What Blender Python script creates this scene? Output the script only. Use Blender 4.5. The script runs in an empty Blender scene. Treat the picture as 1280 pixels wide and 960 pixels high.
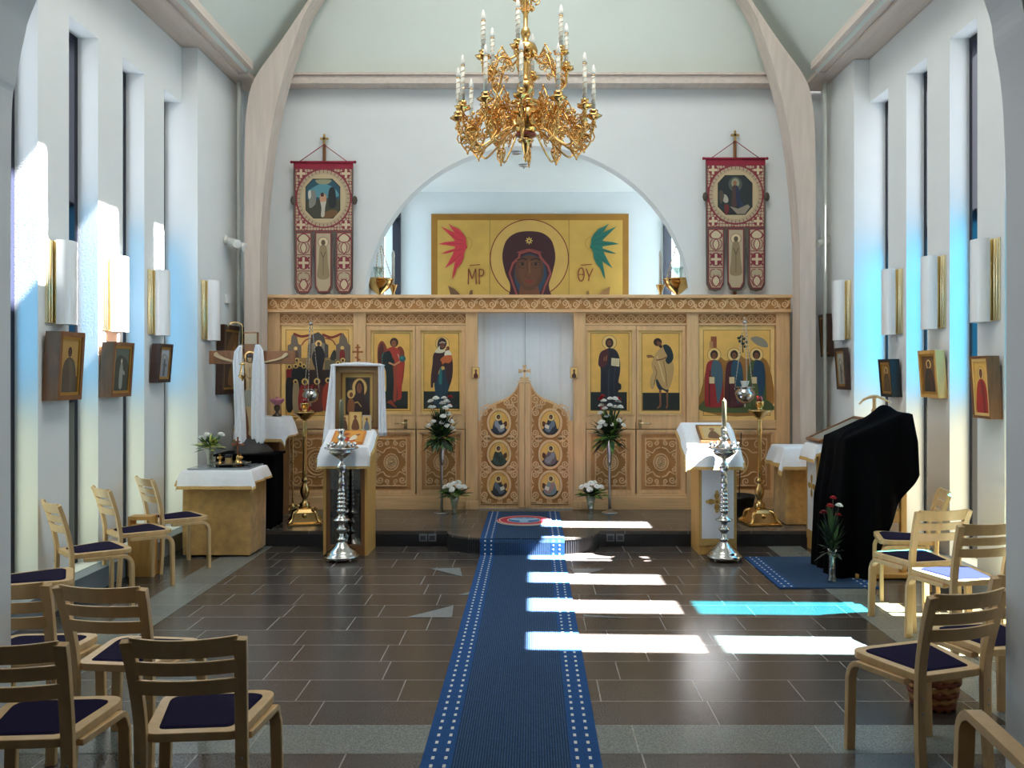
import bpy, math, random
from mathutils import Vector, Matrix
PI = math.pi
R = math.radians
scn = bpy.context.scene
col = scn.collection
random.seed(7)

# ---- camera geometry of the photograph: focal length in pixels, principal point, eye height ----
F, CX, CY, EYE = 1080.0, 665.0, 466.0, 1.70
def at(px, py, Y):
    return Vector(((px - CX) * Y / F, Y, EYE + (CY - py) * Y / F))

def C(h):
    h = h.lstrip('#')
    out = []
    for i in (0, 2, 4):
        c = int(h[i:i + 2], 16) / 255
        out.append(c / 12.92 if c <= .04045 else ((c + .055) / 1.055) ** 2.4)
    return (out[0], out[1], out[2], 1)

# ------------------------------------------------------------------ materials
MATS = {}
def mat(name, colr, rough=.55, metal=0.0, var=0, vscale=8.0, bump=0, bscale=60.0, stretch=(1, 1, 1), spec=.5, sheen=0, coat=0, emit=0):
    if name in MATS: return MATS[name]
    m = bpy.data.materials.new(name); m.use_nodes = True
    nt = m.node_tree; b = nt.nodes['Principled BSDF']
    c = C(colr) if isinstance(colr, str) else colr
    b.inputs['Base Color'].default_value = c
    b.inputs['Roughness'].default_value = rough
    b.inputs['Metallic'].default_value = metal
    b.inputs['Specular IOR Level'].default_value = spec
    if sheen: b.inputs['Sheen Weight'].default_value = sheen
    if coat: b.inputs['Coat Weight'].default_value = coat
    if emit:
        b.inputs['Emission Color'].default_value = c
        b.inputs['Emission Strength'].default_value = emit
    if var or bump:
        tc = nt.nodes.new('ShaderNodeTexCoord'); mp = nt.nodes.new('ShaderNodeMapping')
        mp.inputs['Scale'].default_value = stretch
        nt.links.new(tc.outputs['Object'], mp.inputs['Vector'])
    if var:
        n = nt.nodes.new('ShaderNodeTexNoise'); n.inputs['Scale'].default_value = vscale; n.inputs['Detail'].default_value = 5
        nt.links.new(mp.outputs['Vector'], n.inputs['Vector'])
        r = nt.nodes.new('ShaderNodeValToRGB')
        r.color_ramp.elements[0].position = .3; r.color_ramp.elements[1].position = .7
        r.color_ramp.elements[0].color = tuple(min(1, x * (1 - var)) for x in c[:3]) + (1,)
        r.color_ramp.elements[1].color = tuple(min(1, x * (1 + var)) for x in c[:3]) + (1,)
        nt.links.new(n.outputs['Fac'], r.inputs['Fac']); nt.links.new(r.outputs['Color'], b.inputs['Base Color'])
    if bump:
        n2 = nt.nodes.new('ShaderNodeTexNoise'); n2.inputs['Scale'].default_value = bscale; n2.inputs['Detail'].default_value = 4
        nt.links.new(mp.outputs['Vector'], n2.inputs['Vector'])
        bp = nt.nodes.new('ShaderNodeBump'); bp.inputs['Strength'].default_value = bump; bp.inputs['Distance'].default_value = .01
        nt.links.new(n2.outputs['Fac'], bp.inputs['Height']); nt.links.new(bp.outputs['Normal'], b.inputs['Normal'])
    MATS[name] = m
    return m

def flat(hexc, rough=.6):
    return mat('paint_' + hexc, hexc, rough)

PLASTER = mat('white_plaster', 'dfe2e2', .85, var=.015, vscale=3, bump=.08, bscale=90)
ROOFP = mat('roof_board_paint', 'd3dad3', .85, var=.02, vscale=2)
APSEP = mat('apse_plaster', 'dde4e4', .85, var=.015, vscale=3)
GLULAM = mat('bleached_glulam', 'cec0b5', .7, var=.09, vscale=3, stretch=(6, 6, .6), bump=.05)
GLULAMH = mat('bleached_glulam_along', 'cec0b5', .7, var=.09, vscale=3, stretch=(6, .4, 12), bump=.05)
PINE = mat('oiled_pine', 'd8b080', .42, var=.13, vscale=4, stretch=(7, 7, .7))
PINEH = mat('oiled_pine_rail', 'd8b080', .42, var=.13, vscale=4, stretch=(.7, 7, 8))
PINED = mat('carved_ground_wood', 'a8763f', .65, var=.15, vscale=7)
PINEC = mat('carved_wood_relief', 'deb888', .5, var=.1, vscale=9)
PINED2 = mat('panel_field_wood', 'c0905c', .55, var=.13, vscale=5, stretch=(7, 7, .7))
BIRCH = mat('lacquered_birch', 'c9a878', .38, var=.09, vscale=5, stretch=(5, 5, 1.2))
PADM = mat('dark_violet_wool', '191430', .95, var=.2, vscale=200, spec=.1)
WALNUT = mat('dark_walnut', '3e261a', .4, var=.25, vscale=6, stretch=(2, 2, 8))
BROWNW = mat('brown_wood', '7a4f2d', .45, var=.18, vscale=6, stretch=(6, 6, 1))
OAK = mat('golden_oak', 'c99a55', .45, var=.12, vscale=5, stretch=(7, 7, .8))
GILT = mat('gilt_frame', 'b98d43', .38, metal=.65, var=.1)
GOLDLEAF = mat('gold_leaf_ground', 'e6b560', .38, metal=.15, var=.08, vscale=9)
GOLDLEAF2 = mat('gold_leaf_margin', 'ecc67e', .36, metal=.15, var=.07, vscale=9)
GOLD = mat('polished_gilt_brass', 'dfb06c', .17, metal=1)
BRASS = mat('polished_brass', 'cdaa70', .24, metal=1)
BRASSB = mat('bright_brass_plate', 'f0dfb4', .25, metal=1)
SILVER = mat('silver_plate', 'c3c1bd', .16, metal=1)
CHROME = mat('brushed_steel', 'a9a9a9', .28, metal=1)
WHITEC = mat('white_linen', 'e9ebf0', .85, var=.03, vscale=30, bump=.25, bscale=120)
GOLDC = mat('gold_brocade', 'bd965a', .6, var=.2, vscale=14, bump=.3, bscale=60, sheen=.2)
GOLDTRIM = mat('gold_braid', 'b99658', .6, var=.2, vscale=80)
BLACKC = mat('black_cloth', '070709', 1, var=.2, vscale=4, spec=.05)
BLACKP = mat('black_paint', '0a0b0f', .45)
FRAMEM = mat('dark_window_metal', '0d1122', .45)
WHITEP = mat('white_enamel', 'e6e6e2', .3)
OPAL = mat('opal_acrylic', 'eceef0', .25, coat=.3)
CANDLEW = mat('candle_sleeve_white', 'e4e2d6', .45)
WAX = mat('ochre_wax', '6e6a4e', .45)
FLAMEG = mat('bulb_glass', 'f4f2ea', .1)
GREENL = mat('leaf_green', '2c4a22', .55, var=.35, vscale=20)
GREENB = mat('leaf_bright_green', '5f8a32', .5, var=.3, vscale=20)
GREEND = mat('leaf_dark', '1c2a1b', .6, var=.3, vscale=20)
PETALW = mat('white_petal', 'efefea', .7)
PETALY = mat('yellow_green_petal', 'c9c66a', .7)
PETALR = mat('red_petal', 'a81820', .6)
REDF = mat('crimson_felt', '8c1f35', .8, var=.12, vscale=20)
REDG = mat('ruby_glass', '7a0f14', .12, coat=.5)
SLATE = mat('riser_slate', '25262a', .3, var=.2, vscale=30)
PINKG = mat('pink_glass', 'c07a8e', .2)

def glass(name, tint, gloss=.06, diff=0.0, diffcol=None):
    if name in MATS: return MATS[name]
    m = bpy.data.materials.new(name); m.use_nodes = True
    nt = m.node_tree; nt.nodes.clear()
    o = nt.nodes.new('ShaderNodeOutputMaterial')
    t = nt.nodes.new('ShaderNodeBsdfTransparent'); t.inputs['Color'].default_value = tint
    g = nt.nodes.new('ShaderNodeBsdfGlossy'); g.inputs['Roughness'].default_value = .03
    mx = nt.nodes.new('ShaderNodeMixShader'); mx.inputs['Fac'].default_value = gloss
    src = t
    if diff:
        d = nt.nodes.new('ShaderNodeBsdfTranslucent'); d.inputs['Color'].default_value = diffcol or tint
        m2 = nt.nodes.new('ShaderNodeMixShader'); m2.inputs['Fac'].default_value = diff
        nt.links.new(t.outputs[0], m2.inputs[1]); nt.links.new(d.outputs[0], m2.inputs[2]); src = m2
    nt.links.new(src.outputs[0], mx.inputs[1]); nt.links.new(g.outputs[0], mx.inputs[2]); nt.links.new(mx.outputs[0], o.inputs[0])
    MATS[name] = m
    return m
GL_CLEAR = glass('clear_pane_glass', (.97, .98, 1, 1))
GL_BLUE = glass('blue_pane_glass', (.10, .52, .88, 1))
GL_YELL = glass('straw_pane_glass', (.80, .82, .52, 1))
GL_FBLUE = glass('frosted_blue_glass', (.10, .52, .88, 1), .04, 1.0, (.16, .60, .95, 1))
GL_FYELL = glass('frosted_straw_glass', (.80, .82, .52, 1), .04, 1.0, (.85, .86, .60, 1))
GL_FBLUER = glass('frosted_blue_glass_dimmed', (.05, .3, .5, 1), .04, 1.0, (.010, .085, .15, 1))  # darkened copy of the frosted blue, so direct sun does not blow out
GL_FYELLR = glass('frosted_straw_glass_dimmed', (.4, .4, .3, 1), .04, 1.0, (.11, .10, .07, 1))  # darkened copy of the frosted straw, for the sun-struck side
GL_PALE = glass('pale_cyan_glass', (.55, .88, .95, 1))
GL_AQUA = glass('aqua_glass', (.04, .42, .55, 1))
GL_SANC = glass('pale_blue_glass', (.80, .91, .96, 1))
GL_VASE = glass('vase_glass', (.80, .88, .86, 1), .22)

# ------------------------------------------------------------------ mesh builder
class MB:
    def __init__(s): s.v = []; s.f = []; s.m = []; s.s = []
    def add(s, vs, fs, m=0, sm=False, M=None):
        b = len(s.v)
        for p in vs:
            p = Vector(p)
            s.v.append(M @ p if M is not None else p)
        for f in fs:
            s.f.append([b + i for i in f]); s.m.append(m); s.s.append(sm)
        return s
    def box(s, x0, x1, y0, y1, z0, z1, m=0, M=None):
        vs = [(x, y, z) for z in (z0, z1) for y in (y0, y1) for x in (x0, x1)]
        return s.add(vs, [(0, 2, 3, 1), (4, 5, 7, 6), (0, 1, 5, 4), (2, 6, 7, 3), (0, 4, 6, 2), (1, 3, 7, 5)], m, False, M)
    def tube(s, pts, r, n=6, m=0, closed=False, M=None, sq=1.0, up=None):
        pts = [Vector(p) for p in pts]; k = len(pts)
        rs = r if isinstance(r, (list, tuple)) else [r] * k
        vs = []; N = None
        for i, p in enumerate(pts):
            a = pts[(i - 1) % k] if (closed or i) else p
            b = pts[(i + 1) % k] if (closed or i < k - 1) else p
            t = (b - a)
            if t.length < 1e-9: t = Vector((0, 0, 1))
            t.normalize()
            if up is not None: N = Vector(up)
            elif N is None:
                N = Vector((0, 0, 1)) if abs(t.z) < .9 else Vector((1, 0, 0))
            N = N - t * N.dot(t)
            if N.length < 1e-6: N = Vector((1, 0, 0)) - t * t.x
            N.normalize(); B = t.cross(N)
            for j in range(n):
                an = 2 * PI * (j + .5) / n
                vs.append(p + (N * math.cos(an) * sq + B * math.sin(an)) * rs[i])
        fs = []
        for i in range(k if closed else k - 1):
            i2 = (i + 1) % k
            for j in range(n):
                j2 = (j + 1) % n
                fs.append((i * n + j, i * n + j2, i2 * n + j2, i2 * n + j))
        if not closed:
            fs.append(tuple(range(n))[::-1]); fs.append(tuple((k - 1) * n + j for j in range(n)))
        return s.add(vs, fs, m, n > 4, M)
    def sweep(s, pts, w, t, side, m=0, M=None):
        """rectangular section swept on a path; side = direction of the width w"""
        pts = [Vector(p) for p in pts]; k = len(pts); S0 = Vector(side).normalized()
        ws = w if isinstance(w, (list, tuple)) else [w] * k
        vs = []
        for i, p in enumerate(pts):
            a = pts[max(0, i - 1)]; b = pts[min(k - 1, i + 1)]
            tg = (b - a).normalized(); S = (S0 - tg * S0.dot(tg)).normalized(); N = tg.cross(S)
            for (u, q) in ((-1, -1), (1, -1), (1, 1), (-1, 1)):
                vs.append(p + S * (u * ws[i] / 2) + N * (q * t / 2))
        fs = [(0, 1, 2, 3), tuple((k - 1) * 4 + j for j in (3, 2, 1, 0))]
        for i in range(k - 1):
            for j in range(4):
                j2 = (j + 1) % 4
                fs.append((i * 4 + j2, i * 4 + j, (i + 1) * 4 + j, (i + 1) * 4 + j2))
        return s.add(vs, fs, m, False, M)
    def lathe(s, prof, n=18, c=(0, 0, 0), m=0, M=None, wob=None):
        """prof: list of (r, z)"""
        vs = []; c = Vector(c)
        for (r, z) in prof:
            for j in range(n):
                a = 2 * PI * j / n
                rr = r * (wob(a, z) if wob else 1)
                vs.append(c + Vector((rr * math.cos(a), rr * math.sin(a), z)))
        fs = []
        for i in range(len(prof) - 1):
            for j in range(n):
                j2 = (j + 1) % n
                fs.append((i * n + j, i * n + j2, (i + 1) * n + j2, (i + 1) * n + j))
        if prof[0][0] > 1e-6: fs.append(tuple(range(n))[::-1])
        if prof[-1][0] > 1e-6: fs.append(tuple((len(prof) - 1) * n + j for j in range(n)))
        return s.add(vs, fs, m, True, M)
    def ball(s, c, r, m=0, n=10, sc=(1, 1, 1), M=None):
        h = max(4, n // 2); prof = [(max(1e-4, math.sin(PI * i / h)), -math.cos(PI * i / h)) for i in range(h + 1)]
        vs = []; c = Vector(c)
        for (q, z) in prof:
            for j in range(n):
                a = 2 * PI * j / n
                vs.append(c + Vector((q * math.cos(a) * r * sc[0], q * math.sin(a) * r * sc[1], z * r * sc[2])))
        fs = [(i * n + j, i * n + (j + 1) % n, (i + 1) * n + (j + 1) % n, (i + 1) * n + j) for i in range(h) for j in range(n)]
        return s.add(vs, fs, m, True, M)
    def poly(s, pts, m=0): return s.add(pts, [tuple(range(len(pts)))], m)
    def prism(s, pts, y0, y1, m=0, M=None, sides=True):
        """polygon in x,z extruded along y (y0 = face toward the viewer)"""
        n = len(pts)
        ar = sum(pts[i][0] * pts[(i + 1) % n][1] - pts[(i + 1) % n][0] * pts[i][1] for i in range(n))
        if ar < 0: pts = pts[::-1]
        vs = [(p[0], y0, p[1]) for p in pts] + [(p[0], y1, p[1]) for p in pts]
        fs = [tuple(range(n)), tuple(range(2 * n - 1, n - 1, -1))]
        if sides: fs += [((i + 1) % n, i, n + i, n + (i + 1) % n) for i in range(n)]
        return s.add(vs, fs, m, False, M)
    def ring(s, outer, inner, y0, y1, m=0, M=None):
        """flat frame between two outlines (x,z) with the same number of points, extruded y0..y1"""
        n = len(outer)
        vs = [(p[0], y, p[1]) for y in (y0, y1) for q in (outer, inner) for p in q]
        fs = []
        for i in range(n):
            j = (i + 1) % n
            fs += [(i, j, n + j, n + i), (2 * n + j, 2 * n + i, 3 * n + i, 3 * n + j), (j, i, 2 * n + i, 2 * n + j), (n + i, n + j, 3 * n + j, 3 * n + i)]
        return s.add(vs, fs, m, False, M)
    def grid(s, fn, nu, nv, m=0, sm=True, mfn=None):
        b = len(s.v)
        for i in range(nu + 1):
            for j in range(nv + 1): s.v.append(Vector(fn(i / nu, j / nv)))
        for i in range(nu):
            for j in range(nv):
                a = b + i * (nv + 1) + j
                s.f.append([a, a + nv + 1, a + nv + 2, a + 1]); s.m.append(mfn(i / nu, j / nv) if mfn else m); s.s.append(sm)
        return s
    def build(s, name, mats, parent=None, bev=0, loc=None, solid=0):
        """verts are in the parent's world frame; they are re-based on the parent's (or own) origin"""
        org = Vector((0, 0, 0))
        if parent is not None:
            org = Vector(parent['_o']) if '_o' in parent else Vector((0, 0, 0))
        elif loc is not None: org = Vector(loc)
        me = bpy.data.meshes.new(name)
        me.from_pydata([tuple(v - org) for v in s.v], [], s.f)
        if not isinstance(mats, (list, tuple)): mats = [mats]
        for q in mats: me.materials.append(q)
        for p, mi, sm in zip(me.polygons, s.m, s.s):
            p.material_index = mi; p.use_smooth = sm
        me.update()
        o = bpy.data.objects.new(name, me); col.objects.link(o)
        if parent is not None:
            o.parent = parent; o['_o'] = tuple(org)
        else:
            o.location = org; o['_o'] = tuple(org)
        if solid:
            md = o.modifiers.new('Thick', 'SOLIDIFY'); md.thickness = solid; md.offset = 0
        if bev:
            md = o.modifiers.new('Bevel', 'BEVEL'); md.width = bev; md.segments = 2; md.limit_method = 'ANGLE'; md.angle_limit = R(50)
        return o

def tag(o, label=None, cat=None, group=None, kind=None):
    if label: o['label'] = label
    if cat: o['category'] = cat
    if group: o['group'] = group
    if kind: o['kind'] = kind
    return o
def thing(name, label, cat, loc=(0, 0, 0), group=None):
    o = bpy.data.objects.new(name, None); col.objects.link(o)
    o.location = loc; o.empty_display_size = .1; o['_o'] = tuple(loc)
    return tag(o, label, cat, group)
def struct(o, label=None): return tag(o, label, None, None, 'structure')
def copy_tree(o, parent=None):
    c = o.copy(); col.objects.link(c)
    if parent is not None: c.parent = parent
    for ch in [q for q in col.objects if q.parent == o]: copy_tree(ch, c)
    return c

# ------------------------------------------------------------------ 2-D drawing helpers
def smooth(pts, k=5):
    n = len(pts); out = []
    for i in range(n):
        p0, p1, p2, p3 = (pts[(i + d) % n] for d in (-1, 0, 1, 2))
        for j in range(k):
            t = j / k
            out.append(tuple(.5 * (2 * p1[a] + (p2[a] - p0[a]) * t + (2 * p0[a] - 5 * p1[a] + 4 * p2[a] - p3[a]) * t * t + (3 * p1[a] - p0[a] - 3 * p2[a] + p3[a]) * t ** 3) for a in (0, 1)))
    return out
def curve(pts, k=6):
    """open Catmull-Rom through points of any dimension"""
    P = [pts[0]] + list(pts) + [pts[-1]]; out = []
    for i in range(1, len(P) - 2):
        p0, p1, p2, p3 = P[i - 1], P[i], P[i + 1], P[i + 2]
        for j in range(k):
            t = j / k
            out.append(tuple(.5 * (2 * p1[a] + (p2[a] - p0[a]) * t + (2 * p0[a] - 5 * p1[a] + 4 * p2[a] - p3[a]) * t * t + (3 * p1[a] - p0[a] - 3 * p2[a] + p3[a]) * t ** 3) for a in range(len(p1))))
    out.append(tuple(pts[-1]))
    return out
def ell(cx, cy, rx, ry=None, n=20):
    ry = rx if ry is None else ry
    return [(cx + rx * math.cos(2 * PI * i / n), cy + ry * math.sin(2 * PI * i / n)) for i in range(n)]
def rect(x0, y0, x1, y1): return [(x0, y0), (x1, y0), (x1, y1), (x0, y1)]
def stroke(pts, w):
    """open polyline -> thin polygon"""
    L = []; Rr = []
    for i, p in enumerate(pts):
        a = pts[max(0, i - 1)]; b = pts[min(len(pts) - 1, i + 1)]
        dx, dy = b[0] - a[0], b[1] - a[1]; l = math.hypot(dx, dy) or 1
        L.append((p[0] - dy / l * w / 2, p[1] + dx / l * w / 2)); Rr.append((p[0] + dy / l * w / 2, p[1] - dx / l * w / 2))
    return L + Rr[::-1]
def spiral(cx, cz, r, turns, a0, sgn=1, n=18):
    return [(cx + r * (1 - .9 * i / n) * math.cos(a0 + sgn * turns * 2 * PI * i / n), cz + r * (1 - .9 * i / n) * math.sin(a0 + sgn * turns * 2 * PI * i / n)) for i in range(n + 1)]

class Art:
    """layered painted shapes on a panel; conv maps drawing coordinates to 3-D, nrm is the outward normal"""
    def __init__(s, conv, nrm=(0, -1, 0), step=.0003):
        s.hold = False; s.conv = conv; s.n = Vector(nrm); s.step = step; s.k = 1; s.mb = MB(); s.mats = []; s.ix = {}
    def mi(s, c):
        m = c if not isinstance(c, str) else flat(c)
        if m.name not in s.ix: s.ix[m.name] = len(s.mats); s.mats.append(m)
        return s.ix[m.name]
    def p(s, c, pts, sm=False):
        if sm: pts = smooth(pts)
        P = [Vector(s.conv(*q)) + s.n * (s.step * s.k) for q in pts]
        nn = Vector((0, 0, 0))
        for i in range(len(P)):
            a, b = P[i], P[(i + 1) % len(P)]
            nn += (a - P[0]).cross(b - P[0])
        if nn.dot(s.n) < 0: P = P[::-1]
        s.mb.poly(P, s.mi(c)); s.k += 0 if s.hold else 1
        return s
    def st(s, c, pts, w):
        sharp = False
        for i in range(1, len(pts) - 1):
            a = (pts[i][0] - pts[i - 1][0], pts[i][1] - pts[i - 1][1]); b = (pts[i + 1][0] - pts[i][0], pts[i + 1][1] - pts[i][1])
            if a[0] * b[0] + a[1] * b[1] < .5 * math.hypot(*a) * math.hypot(*b): sharp = True
        if not sharp: return s.p(c, stroke(pts, w))
        for i in range(len(pts) - 1): s.p(c, stroke(pts[i:i + 2], w))
        return s
    def halo(s, x, y, r, c=None, ring='8a5a28'):
        s.p(ring, ell(x, y, r * 1.1)); s.p(c or GOLDLEAF2, ell(x, y, r)); return s
    def build(s, name, parent=None): return s.mb.build(name, s.mats, parent)
# ================================================================== THE ROOM
XW, XT = 3.50, 3.34          # window wall face, thick wall face
XO = 3.75                    # outer plane of the slots
ZP = 0.15                    # height of the platform
PLY = 8.47                   # front edge of the platform
SL_L = [(5.70, 6.12), (6.53, 6.97), (7.39, 7.80), (8.22, 8.63)]
SL_R = [(5.10, 5.55), (5.95, 6.40), (6.79, 7.24), (7.65, 8.08), (8.49, 8.96)]
ZS0, ZSL, ZSR = .17, 4.40, 4.50
EAVE = 4.95

# ---- floor of dark stone with pale joints, lighter bands and inlays
def stone(name, c1, c2, joint, bw, rough, off):
    m = bpy.data.materials.new(name); m.use_nodes = True; nt = m.node_tree; b = nt.nodes['Principled BSDF']
    tc = nt.nodes.new('ShaderNodeTexCoord'); mp = nt.nodes.new('ShaderNodeMapping'); mp.inputs['Location'].default_value = off
    nt.links.new(tc.outputs['Object'], mp.inputs['Vector'])
    br = nt.nodes.new('ShaderNodeTexBrick')
    br.inputs['Scale'].default_value = 1; br.inputs['Brick Width'].default_value = bw; br.inputs['Row Height'].default_value = .308
    br.inputs['Mortar Size'].default_value = .0035; br.inputs['Mortar Smooth'].default_value = .1; br.inputs['Bias'].default_value = 0
    br.inputs['Color1'].default_value = C(c1); br.inputs['Color2'].default_value = C(c2); br.inputs['Mortar'].default_value = C(joint)
    br.offset = .37; br.offset_frequency = 3; br.squash = 1.0; br.squash_frequency = 2; br.squash = .8
    nt.links.new(mp.outputs['Vector'], br.inputs['Vector'])
    n = nt.nodes.new('ShaderNodeTexNoise'); n.inputs['Scale'].default_value = 130; n.inputs['Detail'].default_value = 3
    nt.links.new(mp.outputs['Vector'], n.inputs['Vector'])
    n3 = nt.nodes.new('ShaderNodeTexNoise'); n3.inputs['Scale'].default_value = 1.3; n3.inputs['Detail'].default_value = 4
    nt.links.new(mp.outputs['Vector'], n3.inputs['Vector'])
    mr = nt.nodes.new('ShaderNodeMapRange'); mr.inputs['From Min'].default_value = .3; mr.inputs['From Max'].default_value = .7; mr.inputs['To Min'].default_value = .55; mr.inputs['To Max'].default_value = 1.5
    nt.links.new(n.outputs['Fac'], mr.inputs['Value'])
    mx = nt.nodes.new('ShaderNodeMix'); mx.data_type = 'RGBA'; mx.blend_type = 'MULTIPLY'; mx.inputs['Factor'].default_value = 1
    nt.links.new(br.outputs['Color'], mx.inputs['A']); nt.links.new(mr.outputs['Result'], mx.inputs['B'])
    nt.links.new(mx.outputs['Result'], b.inputs['Base Color'])
    b.inputs['Roughness'].default_value = rough
    bp = nt.nodes.new('ShaderNodeBump'); bp.inputs['Strength'].default_value = .12; bp.inputs['Distance'].default_value = .004
    nt.links.new(n.outputs['Fac'], bp.inputs['Height']); nt.links.new(bp.outputs['Normal'], b.inputs['Normal'])
    return m
TILE = stone('dark_stone_tiles', '423d3a', '4d4744', '8f8b86', .66, .22, (0.17, -3.857 + .308 * 20, 0))
TILEL = stone('grey_stone_band', '6b706e', '767b78', '8f8b86', 1.1, .26, (0.4, -3.857 + .308 * 20, 0))
TILEP = stone('platform_stone', '45423f', '524e4b', '7d7975', .62, .24, (0.1, 0.06, 0))
INLAY = mat('pale_stone_inlay', '7e8384', .25, var=.2, vscale=120)

mb = MB()
mb.box(-4.2, 4.2, -5, 13.6, -.2, 0, 0)
def fl(x0, x1, y0, y1, z, m): mb.add([(x0, y0, z), (x1, y0, z), (x1, y1, z), (x0, y1, z)], [(0, 1, 2, 3)], m)
fl(-2.88, -2.54, -5, PLY, .0012, 1); fl(2.30, 2.63, -5, PLY, .0012, 1)
fl(-3.3, 3.3, 3.857, 4.165, .0018, 1)
for tri in (((575, 710), (538, 711), (578, 721)), ((567, 757), (508, 772), (565, 772)), ((588, 740), (573, 744), (588, 744)),
            ((713, 711), (757, 711), (722, 721)), ((730, 771), (786, 773), (728, 768))):
    P = []
    for (px, py) in tri:
        Y = F * EYE / (py - CY); P.append(((px - CX) * Y / F, Y, .0024))
    mb.add(P, [(0, 1, 2)], 2)
floor = mb.build('floor', [TILE, TILEL, INLAY]); struct(floor)

# ---- platform in front of the screen, with the round step (ambo) in the middle
mb = MB()
mb.box(-XT, XT, PLY, 13.3, 0, ZP, 0)
mb.box(-XT, XT, PLY - .004, PLY, .003, ZP - .03, 1)
plat = mb.build('platform', [TILEP, SLATE]); struct(plat, 'dark stone platform one step high in front of the icon screen')
mb = MB()
out = [(-.085 + .745 * math.cos(a), PLY - .005 - .42 * math.sin(a) ** .8) for a in [PI * i / 28 for i in range(29)]]
n = len(out)
mb.add([(p[0], p[1], ZP) for p in out], [tuple(range(n))], 0)
for i in range(n - 1):
    (x0, y0), (x1, y1) = out[i], out[i + 1]
    cx, cy = -.085, PLY
    sh = lambda x, y, k: (cx + (x - cx) * k, cy + (y - cy) * k)
    a0, a1 = sh(x0, y0, .985), sh(x1, y1, .985)
    mb.add([(a0[0], a0[1], 0), (a1[0], a1[1], 0), (a1[0], a1[1], ZP - .02), (a0[0], a0[1], ZP - .02)], [(0, 1, 2, 3)], 1)
    mb.add([(x0, y0, ZP - .02), (x1, y1, ZP - .02), (x1, y1, ZP), (x0, y0, ZP)], [(0, 1, 2, 3)], 0)
    for k in range(3):
        f0, f1 = k / 3 + .04, (k + 1) / 3 - .04
        q0 = (a0[0] + (a1[0] - a0[0]) * f0, a0[1] + (a1[1] - a0[1]) * f0); q1 = (a0[0] + (a1[0] - a0[0]) * f1, a0[1] + (a1[1] - a0[1]) * f1)
        qm = ((q0[0] + q1[0]) / 2, (q0[1] + q1[1]) / 2); qm = sh(qm[0], qm[1], 1.012)
        mb.add([(q0[0], q0[1], 0), (qm[0], qm[1], 0), (q1[0], q1[1], 0), (q0[0], q0[1], ZP - .02), (qm[0], qm[1], ZP - .02), (q1[0], q1[1], ZP - .02)], [(0, 1, 4, 3), (1, 2, 5, 4)], 1)
ambo = mb.build('ambo_step', [TILEP, SLATE]); struct(ambo, 'rounded projecting stone step with ribbed front under the blue runner')

# ---- side walls with their slots (fins between tall windows)
def side_wall(name, sg, slots, ztop, yjog):
    mb = MB()
    def bx(xa, xb, y0, y1, z0, z1): mb.box(min(sg * xa, sg * xb), max(sg * xa, sg * xb), y0, y1, z0, z1)
    bx(XW, XO, -5, slots[0][0], 0, EAVE)
    for i, (a, b) in enumerate(slots):
        nxt = slots[i + 1][0] if i + 1 < len(slots) else None
        bx(XW, XO, a, b, 0, ZS0); bx(XW, XO, a, b, ztop, EAVE)
        if nxt: bx(XW, XO, b, nxt, 0, EAVE)
    bx(XT, XO, yjog, 10.0, 0, EAVE)
    return struct(mb.build(name, PLASTER))
side_wall('wall_left', -1, SL_L, ZSL, SL_L[-1][1])
side_wall('wall_right', 1, SL_R, ZSR, SL_R[-1][1])

wn = 0
def slot_window(sg, a, b, ztop, zb=3.05, zy=1.48, x=XO - .03, zbot=ZS0, gb=None, gy=None):
    global wn
    wn += 1
    mb = MB(); w = .05; d0, d1 = x - .055, x + .06
    def bx(y0, y1, z0, z1, e=0): mb.box(min(sg * (d0 - e), sg * d1), max(sg * (d0 - e), sg * d1), y0, y1, z0, z1)
    bx(a, a + w, zbot, ztop); bx(b - w, b, zbot, ztop); bx(a + w, b - w, zbot, zbot + w); bx(a + w, b - w, ztop - w, ztop)
    for z in (zb, zy): bx(a + w, b - w, z - .015, z + .015, -.02)
    f = struct(mb.build('window_%d' % wn, FRAMEM, loc=(sg * x, (a + b) / 2, zbot)))
    for (z0, z1, g) in ((zb + .015, ztop - w, GL_CLEAR), (zy + .015, zb - .015, gb or GL_FBLUE), (zbot + w, zy - .015, gy or GL_FYELL)):
        q = MB(); X = sg * x
        q.add([(X, a + w, z0), (X, b - w, z0), (X, b - w, z1), (X, a + w, z1)], [(0, 1, 2, 3)])
        q.build('pane', g, f)
for a, b in SL_L: slot_window(-1, a, b, ZSL)
for i, (a, b) in enumerate(SL_R):
    slot_window(1, a, b, ZSR, gb=(GL_PALE, GL_AQUA)[i] if i < 2 else GL_FBLUER, gy=GL_YELL if i < 2 else GL_FYELLR)  # frosting of the farther panes stands in for tree shade outside

# low heater casing along both walls
for sg, nm, y0, y1 in ((-1, 'baseboard_left', 4.95, 8.60), (1, 'baseboard_right', 5.25, 8.92)):
    mb = MB(); mb.box(min(sg * (XW - .11), sg * XW), max(sg * (XW - .11), sg * XW), y0, y1, 0, .15)
    mb.box(min(sg * (XW - .125), sg * XW), max(sg * (XW - .125), sg * XW), y0, y1, .15, .165)
    struct(mb.build(nm, mat('grey_enamel', '7f8a94', .5)))

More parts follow.
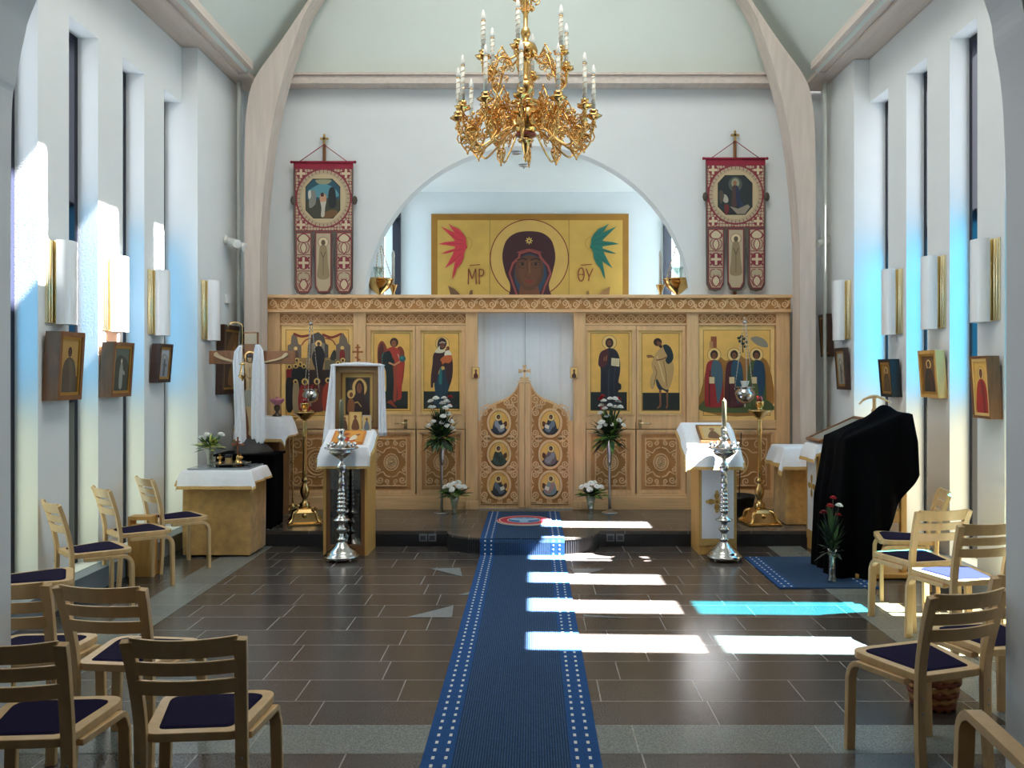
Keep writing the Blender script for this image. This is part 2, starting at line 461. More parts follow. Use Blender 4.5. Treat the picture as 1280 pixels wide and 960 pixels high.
# ---- back wall with the round arch, sanctuary beyond
YB = 10.0
AC = at(660, 388, YB); AR = 206 * YB / F
mb = MB()
N = 40
arc = [(AC.x + AR * math.cos(PI * i / N), AC.z + AR * math.sin(PI * i / N)) for i in range(N + 1)]
x0, x1, ztop = -XO, XO, 9.6
for y, d in ((YB, 1), (YB + .2, -1)):
    outer = [(x1, AC.z)] + [(min(x1, max(x0, AC.x + 9 * math.cos(PI * i / N))), min(ztop, AC.z + 9 * math.sin(PI * i / N))) for i in range(1, N)] + [(x0, AC.z)]
    for i in range(N):
        q = [(arc[i][0], y, arc[i][1]), (outer[i][0], y, outer[i][1]), (outer[i + 1][0], y, outer[i + 1][1]), (arc[i + 1][0], y, arc[i + 1][1])]
        mb.add(q, [(0, 1, 2, 3) if d < 0 else (3, 2, 1, 0)])
    for (xa, xb) in ((x0, arc[-1][0]), (arc[0][0], x1)):
        mb.add([(xa, y, 0), (xb, y, 0), (xb, y, AC.z), (xa, y, AC.z)], [(0, 1, 2, 3)])
for i in range(N):
    mb.add([(arc[i][0], YB, arc[i][1]), (arc[i + 1][0], YB, arc[i + 1][1]), (arc[i + 1][0], YB + .2, arc[i + 1][1]), (arc[i][0], YB + .2, arc[i][1])], [(0, 1, 2, 3)], 0, True)
for xa in (arc[0][0], arc[-1][0]):
    mb.add([(xa, YB, 0), (xa, YB + .2, 0), (xa, YB + .2, AC.z), (xa, YB, AC.z)], [(0, 1, 2, 3)])
struct(mb.build('wall_back', PLASTER))

AX, AY, AZ = 1.95, 13.0, 4.42
for sg, nm in ((-1, 'wall_sanctuary_left'), (1, 'wall_sanctuary_right')):
    mb = MB(); ya, yb = 11.42, 12.96
    def bx(y0, y1, z0, z1): mb.box(min(sg * AX, sg * (AX + .25)), max(sg * AX, sg * (AX + .25)), y0, y1, z0, z1)
    bx(YB + .2, ya, 0, AZ); bx(yb, AY + .2, 0, AZ); bx(ya, yb, 0, .9); bx(ya, yb, AZ - .04, AZ)
    struct(mb.build(nm, APSEP))
    slot_window(sg, ya, yb, AZ - .04, 4.0, 1.6, AX + .075, .9, GL_SANC, GL_SANC)
mb = MB(); mb.box(-AX - .25, AX + .25, AY, AY + .2, 0, AZ); struct(mb.build('wall_sanctuary_back', APSEP))
mb = MB(); mb.box(-AX - .25, AX + .25, YB + .2, AY + .2, AZ, AZ + .15); struct(mb.build('ceiling_sanctuary', APSEP))

# rear wall, out of sight behind the viewer
mb = MB(); mb.box(-XO, XO, -5.2, -5, 0, 9.6); struct(mb.build('wall_rear', PLASTER))

# ---- roof: two steep slopes; the right one has roof lights (they throw the sun patches on the left wall)
SX, SZ, SK = 3.10, 5.0, 1.45
SUN_T, SUN_S = 1.17, .035
def roof_hit(Z): return (SZ + SK * (SX + XW) - Z) / (SUN_T + SK)          # horizontal run from left wall up to right slope
holes = []
for (ya, yb, z0, z1) in ((5.90, 6.22, 2.25, 3.30), (6.97, 7.30, 1.75, 3.05), (8.02, 8.20, 2.55, 3.06)):
    t0, t1 = roof_hit(z1), roof_hit(z0)
    holes.append((ya - SUN_S * (t0 + t1) / 2, yb - SUN_S * (t0 + t1) / 2, -XW + t0, -XW + t1))
def slope(name, sg, holes):
    ys = sorted({-5., 10.1} | {h[0] for h in holes} | {h[1] for h in holes}); xs = sorted({0., SX + .02} | {h[2] for h in holes} | {h[3] for h in holes})
    mb = MB(); zf = lambda x: SZ + (SX - x) * SK
    for i in range(len(ys) - 1):
        for j in range(len(xs) - 1):
            my, mx = (ys[i] + ys[i + 1]) / 2, (xs[j] + xs[j + 1]) / 2
            if any(h[0] < my < h[1] and h[2] < mx < h[3] for h in holes): continue
            a, b, c, d = xs[j], xs[j + 1], ys[i], ys[i + 1]
            mb.add([(sg * x, y, zf(x) + dz) for dz in (0, .12) for (x, y) in ((a, c), (b, c), (b, d), (a, d))], [(0, 1, 2, 3), (7, 6, 5, 4), (0, 4, 5, 1), (1, 5, 6, 2), (2, 6, 7, 3), (3, 7, 4, 0)])
    return struct(mb.build(name, ROOFP))
slope('ceiling', -1, []); slope('ceiling_right_slope', 1, holes)

# purlins (wall plates) in stepped timber
for sg, nm in ((-1, 'trim_1'), (1, 'trim_2')):
    mb = MB()
    def bx(xa, xb, z0, z1): mb.box(min(sg * xa, sg * xb), max(sg * xa, sg * xb), -5, 9.42, z0, z1)
    mb.box(min(sg * SX, sg * XO), max(sg * SX, sg * XO), 9.42, 9.995, EAVE + .005, EAVE + .17)
    bx(SX + .10, XO, EAVE + .005, EAVE + .17); bx(SX + .02, SX + .11, EAVE + .03, EAVE + .17); bx(SX - .06, SX + .02, EAVE + .055, EAVE + .14)
    struct(mb.build(nm, GLULAMH))

# laminated arched ribs
inner = [(2.93, 0.0), (2.93, 2.7), (2.915, 3.3), (2.88, 3.75), (2.83, 4.2), (2.755, 4.6), (2.66, 4.98), (2.52, 5.4), (2.30, 5.86), (1.2, 7.46), (0.0, 9.2)]
outer = [(3.10, 0.0), (3.10, 2.7), (3.10, 3.3), (3.10, 3.75), (3.095, 4.2), (3.07, 4.6), (2.985, 4.92), (2.69, 5.34), (2.40, 5.77), (1.25, 7.48), (0.0, 9.35)]
def rib(name, sg, y0, y1, dx, pier=None, m=GLULAM):
    I = curve(inner, 4); O = curve(outer, 4)
    if pier: O = [(max(o[0], pier) if o[1] < 4.9 else o[0], o[1]) for o in O]
    mb = MB(); P = [(sg * (x + dx), z) for x, z in I]; Q = [(sg * (x + dx), z) for x, z in O]
    for i in range(len(P) - 1):
        a, b, c, d = P[i], Q[i], Q[i + 1], P[i + 1]
        vs = [(q[0], y, q[1]) for y in (y0, y1) for q in (a, b, c, d)]
        fs = [(0, 1, 2, 3), (7, 6, 5, 4), (0, 3, 7, 4), (1, 5, 6, 2)]
        if sg < 0: fs = [f[::-1] for f in fs]
        mb.add(vs, fs)
    # thin shadow gap line of the lamination edge
    return struct(mb.build(name, m))
rib('trim_3', -1, 9.44, 9.72, .045); rib('trim_4', 1, 9.44, 9.72, 0)
# near wall with the arched opening the viewer looks through
il = [(-2.11, 0), (-2.112, 1.2), (-2.112, 2.2), (-2.107, 2.756), (-2.09, 2.88), (-2.058, 3.05), (-2.006, 3.21), (-1.75, 3.75), (-1.2, 4.4), (-.55, 4.8), (-.05, 4.92)]
ir = [(1.918, 0), (1.920, 1.2), (1.922, 2.2), (1.912, 2.69), (1.896, 2.886), (1.873, 3.016), (1.83, 3.21), (1.6, 3.75), (1.1, 4.4), (.45, 4.8), (-.05, 4.92)]
L, Rt = curve(il, 5), curve(ir, 5); path = L + Rt[::-1][1:]
mb = MB(); ya, yb = 3.28, 3.50; zt = 9.6
for y, d in ((ya, 1), (yb, -1)):
    for half, xo in ((L, -XO), (Rt, XO)):
        n = len(half)
        for i in range(n - 1):
            (xa, za), (xb, zb) = half[i], half[i + 1]
            oa, ob = (xo, za), (xo, zb)
            mb.add([(xa, y, za), (xb, y, zb), (xo, y, zb), (xo, y, za)], [(0, 1, 2, 3)])
    mb.add([(-XO, y, 4.92), (XO, y, 4.92), (XO, y, zt), (-XO, y, zt)], [(0, 1, 2, 3)])
for i in range(len(path) - 1):
    (xa, za), (xb, zb) = path[i], path[i + 1]
    mb.add([(xa, ya, za), (xb, ya, zb), (xb, yb, zb), (xa, yb, za)], [(0, 1, 2, 3)], 0, True)
struct(mb.build('wall_front', mat('grey_white_plaster', 'dcdfe2', .85, var=.015, vscale=3)))
# boarded ceiling slope above the tie beam
mb = MB(); mb.add([(-3.2, 9.985, 5.1), (3.2, 9.985, 5.1), (3.2, 9.35, 9.5), (-3.2, 9.35, 9.5)], [(0, 1, 2, 3)]); struct(mb.build('ceiling_end_slope', ROOFP))
# tie beam across the gable
mb = MB(); mb.box(-2.9, 2.9, 9.80, 9.995, 4.985, 5.075); mb.box(-2.9, 2.9, 9.77, 9.995, 5.075, 5.10)
struct(mb.build('trim_7', GLULAMH))
# pipes between rib and wall
for i, sg in enumerate((-1, 1)):
    mb = MB(); mb.tube([(sg * 3.255, 9.60, 0), (sg * 3.255, 9.60, 4.93)], .022, 10)
    struct(mb.build('trim_%d' % (5 + i), mat('pipe_paint', 'c9cfc9', .4)))
# ================================================================== RUNNERS AND RUGS
def ribbed(name, c1, c2, sc):
    m = bpy.data.materials.new(name); m.use_nodes = True; nt = m.node_tree; b = nt.nodes['Principled BSDF']
    tc = nt.nodes.new('ShaderNodeTexCoord')
    w = nt.nodes.new('ShaderNodeTexWave'); w.inputs['Scale'].default_value = sc; w.bands_direction = 'X'; w.inputs['Distortion'].default_value = .4; w.inputs['Detail'].default_value = 1
    nt.links.new(tc.outputs['Object'], w.inputs['Vector'])
    n = nt.nodes.new('ShaderNodeTexNoise'); n.inputs['Scale'].default_value = 90; nt.links.new(tc.outputs['Object'], n.inputs['Vector'])
    ad = nt.nodes.new('ShaderNodeMath'); ad.operation = 'MULTIPLY'; nt.links.new(w.outputs['Fac'], ad.inputs[0]); nt.links.new(n.outputs['Fac'], ad.inputs[1])
    r = nt.nodes.new('ShaderNodeValToRGB'); r.color_ramp.elements[0].color = C(c1); r.color_ramp.elements[1].color = C(c2); r.color_ramp.elements[1].position = .6
    nt.links.new(ad.outputs[0], r.inputs['Fac']); nt.links.new(r.outputs['Color'], b.inputs['Base Color'])
    bp = nt.nodes.new('ShaderNodeBump'); bp.inputs['Strength'].default_value = .5; bp.inputs['Distance'].default_value = .004
    nt.links.new(w.outputs['Fac'], bp.inputs['Height']); nt.links.new(bp.outputs['Normal'], b.inputs['Normal'])
    b.inputs['Roughness'].default_value = .95; b.inputs['Specular IOR Level'].default_value = .15
    return m
CARP = ribbed('blue_ribbed_runner', '1f2d42', '38567a', 26)
CARPE = mat('blue_runner_border', '234879', .95, var=.15, vscale=60, spec=.15)
DOT = mat('cream_runner_thread', 'c9c9c2', .9)

def runner(name, x0, x1, path, label, dots_skip=None, cross=False):
    """path: list of (y, z) from far to near; surface follows it"""
    mb = MB(); t = .007; b = .135
    for (ya, za), (yb, zb) in zip(path[:-1], path[1:]):
        d = Vector((0, yb - ya, zb - za)); n = Vector((0, -(zb - za), (yb - ya))).normalized()
        if n.z < -1e-6 or (abs(n.z) < 1e-6 and n.y > 0): n = -n
        for (xa, xb, m) in ((x0, x0 + b, 1), (x0 + b, x1 - b, 0), (x1 - b, x1, 1)):
            q = [Vector((xa, ya, za)), Vector((xa, yb, zb)), Vector((xb, yb, zb)), Vector((xb, ya, za))]
            mb.add([p + n * t for p in q], [(0, 1, 2, 3)], m)
        for xe in (x0, x1):
            q = [Vector((xe, ya, za)), Vector((xe, yb, zb))]
            mb.add([q[0], q[1], q[1] + n * t, q[0] + n * t], [(0, 1, 2, 3)], 1)
        L = d.length; k = max(1, round(L / (.08 if L > .3 else .042)))
        for i in range(k):
            c = Vector((0, ya, za)) + d * ((i + .5) / max(1, k)) + n * (t + .0012)
            e = d.normalized() * (.015 if L > .3 else .007)
            for xo in (.047, .104):
                for xc in (x0 + xo, x1 - xo):
                    mb.add([c + Vector((xc - .007, 0, 0)) - e, c + Vector((xc - .007, 0, 0)) + e, c + Vector((xc + .007, 0, 0)) + e, c + Vector((xc + .007, 0, 0)) - e], [(0, 1, 2, 3)], 2)
    (ya, za) = path[-1]
    mb.add([(x0, ya, za), (x1, ya, za), (x1, ya, za + t), (x0, ya, za + t)], [(0, 1, 2, 3)], 1)
    o = mb.build(name, [CARP, CARPE, DOT], loc=((x0 + x1) / 2, path[-1][0], path[-1][1]))
    return tag(o, label, 'carpet')
runner('carpet_runner', -.482, .303, [(9.62, ZP), (8.035, ZP + .002), (8.02, .12), (8.012, .004), (7.97, .003), (2.0, .003)],
       'long blue ribbed runner with dotted borders down the middle of the floor')
runner('floor_mat', 1.95, 2.74, [(7.95, .003), (6.80, .003)], 'short blue runner lying before the black draped stand on the right')

# round eagle rug on the runner
c = Vector(((655 - CX) * 8.95 / F, 8.98, ZP + .010))
rg = MB()
def cone_disc(mb, r0, r1, m, z=0, n=32):
    mb.add([(c.x + r * math.cos(2 * PI * i / n), c.y + r * math.sin(2 * PI * i / n) * 1.0, c.z + z) for r in (r0, r1) for i in range(n)], [(i, (i + 1) % n, n + (i + 1) % n, n + i) for i in range(n)], m)
rg.lathe([(.285, -.002), (.285, .008), (.28, .010)], 32, c, 1)
rg.add([(c.x + .28 * math.cos(2 * PI * i / 32), c.y + .28 * math.sin(2 * PI * i / 32), c.z + .0105) for i in range(32)], [tuple(range(32))], 0)
cone_disc(rg, .25, .262, 1, .0111); cone_disc(rg, .165, .175, 1, .0111)
rg.add([(c.x + .165 * math.cos(2 * PI * i / 32), c.y + .165 * math.sin(2 * PI * i / 32), c.z + .0117) for i in range(32)], [tuple(range(32))], 2)
body = smooth([(0, .12), (.03, .09), (.12, .10), (.15, .03), (.09, -.02), (.04, -.04), (.05, -.12), (0, -.14), (-.05, -.12), (-.04, -.04), (-.09, -.02), (-.15, .03), (-.12, .10), (-.03, .09)], 3)
rg.add([(c.x + p[0], c.y + p[1], c.z + .0124) for p in body][::-1], [tuple(range(len(body)))], 3)
tag(rg.build('round_rug', [mat('rug_crimson', 'b3263a', .95), mat('rug_cream', 'd5cdbb', .95), mat('rug_blue', '2f6aa0', .95), mat('rug_light_blue', '8fb4d0', .95)], loc=c),
    'small round crimson rug with a pale bird on blue, before the central doors', 'rug')

# ================================================================== ICON SCREEN
YI = 9.80
ic = thing('icon_screen', 'wide carved pine icon screen with gold icons across the altar end', 'icon screen', (-.03, YI + .05, ZP))
def X(px): return (px - CX) * YI / F
def Z(py): return EYE + (CY - py) * YI / F
def bxp(mb, px0, px1, py0, py1, y0, y1, m=0): mb.box(X(px0), X(px1), y0, y1, Z(py1), Z(py0), m)
YF, YK = YI, YI + .10
# posts
for (a, b) in ((335, 350), (442, 457.5), (582, 597), (717, 732), (858, 873), (970, 987)):
    mb = MB(); bxp(mb, a, b, 390, 637, YF - .02, YK)
    mb.box(X(a) - .006, X(b) + .006, YF - .028, YK, ZP, ZP + .10)
    mb.build('post', PINE, ic, .006)
# cornice with scroll carving
mb = MB(); bxp(mb, 334, 988, 369, 373, YF - .075, YK + .02, 0); bxp(mb, 335, 987, 373, 387, YF - .045, YK, 2); bxp(mb, 334.5, 987.5, 387, 390.5, YF - .06, YK, 0)
cor = mb.build('cornice', [PINEH, PINED2, PINED], ic)
mb = MB(); k = 50; wdt = (X(986) - X(336)) / k; z0 = (Z(374) + Z(386.5)) / 2; h = (Z(374) - Z(386.5)) / 2
for i in range(k):
    xc = X(336) + wdt * (i + .5); sg = 1 if i % 2 == 0 else -1
    mb.tube([(x, YF - .047, z) for x, z in spiral(xc, z0 + sg * .004, h * .82, 1.6, -PI / 2 * sg, sg, 18)], .0085, 4)
    pts = [(xc - wdt / 2, z0 + sg * h * .9), (xc, z0 + sg * h * .95), (xc + wdt / 2, z0 - sg * h * .9)]
    mb.tube([(x, YF - .047, z) for x, z in curve(pts, 5)], .0075, 4)
    mb.tube([(x, YF - .047, z) for x, z in spiral(xc + wdt * .42, z0 - sg * h * .45, h * .38, 1.1, PI / 2 * sg, -sg, 10)], .007, 4)
mb.build('scroll_carving', PINEC, cor)
# interlace friezes above the icons
for (a, b) in ((350, 442), (457.5, 582), (732, 858), (873, 970)):
    mb = MB(); bxp(mb, a, b, 390, 406, YF + .015, YK, 0); bxp(mb, a, b, 390.5, 392.5, YF - .002, YK, 1); bxp(mb, a, b, 404, 406.5, YF - .002, YK, 1)
    fz = mb.build('frieze', [PINED, PINEH], ic)
    mb = MB(); zc = (Z(393) + Z(404)) / 2; h = (Z(393) - Z(404)) / 2 * .86
    n = max(2, round((b - a) / 24)); L = (X(b) - X(a)) - .02; x0 = X(a) + .01
    for ph in (0, PI):
        mb.tube([(x0 + L * i / (n * 16), YF + .013, zc + h * math.sin(2 * PI * i / 16 + ph)) for i in range(n * 16 + 1)], .0075, 4)
    for i in range(n * 2):
        xc = x0 + L * (i + .5) / (n * 2)
        mb.tube([(q[0], YF + .013, q[1]) for q in ell(xc, zc, h * .52, h * .52, 12)], .006, 4, closed=True)
    mb.build('interlace_carving', PINEC, fz)
# plain boarding behind the framing
for (a, b) in ((340, 590), (724, 980)):
    mb = MB(); bxp(mb, a, b, 391, 636, YK - .008, YK); mb.build('back_board', PINED2, ic)
# base rail
for (a, b) in ((350, 442), (457.5, 582), (732, 858), (873, 970)):
    mb = MB(); bxp(mb, a, b, 621, 637, YF - .012, YK); bxp(mb, a, b, 618, 622, YF + .002, YK); mb.build('base_rail', PINEH, ic, .004)
mb = MB(); bxp(mb, 350, 442, 525, 536, YF - .004, YK); mb.build('middle_rail', PINEH, ic, .004)
mb = MB(); bxp(mb, 873, 970, 525, 536, YF - .004, YK); mb.build('middle_rail', PINEH, ic, .004)

def carved_field(mb, px0, px1, py0, py1, y):
    """mirrored scrolls and a rosette in relief"""
    xa, xb, za, zb = X(px0), X(px1), Z(py1), Z(py0); cx, cz = (xa + xb) / 2, (za + zb) / 2; w, h = (xb - xa) / 2, (zb - za) / 2
    rr = min(w, h) * .46
    for q in (1.0, .72): mb.tube([(p[0], y, p[1]) for p in ell(cx, cz, rr * q, rr * q * 1.15, 20)], .009, 4, closed=True)
    for i in range(8):
        a = 2 * PI * i / 8
        mb.tube([(p[0], y, p[1]) for p in ell(cx + rr * .42 * math.cos(a), cz + rr * .48 * math.sin(a), rr * .17, rr * .17, 7)], .008, 4, closed=True)
    mb.ball((cx, y, cz), rr * .2, 0, 8, (1, .4, 1))
    for sx in (-1, 1):
        for sz in (-1, 1):
            for (u, v, r, tn, a0) in ((.72, .74, .24, 1.5, 0), (.30, .80, .17, 1.3, PI / 2), (.80, .30, .17, 1.3, -PI / 2)):
                sp = spiral(u * w, v * h, r * min(w, h), tn, a0, 1, 14)
                mb.tube([(cx + sx * p[0], y, cz + sz * p[1]) for p in sp], .009, 4)
            mb.tube([(cx + sx * p[0], y, cz + sz * p[1]) for p in curve([(.05 * w, .62 * h), (.35 * w, .55 * h), (.55 * w, .40 * h), (.92 * w, .52 * h)], 5)], .009, 4)
            mb.tube([(cx + sx * p[0], y, cz + sz * p[1]) for p in curve([(.1 * w, .95 * h), (.5 * w, .97 * h), (.95 * w, .95 * h), (.96 * w, .5 * h), (.93 * w, .05 * h)], 4)], .007, 4)

def lower_panel(px0, px1, py0, py1, parent, y=YF):
    mb = MB()
    bxp(mb, px0, px1, py0, py1, y + .03, YK, 1)
    o = [(X(px0), Z(py1)), (X(px1), Z(py1)), (X(px1), Z(py0)), (X(px0), Z(py0))]
    def ins(d): return [(o[0][0] + d, o[0][1] + d), (o[1][0] - d, o[1][1] + d), (o[2][0] - d, o[2][1] - d), (o[3][0] + d, o[3][1] - d)]
    mb.ring(o, ins(.035), y, y + .03, 0); mb.ring(ins(.035), ins(.055), y + .012, y + .03, 0)
    w = X(px1) - X(px0); k = ins(.11 if w > .5 else .1); mb.prism(k, y + .012, y + .03, 2)
    mb.ring(ins(.10 if w > .5 else .085), k, y + .004, y + .03, 0)
    p = mb.build('lower_panel', [PINE, PINED2, PINED], parent)
    c = MB(); d = 11 if w > .5 else 10
    carved_field(c, px0 + d, px1 - d, py0 + d, py1 - d, y + .009)
    c.build('carved_ornament', PINEC, p)
    return p
for (a, b) in ((350, 442), (873, 970)): lower_panel(a, b, 537, 619, ic)

def icon_panel(px0, px1, py0, py1, parent, label, y, draw, margin=5, name='icon_panel'):
    A = Art(lambda px, py: (X(px), y, Z(py)))
    A.mb.box(X(px0), X(px1), y, y + .02, Z(py1), Z(py0), A.mi(GOLDLEAF2))
    A.p('8a6428', rect(px0 + margin - .8, py0 + margin - .8, px1 - margin + .8, py1 - margin + .8))
    A.p(GOLDLEAF, rect(px0 + margin, py0 + margin, px1 - margin, py1 - margin))
    draw(A)
    o = A.build(name, parent); tag(o, label)
    return o

# --- figures, in picture coordinates of the photograph
class Sub:
    """draw in crop coordinates"""
    def __init__(s, A, ox, oy, k): s.A, s.ox, s.oy, s.k = A, ox, oy, k
    def c(s, pts): return [(s.ox + p[0] / s.k, s.oy + p[1] / s.k) for p in pts]
    def p(s, c, pts, sm=True): s.A.p(c, s.c(smooth(pts, 4) if sm else pts)); return s
    def e(s, c, x, y, rx, ry=None): s.A.p(c, s.c(ell(x, y, rx, ry, 16))); return s
    def st(s, c, pts, w): s.A.st(c, s.c(pts), w / s.k); return s

def d_angel(A):
    D = Sub(A, 470, 390, 6.4)
    D.p('17201c', rect(-18, 635, 252, 775), False)
    D.p('7b3320', [(8, 340), (15, 265), (45, 230), (75, 265), (90, 330), (60, 400), (40, 430), (14, 420)])
    D.p('7b3320', [(165, 300), (192, 275), (215, 298), (226, 340), (226, 440), (212, 560), (192, 600), (180, 430)])
    D.p('4a1d14', [(14, 340), (25, 280), (45, 250), (60, 300), (40, 400), (22, 410)])
    D.p('a23322', [(80, 305), (112, 282), (150, 282), (185, 310), (195, 360), (222, 405), (212, 480), (205, 600), (200, 690), (170, 705), (140, 700), (100, 705), (75, 690), (85, 560), (75, 440), (62, 380)])
    D.p('10201f', [(75, 318), (108, 312), (130, 360), (150, 410), (160, 520), (168, 690), (120, 705), (78, 700), (80, 600), (75, 470), (44, 410), (50, 345)])
    D.p('8b3a26', [(135, 420), (165, 420), (165, 560), (160, 705), (135, 705), (140, 560)])
    D.p('2b5a55', [(44, 345), (58, 322), (60, 330), (50, 370), (52, 420), (44, 410)])
    D.st('c08a62', [(100, 405), (145, 425), (190, 395)], 14)
    D.st('b98a78', [(172, 335), (190, 385)], 10)
    D.e('1f5a5c', 210, 373, 26); D.e('2f7a78', 205, 366, 12)
    D.e('3a1e14', 143, 243, 34, 38); D.e('8a5638', 141, 252, 19, 26); D.st('4a2a1c', [(130, 247), (152, 247)], 4)
    D.p('8b3a26', [(85, 725), (120, 705), (150, 745), (165, 765), (135, 755), (110, 735)])
def d_mother(A):
    D = Sub(A, 470, 390, 6.4)
    D.p('17201c', rect(380, 635, 668, 775), False)
    D.A.halo(*D.c([(530, 255)])[0], 8.2, GOLDLEAF2, 'a9803a')
    D.p('173444', [(468, 560), (520, 470), (575, 470), (592, 570), (572, 650), (570, 755), (470, 755), (472, 650)])
    D.p('35191c', [(490, 315), (520, 318), (560, 300), (600, 330), (612, 390), (614, 470), (605, 540), (585, 590), (560, 520), (545, 440), (520, 440), (500, 480), (482, 560), (458, 570), (455, 600), (438, 602), (438, 520), (450, 420), (458, 340)])
    D.p('1f6a68', [(508, 465), (524, 450), (526, 560), (514, 580), (502, 560)])
    D.st('0e2430', [(545, 500), (540, 600), (542, 740)], 5); D.st('0e2430', [(500, 600), (505, 740)], 5)
    D.p('2a1416', [(494, 292), (492, 240), (510, 212), (532, 208), (556, 222), (564, 255), (548, 290), (520, 305)])
    D.p('d8cfae', [(470, 322), (490, 292), (508, 270), (512, 298), (545, 300), (555, 312), (520, 328)])
    D.st('d8cfae', [(508, 250), (528, 238), (552, 248)], 7)
    D.e('6e3d28', 531, 266, 17, 24); D.st('2d1510', [(522, 264), (544, 264)], 4)
    D.p('e4dac0', [(553, 318), (580, 305), (602, 330), (600, 352), (550, 356)])
    D.p('b25a28', [(514, 380), (548, 350), (605, 348), (603, 390), (580, 412), (555, 405), (530, 420), (524, 398)])
    D.e('5a2f1e', 574, 291, 14, 17); D.e('8a5638', 570, 294, 8, 11)
    D.e('9d1f22', 592, 745, 15, 14)
def d_christ(A):
    D = Sub(A, 720, 390, 4.923)
    D.p('17201c', rect(90, 493, 314, 605), False)
    D.A.halo(*D.c([(206, 187)])[0], 8.6, GOLDLEAF2, 'a9803a')
    D.p('191c26', [(178, 232), (206, 222), (240, 230), (262, 260), (272, 310), (272, 370), (262, 430), (278, 445), (278, 475), (260, 490), (255, 570), (160, 570), (152, 460), (152, 350), (138, 325), (142, 275), (155, 245)])
    D.p('4a1c1f', [(168, 238), (198, 230), (200, 290), (185, 325), (160, 345), (142, 320), (150, 270)])
    D.st('2c3440', [(205, 350), (200, 440), (205, 560)], 8); D.st('2c3440', [(240, 340), (235, 450), (240, 560)], 5); D.st('0c0e14', [(175, 360), (180, 470), (178, 565)], 5)
    D.e('2a1610', 206, 190, 25, 30); D.e('74452c', 206, 193, 14, 20); D.p('2a1610', [(194, 202), (206, 208), (218, 202), (206, 224)]); D.st('2a1610', [(198, 190), (214, 190)], 3)
    D.p('d9c9a0', [(219, 283), (268, 287), (267, 336), (217, 329)], False); D.st('8a7650', [(243, 286), (242, 331)], 2)
    for q in (0, 1, 2, 3): D.st('8a7650', [(224, 294 + q * 9), (238, 295 + q * 9)], 2); D.st('8a7650', [(248, 296 + q * 9), (262, 297 + q * 9)], 2)
    D.st('8a5a3a', [(172, 300), (176, 275)], 7); D.st('8a5a3a', [(184, 300), (190, 268)], 7)
    D.p('6b3a28', [(165, 590), (168, 565), (185, 570), (182, 592)]); D.e('9d1f22', 160, 590, 12)
def d_john(A):
    D = Sub(A, 720, 390, 4.923)
    D.p('17201c', rect(411, 497, 640, 605), False)
    for (x0, x1, xf) in ((513, 527, 508), (556, 570, 562)):
        D.p('7a4e30', [(x0, 470), (x1, 470), (x1 - 2, 530), (x1 - 2, 578), (xf - 4, 596), (xf - 8, 588), (x0 + 3, 570), (x0 + 2, 530)])
    D.p('1b2733', [(498, 412), (535, 455), (572, 478), (560, 492), (535, 480), (512, 478), (496, 445)])
    D.p('b3905a', [(482, 275), (505, 238), (530, 222), (560, 240), (592, 300), (604, 345), (596, 410), (578, 465), (560, 478), (530, 462), (500, 412), (488, 440), (474, 476), (458, 455), (462, 400), (474, 370), (466, 320)])
    D.st('7e6238', [(540, 300), (555, 380), (560, 460)], 5); D.st('d0b684', [(500, 270), (520, 340), (545, 430)], 6); D.st('7e6238', [(482, 330), (500, 370), (480, 450)], 5)
    D.p('14282e', [(536, 205), (560, 200), (585, 220), (600, 262), (596, 298), (570, 320), (552, 298), (562, 270), (545, 235)])
    D.st('7a4e30', [(496, 296), (528, 292), (560, 278)], 9); D.st('7a4e30', [(436, 270), (462, 268), (480, 280)], 9); D.st('7a4e30', [(440, 280), (466, 276)], 6)
    D.e('2a1810', 504, 185, 26, 25); D.p('6e442c', [(500, 180), (524, 186), (528, 202), (515, 212), (500, 200)]); D.p('2a1810', [(515, 205), (532, 206), (528, 222), (514, 216)])
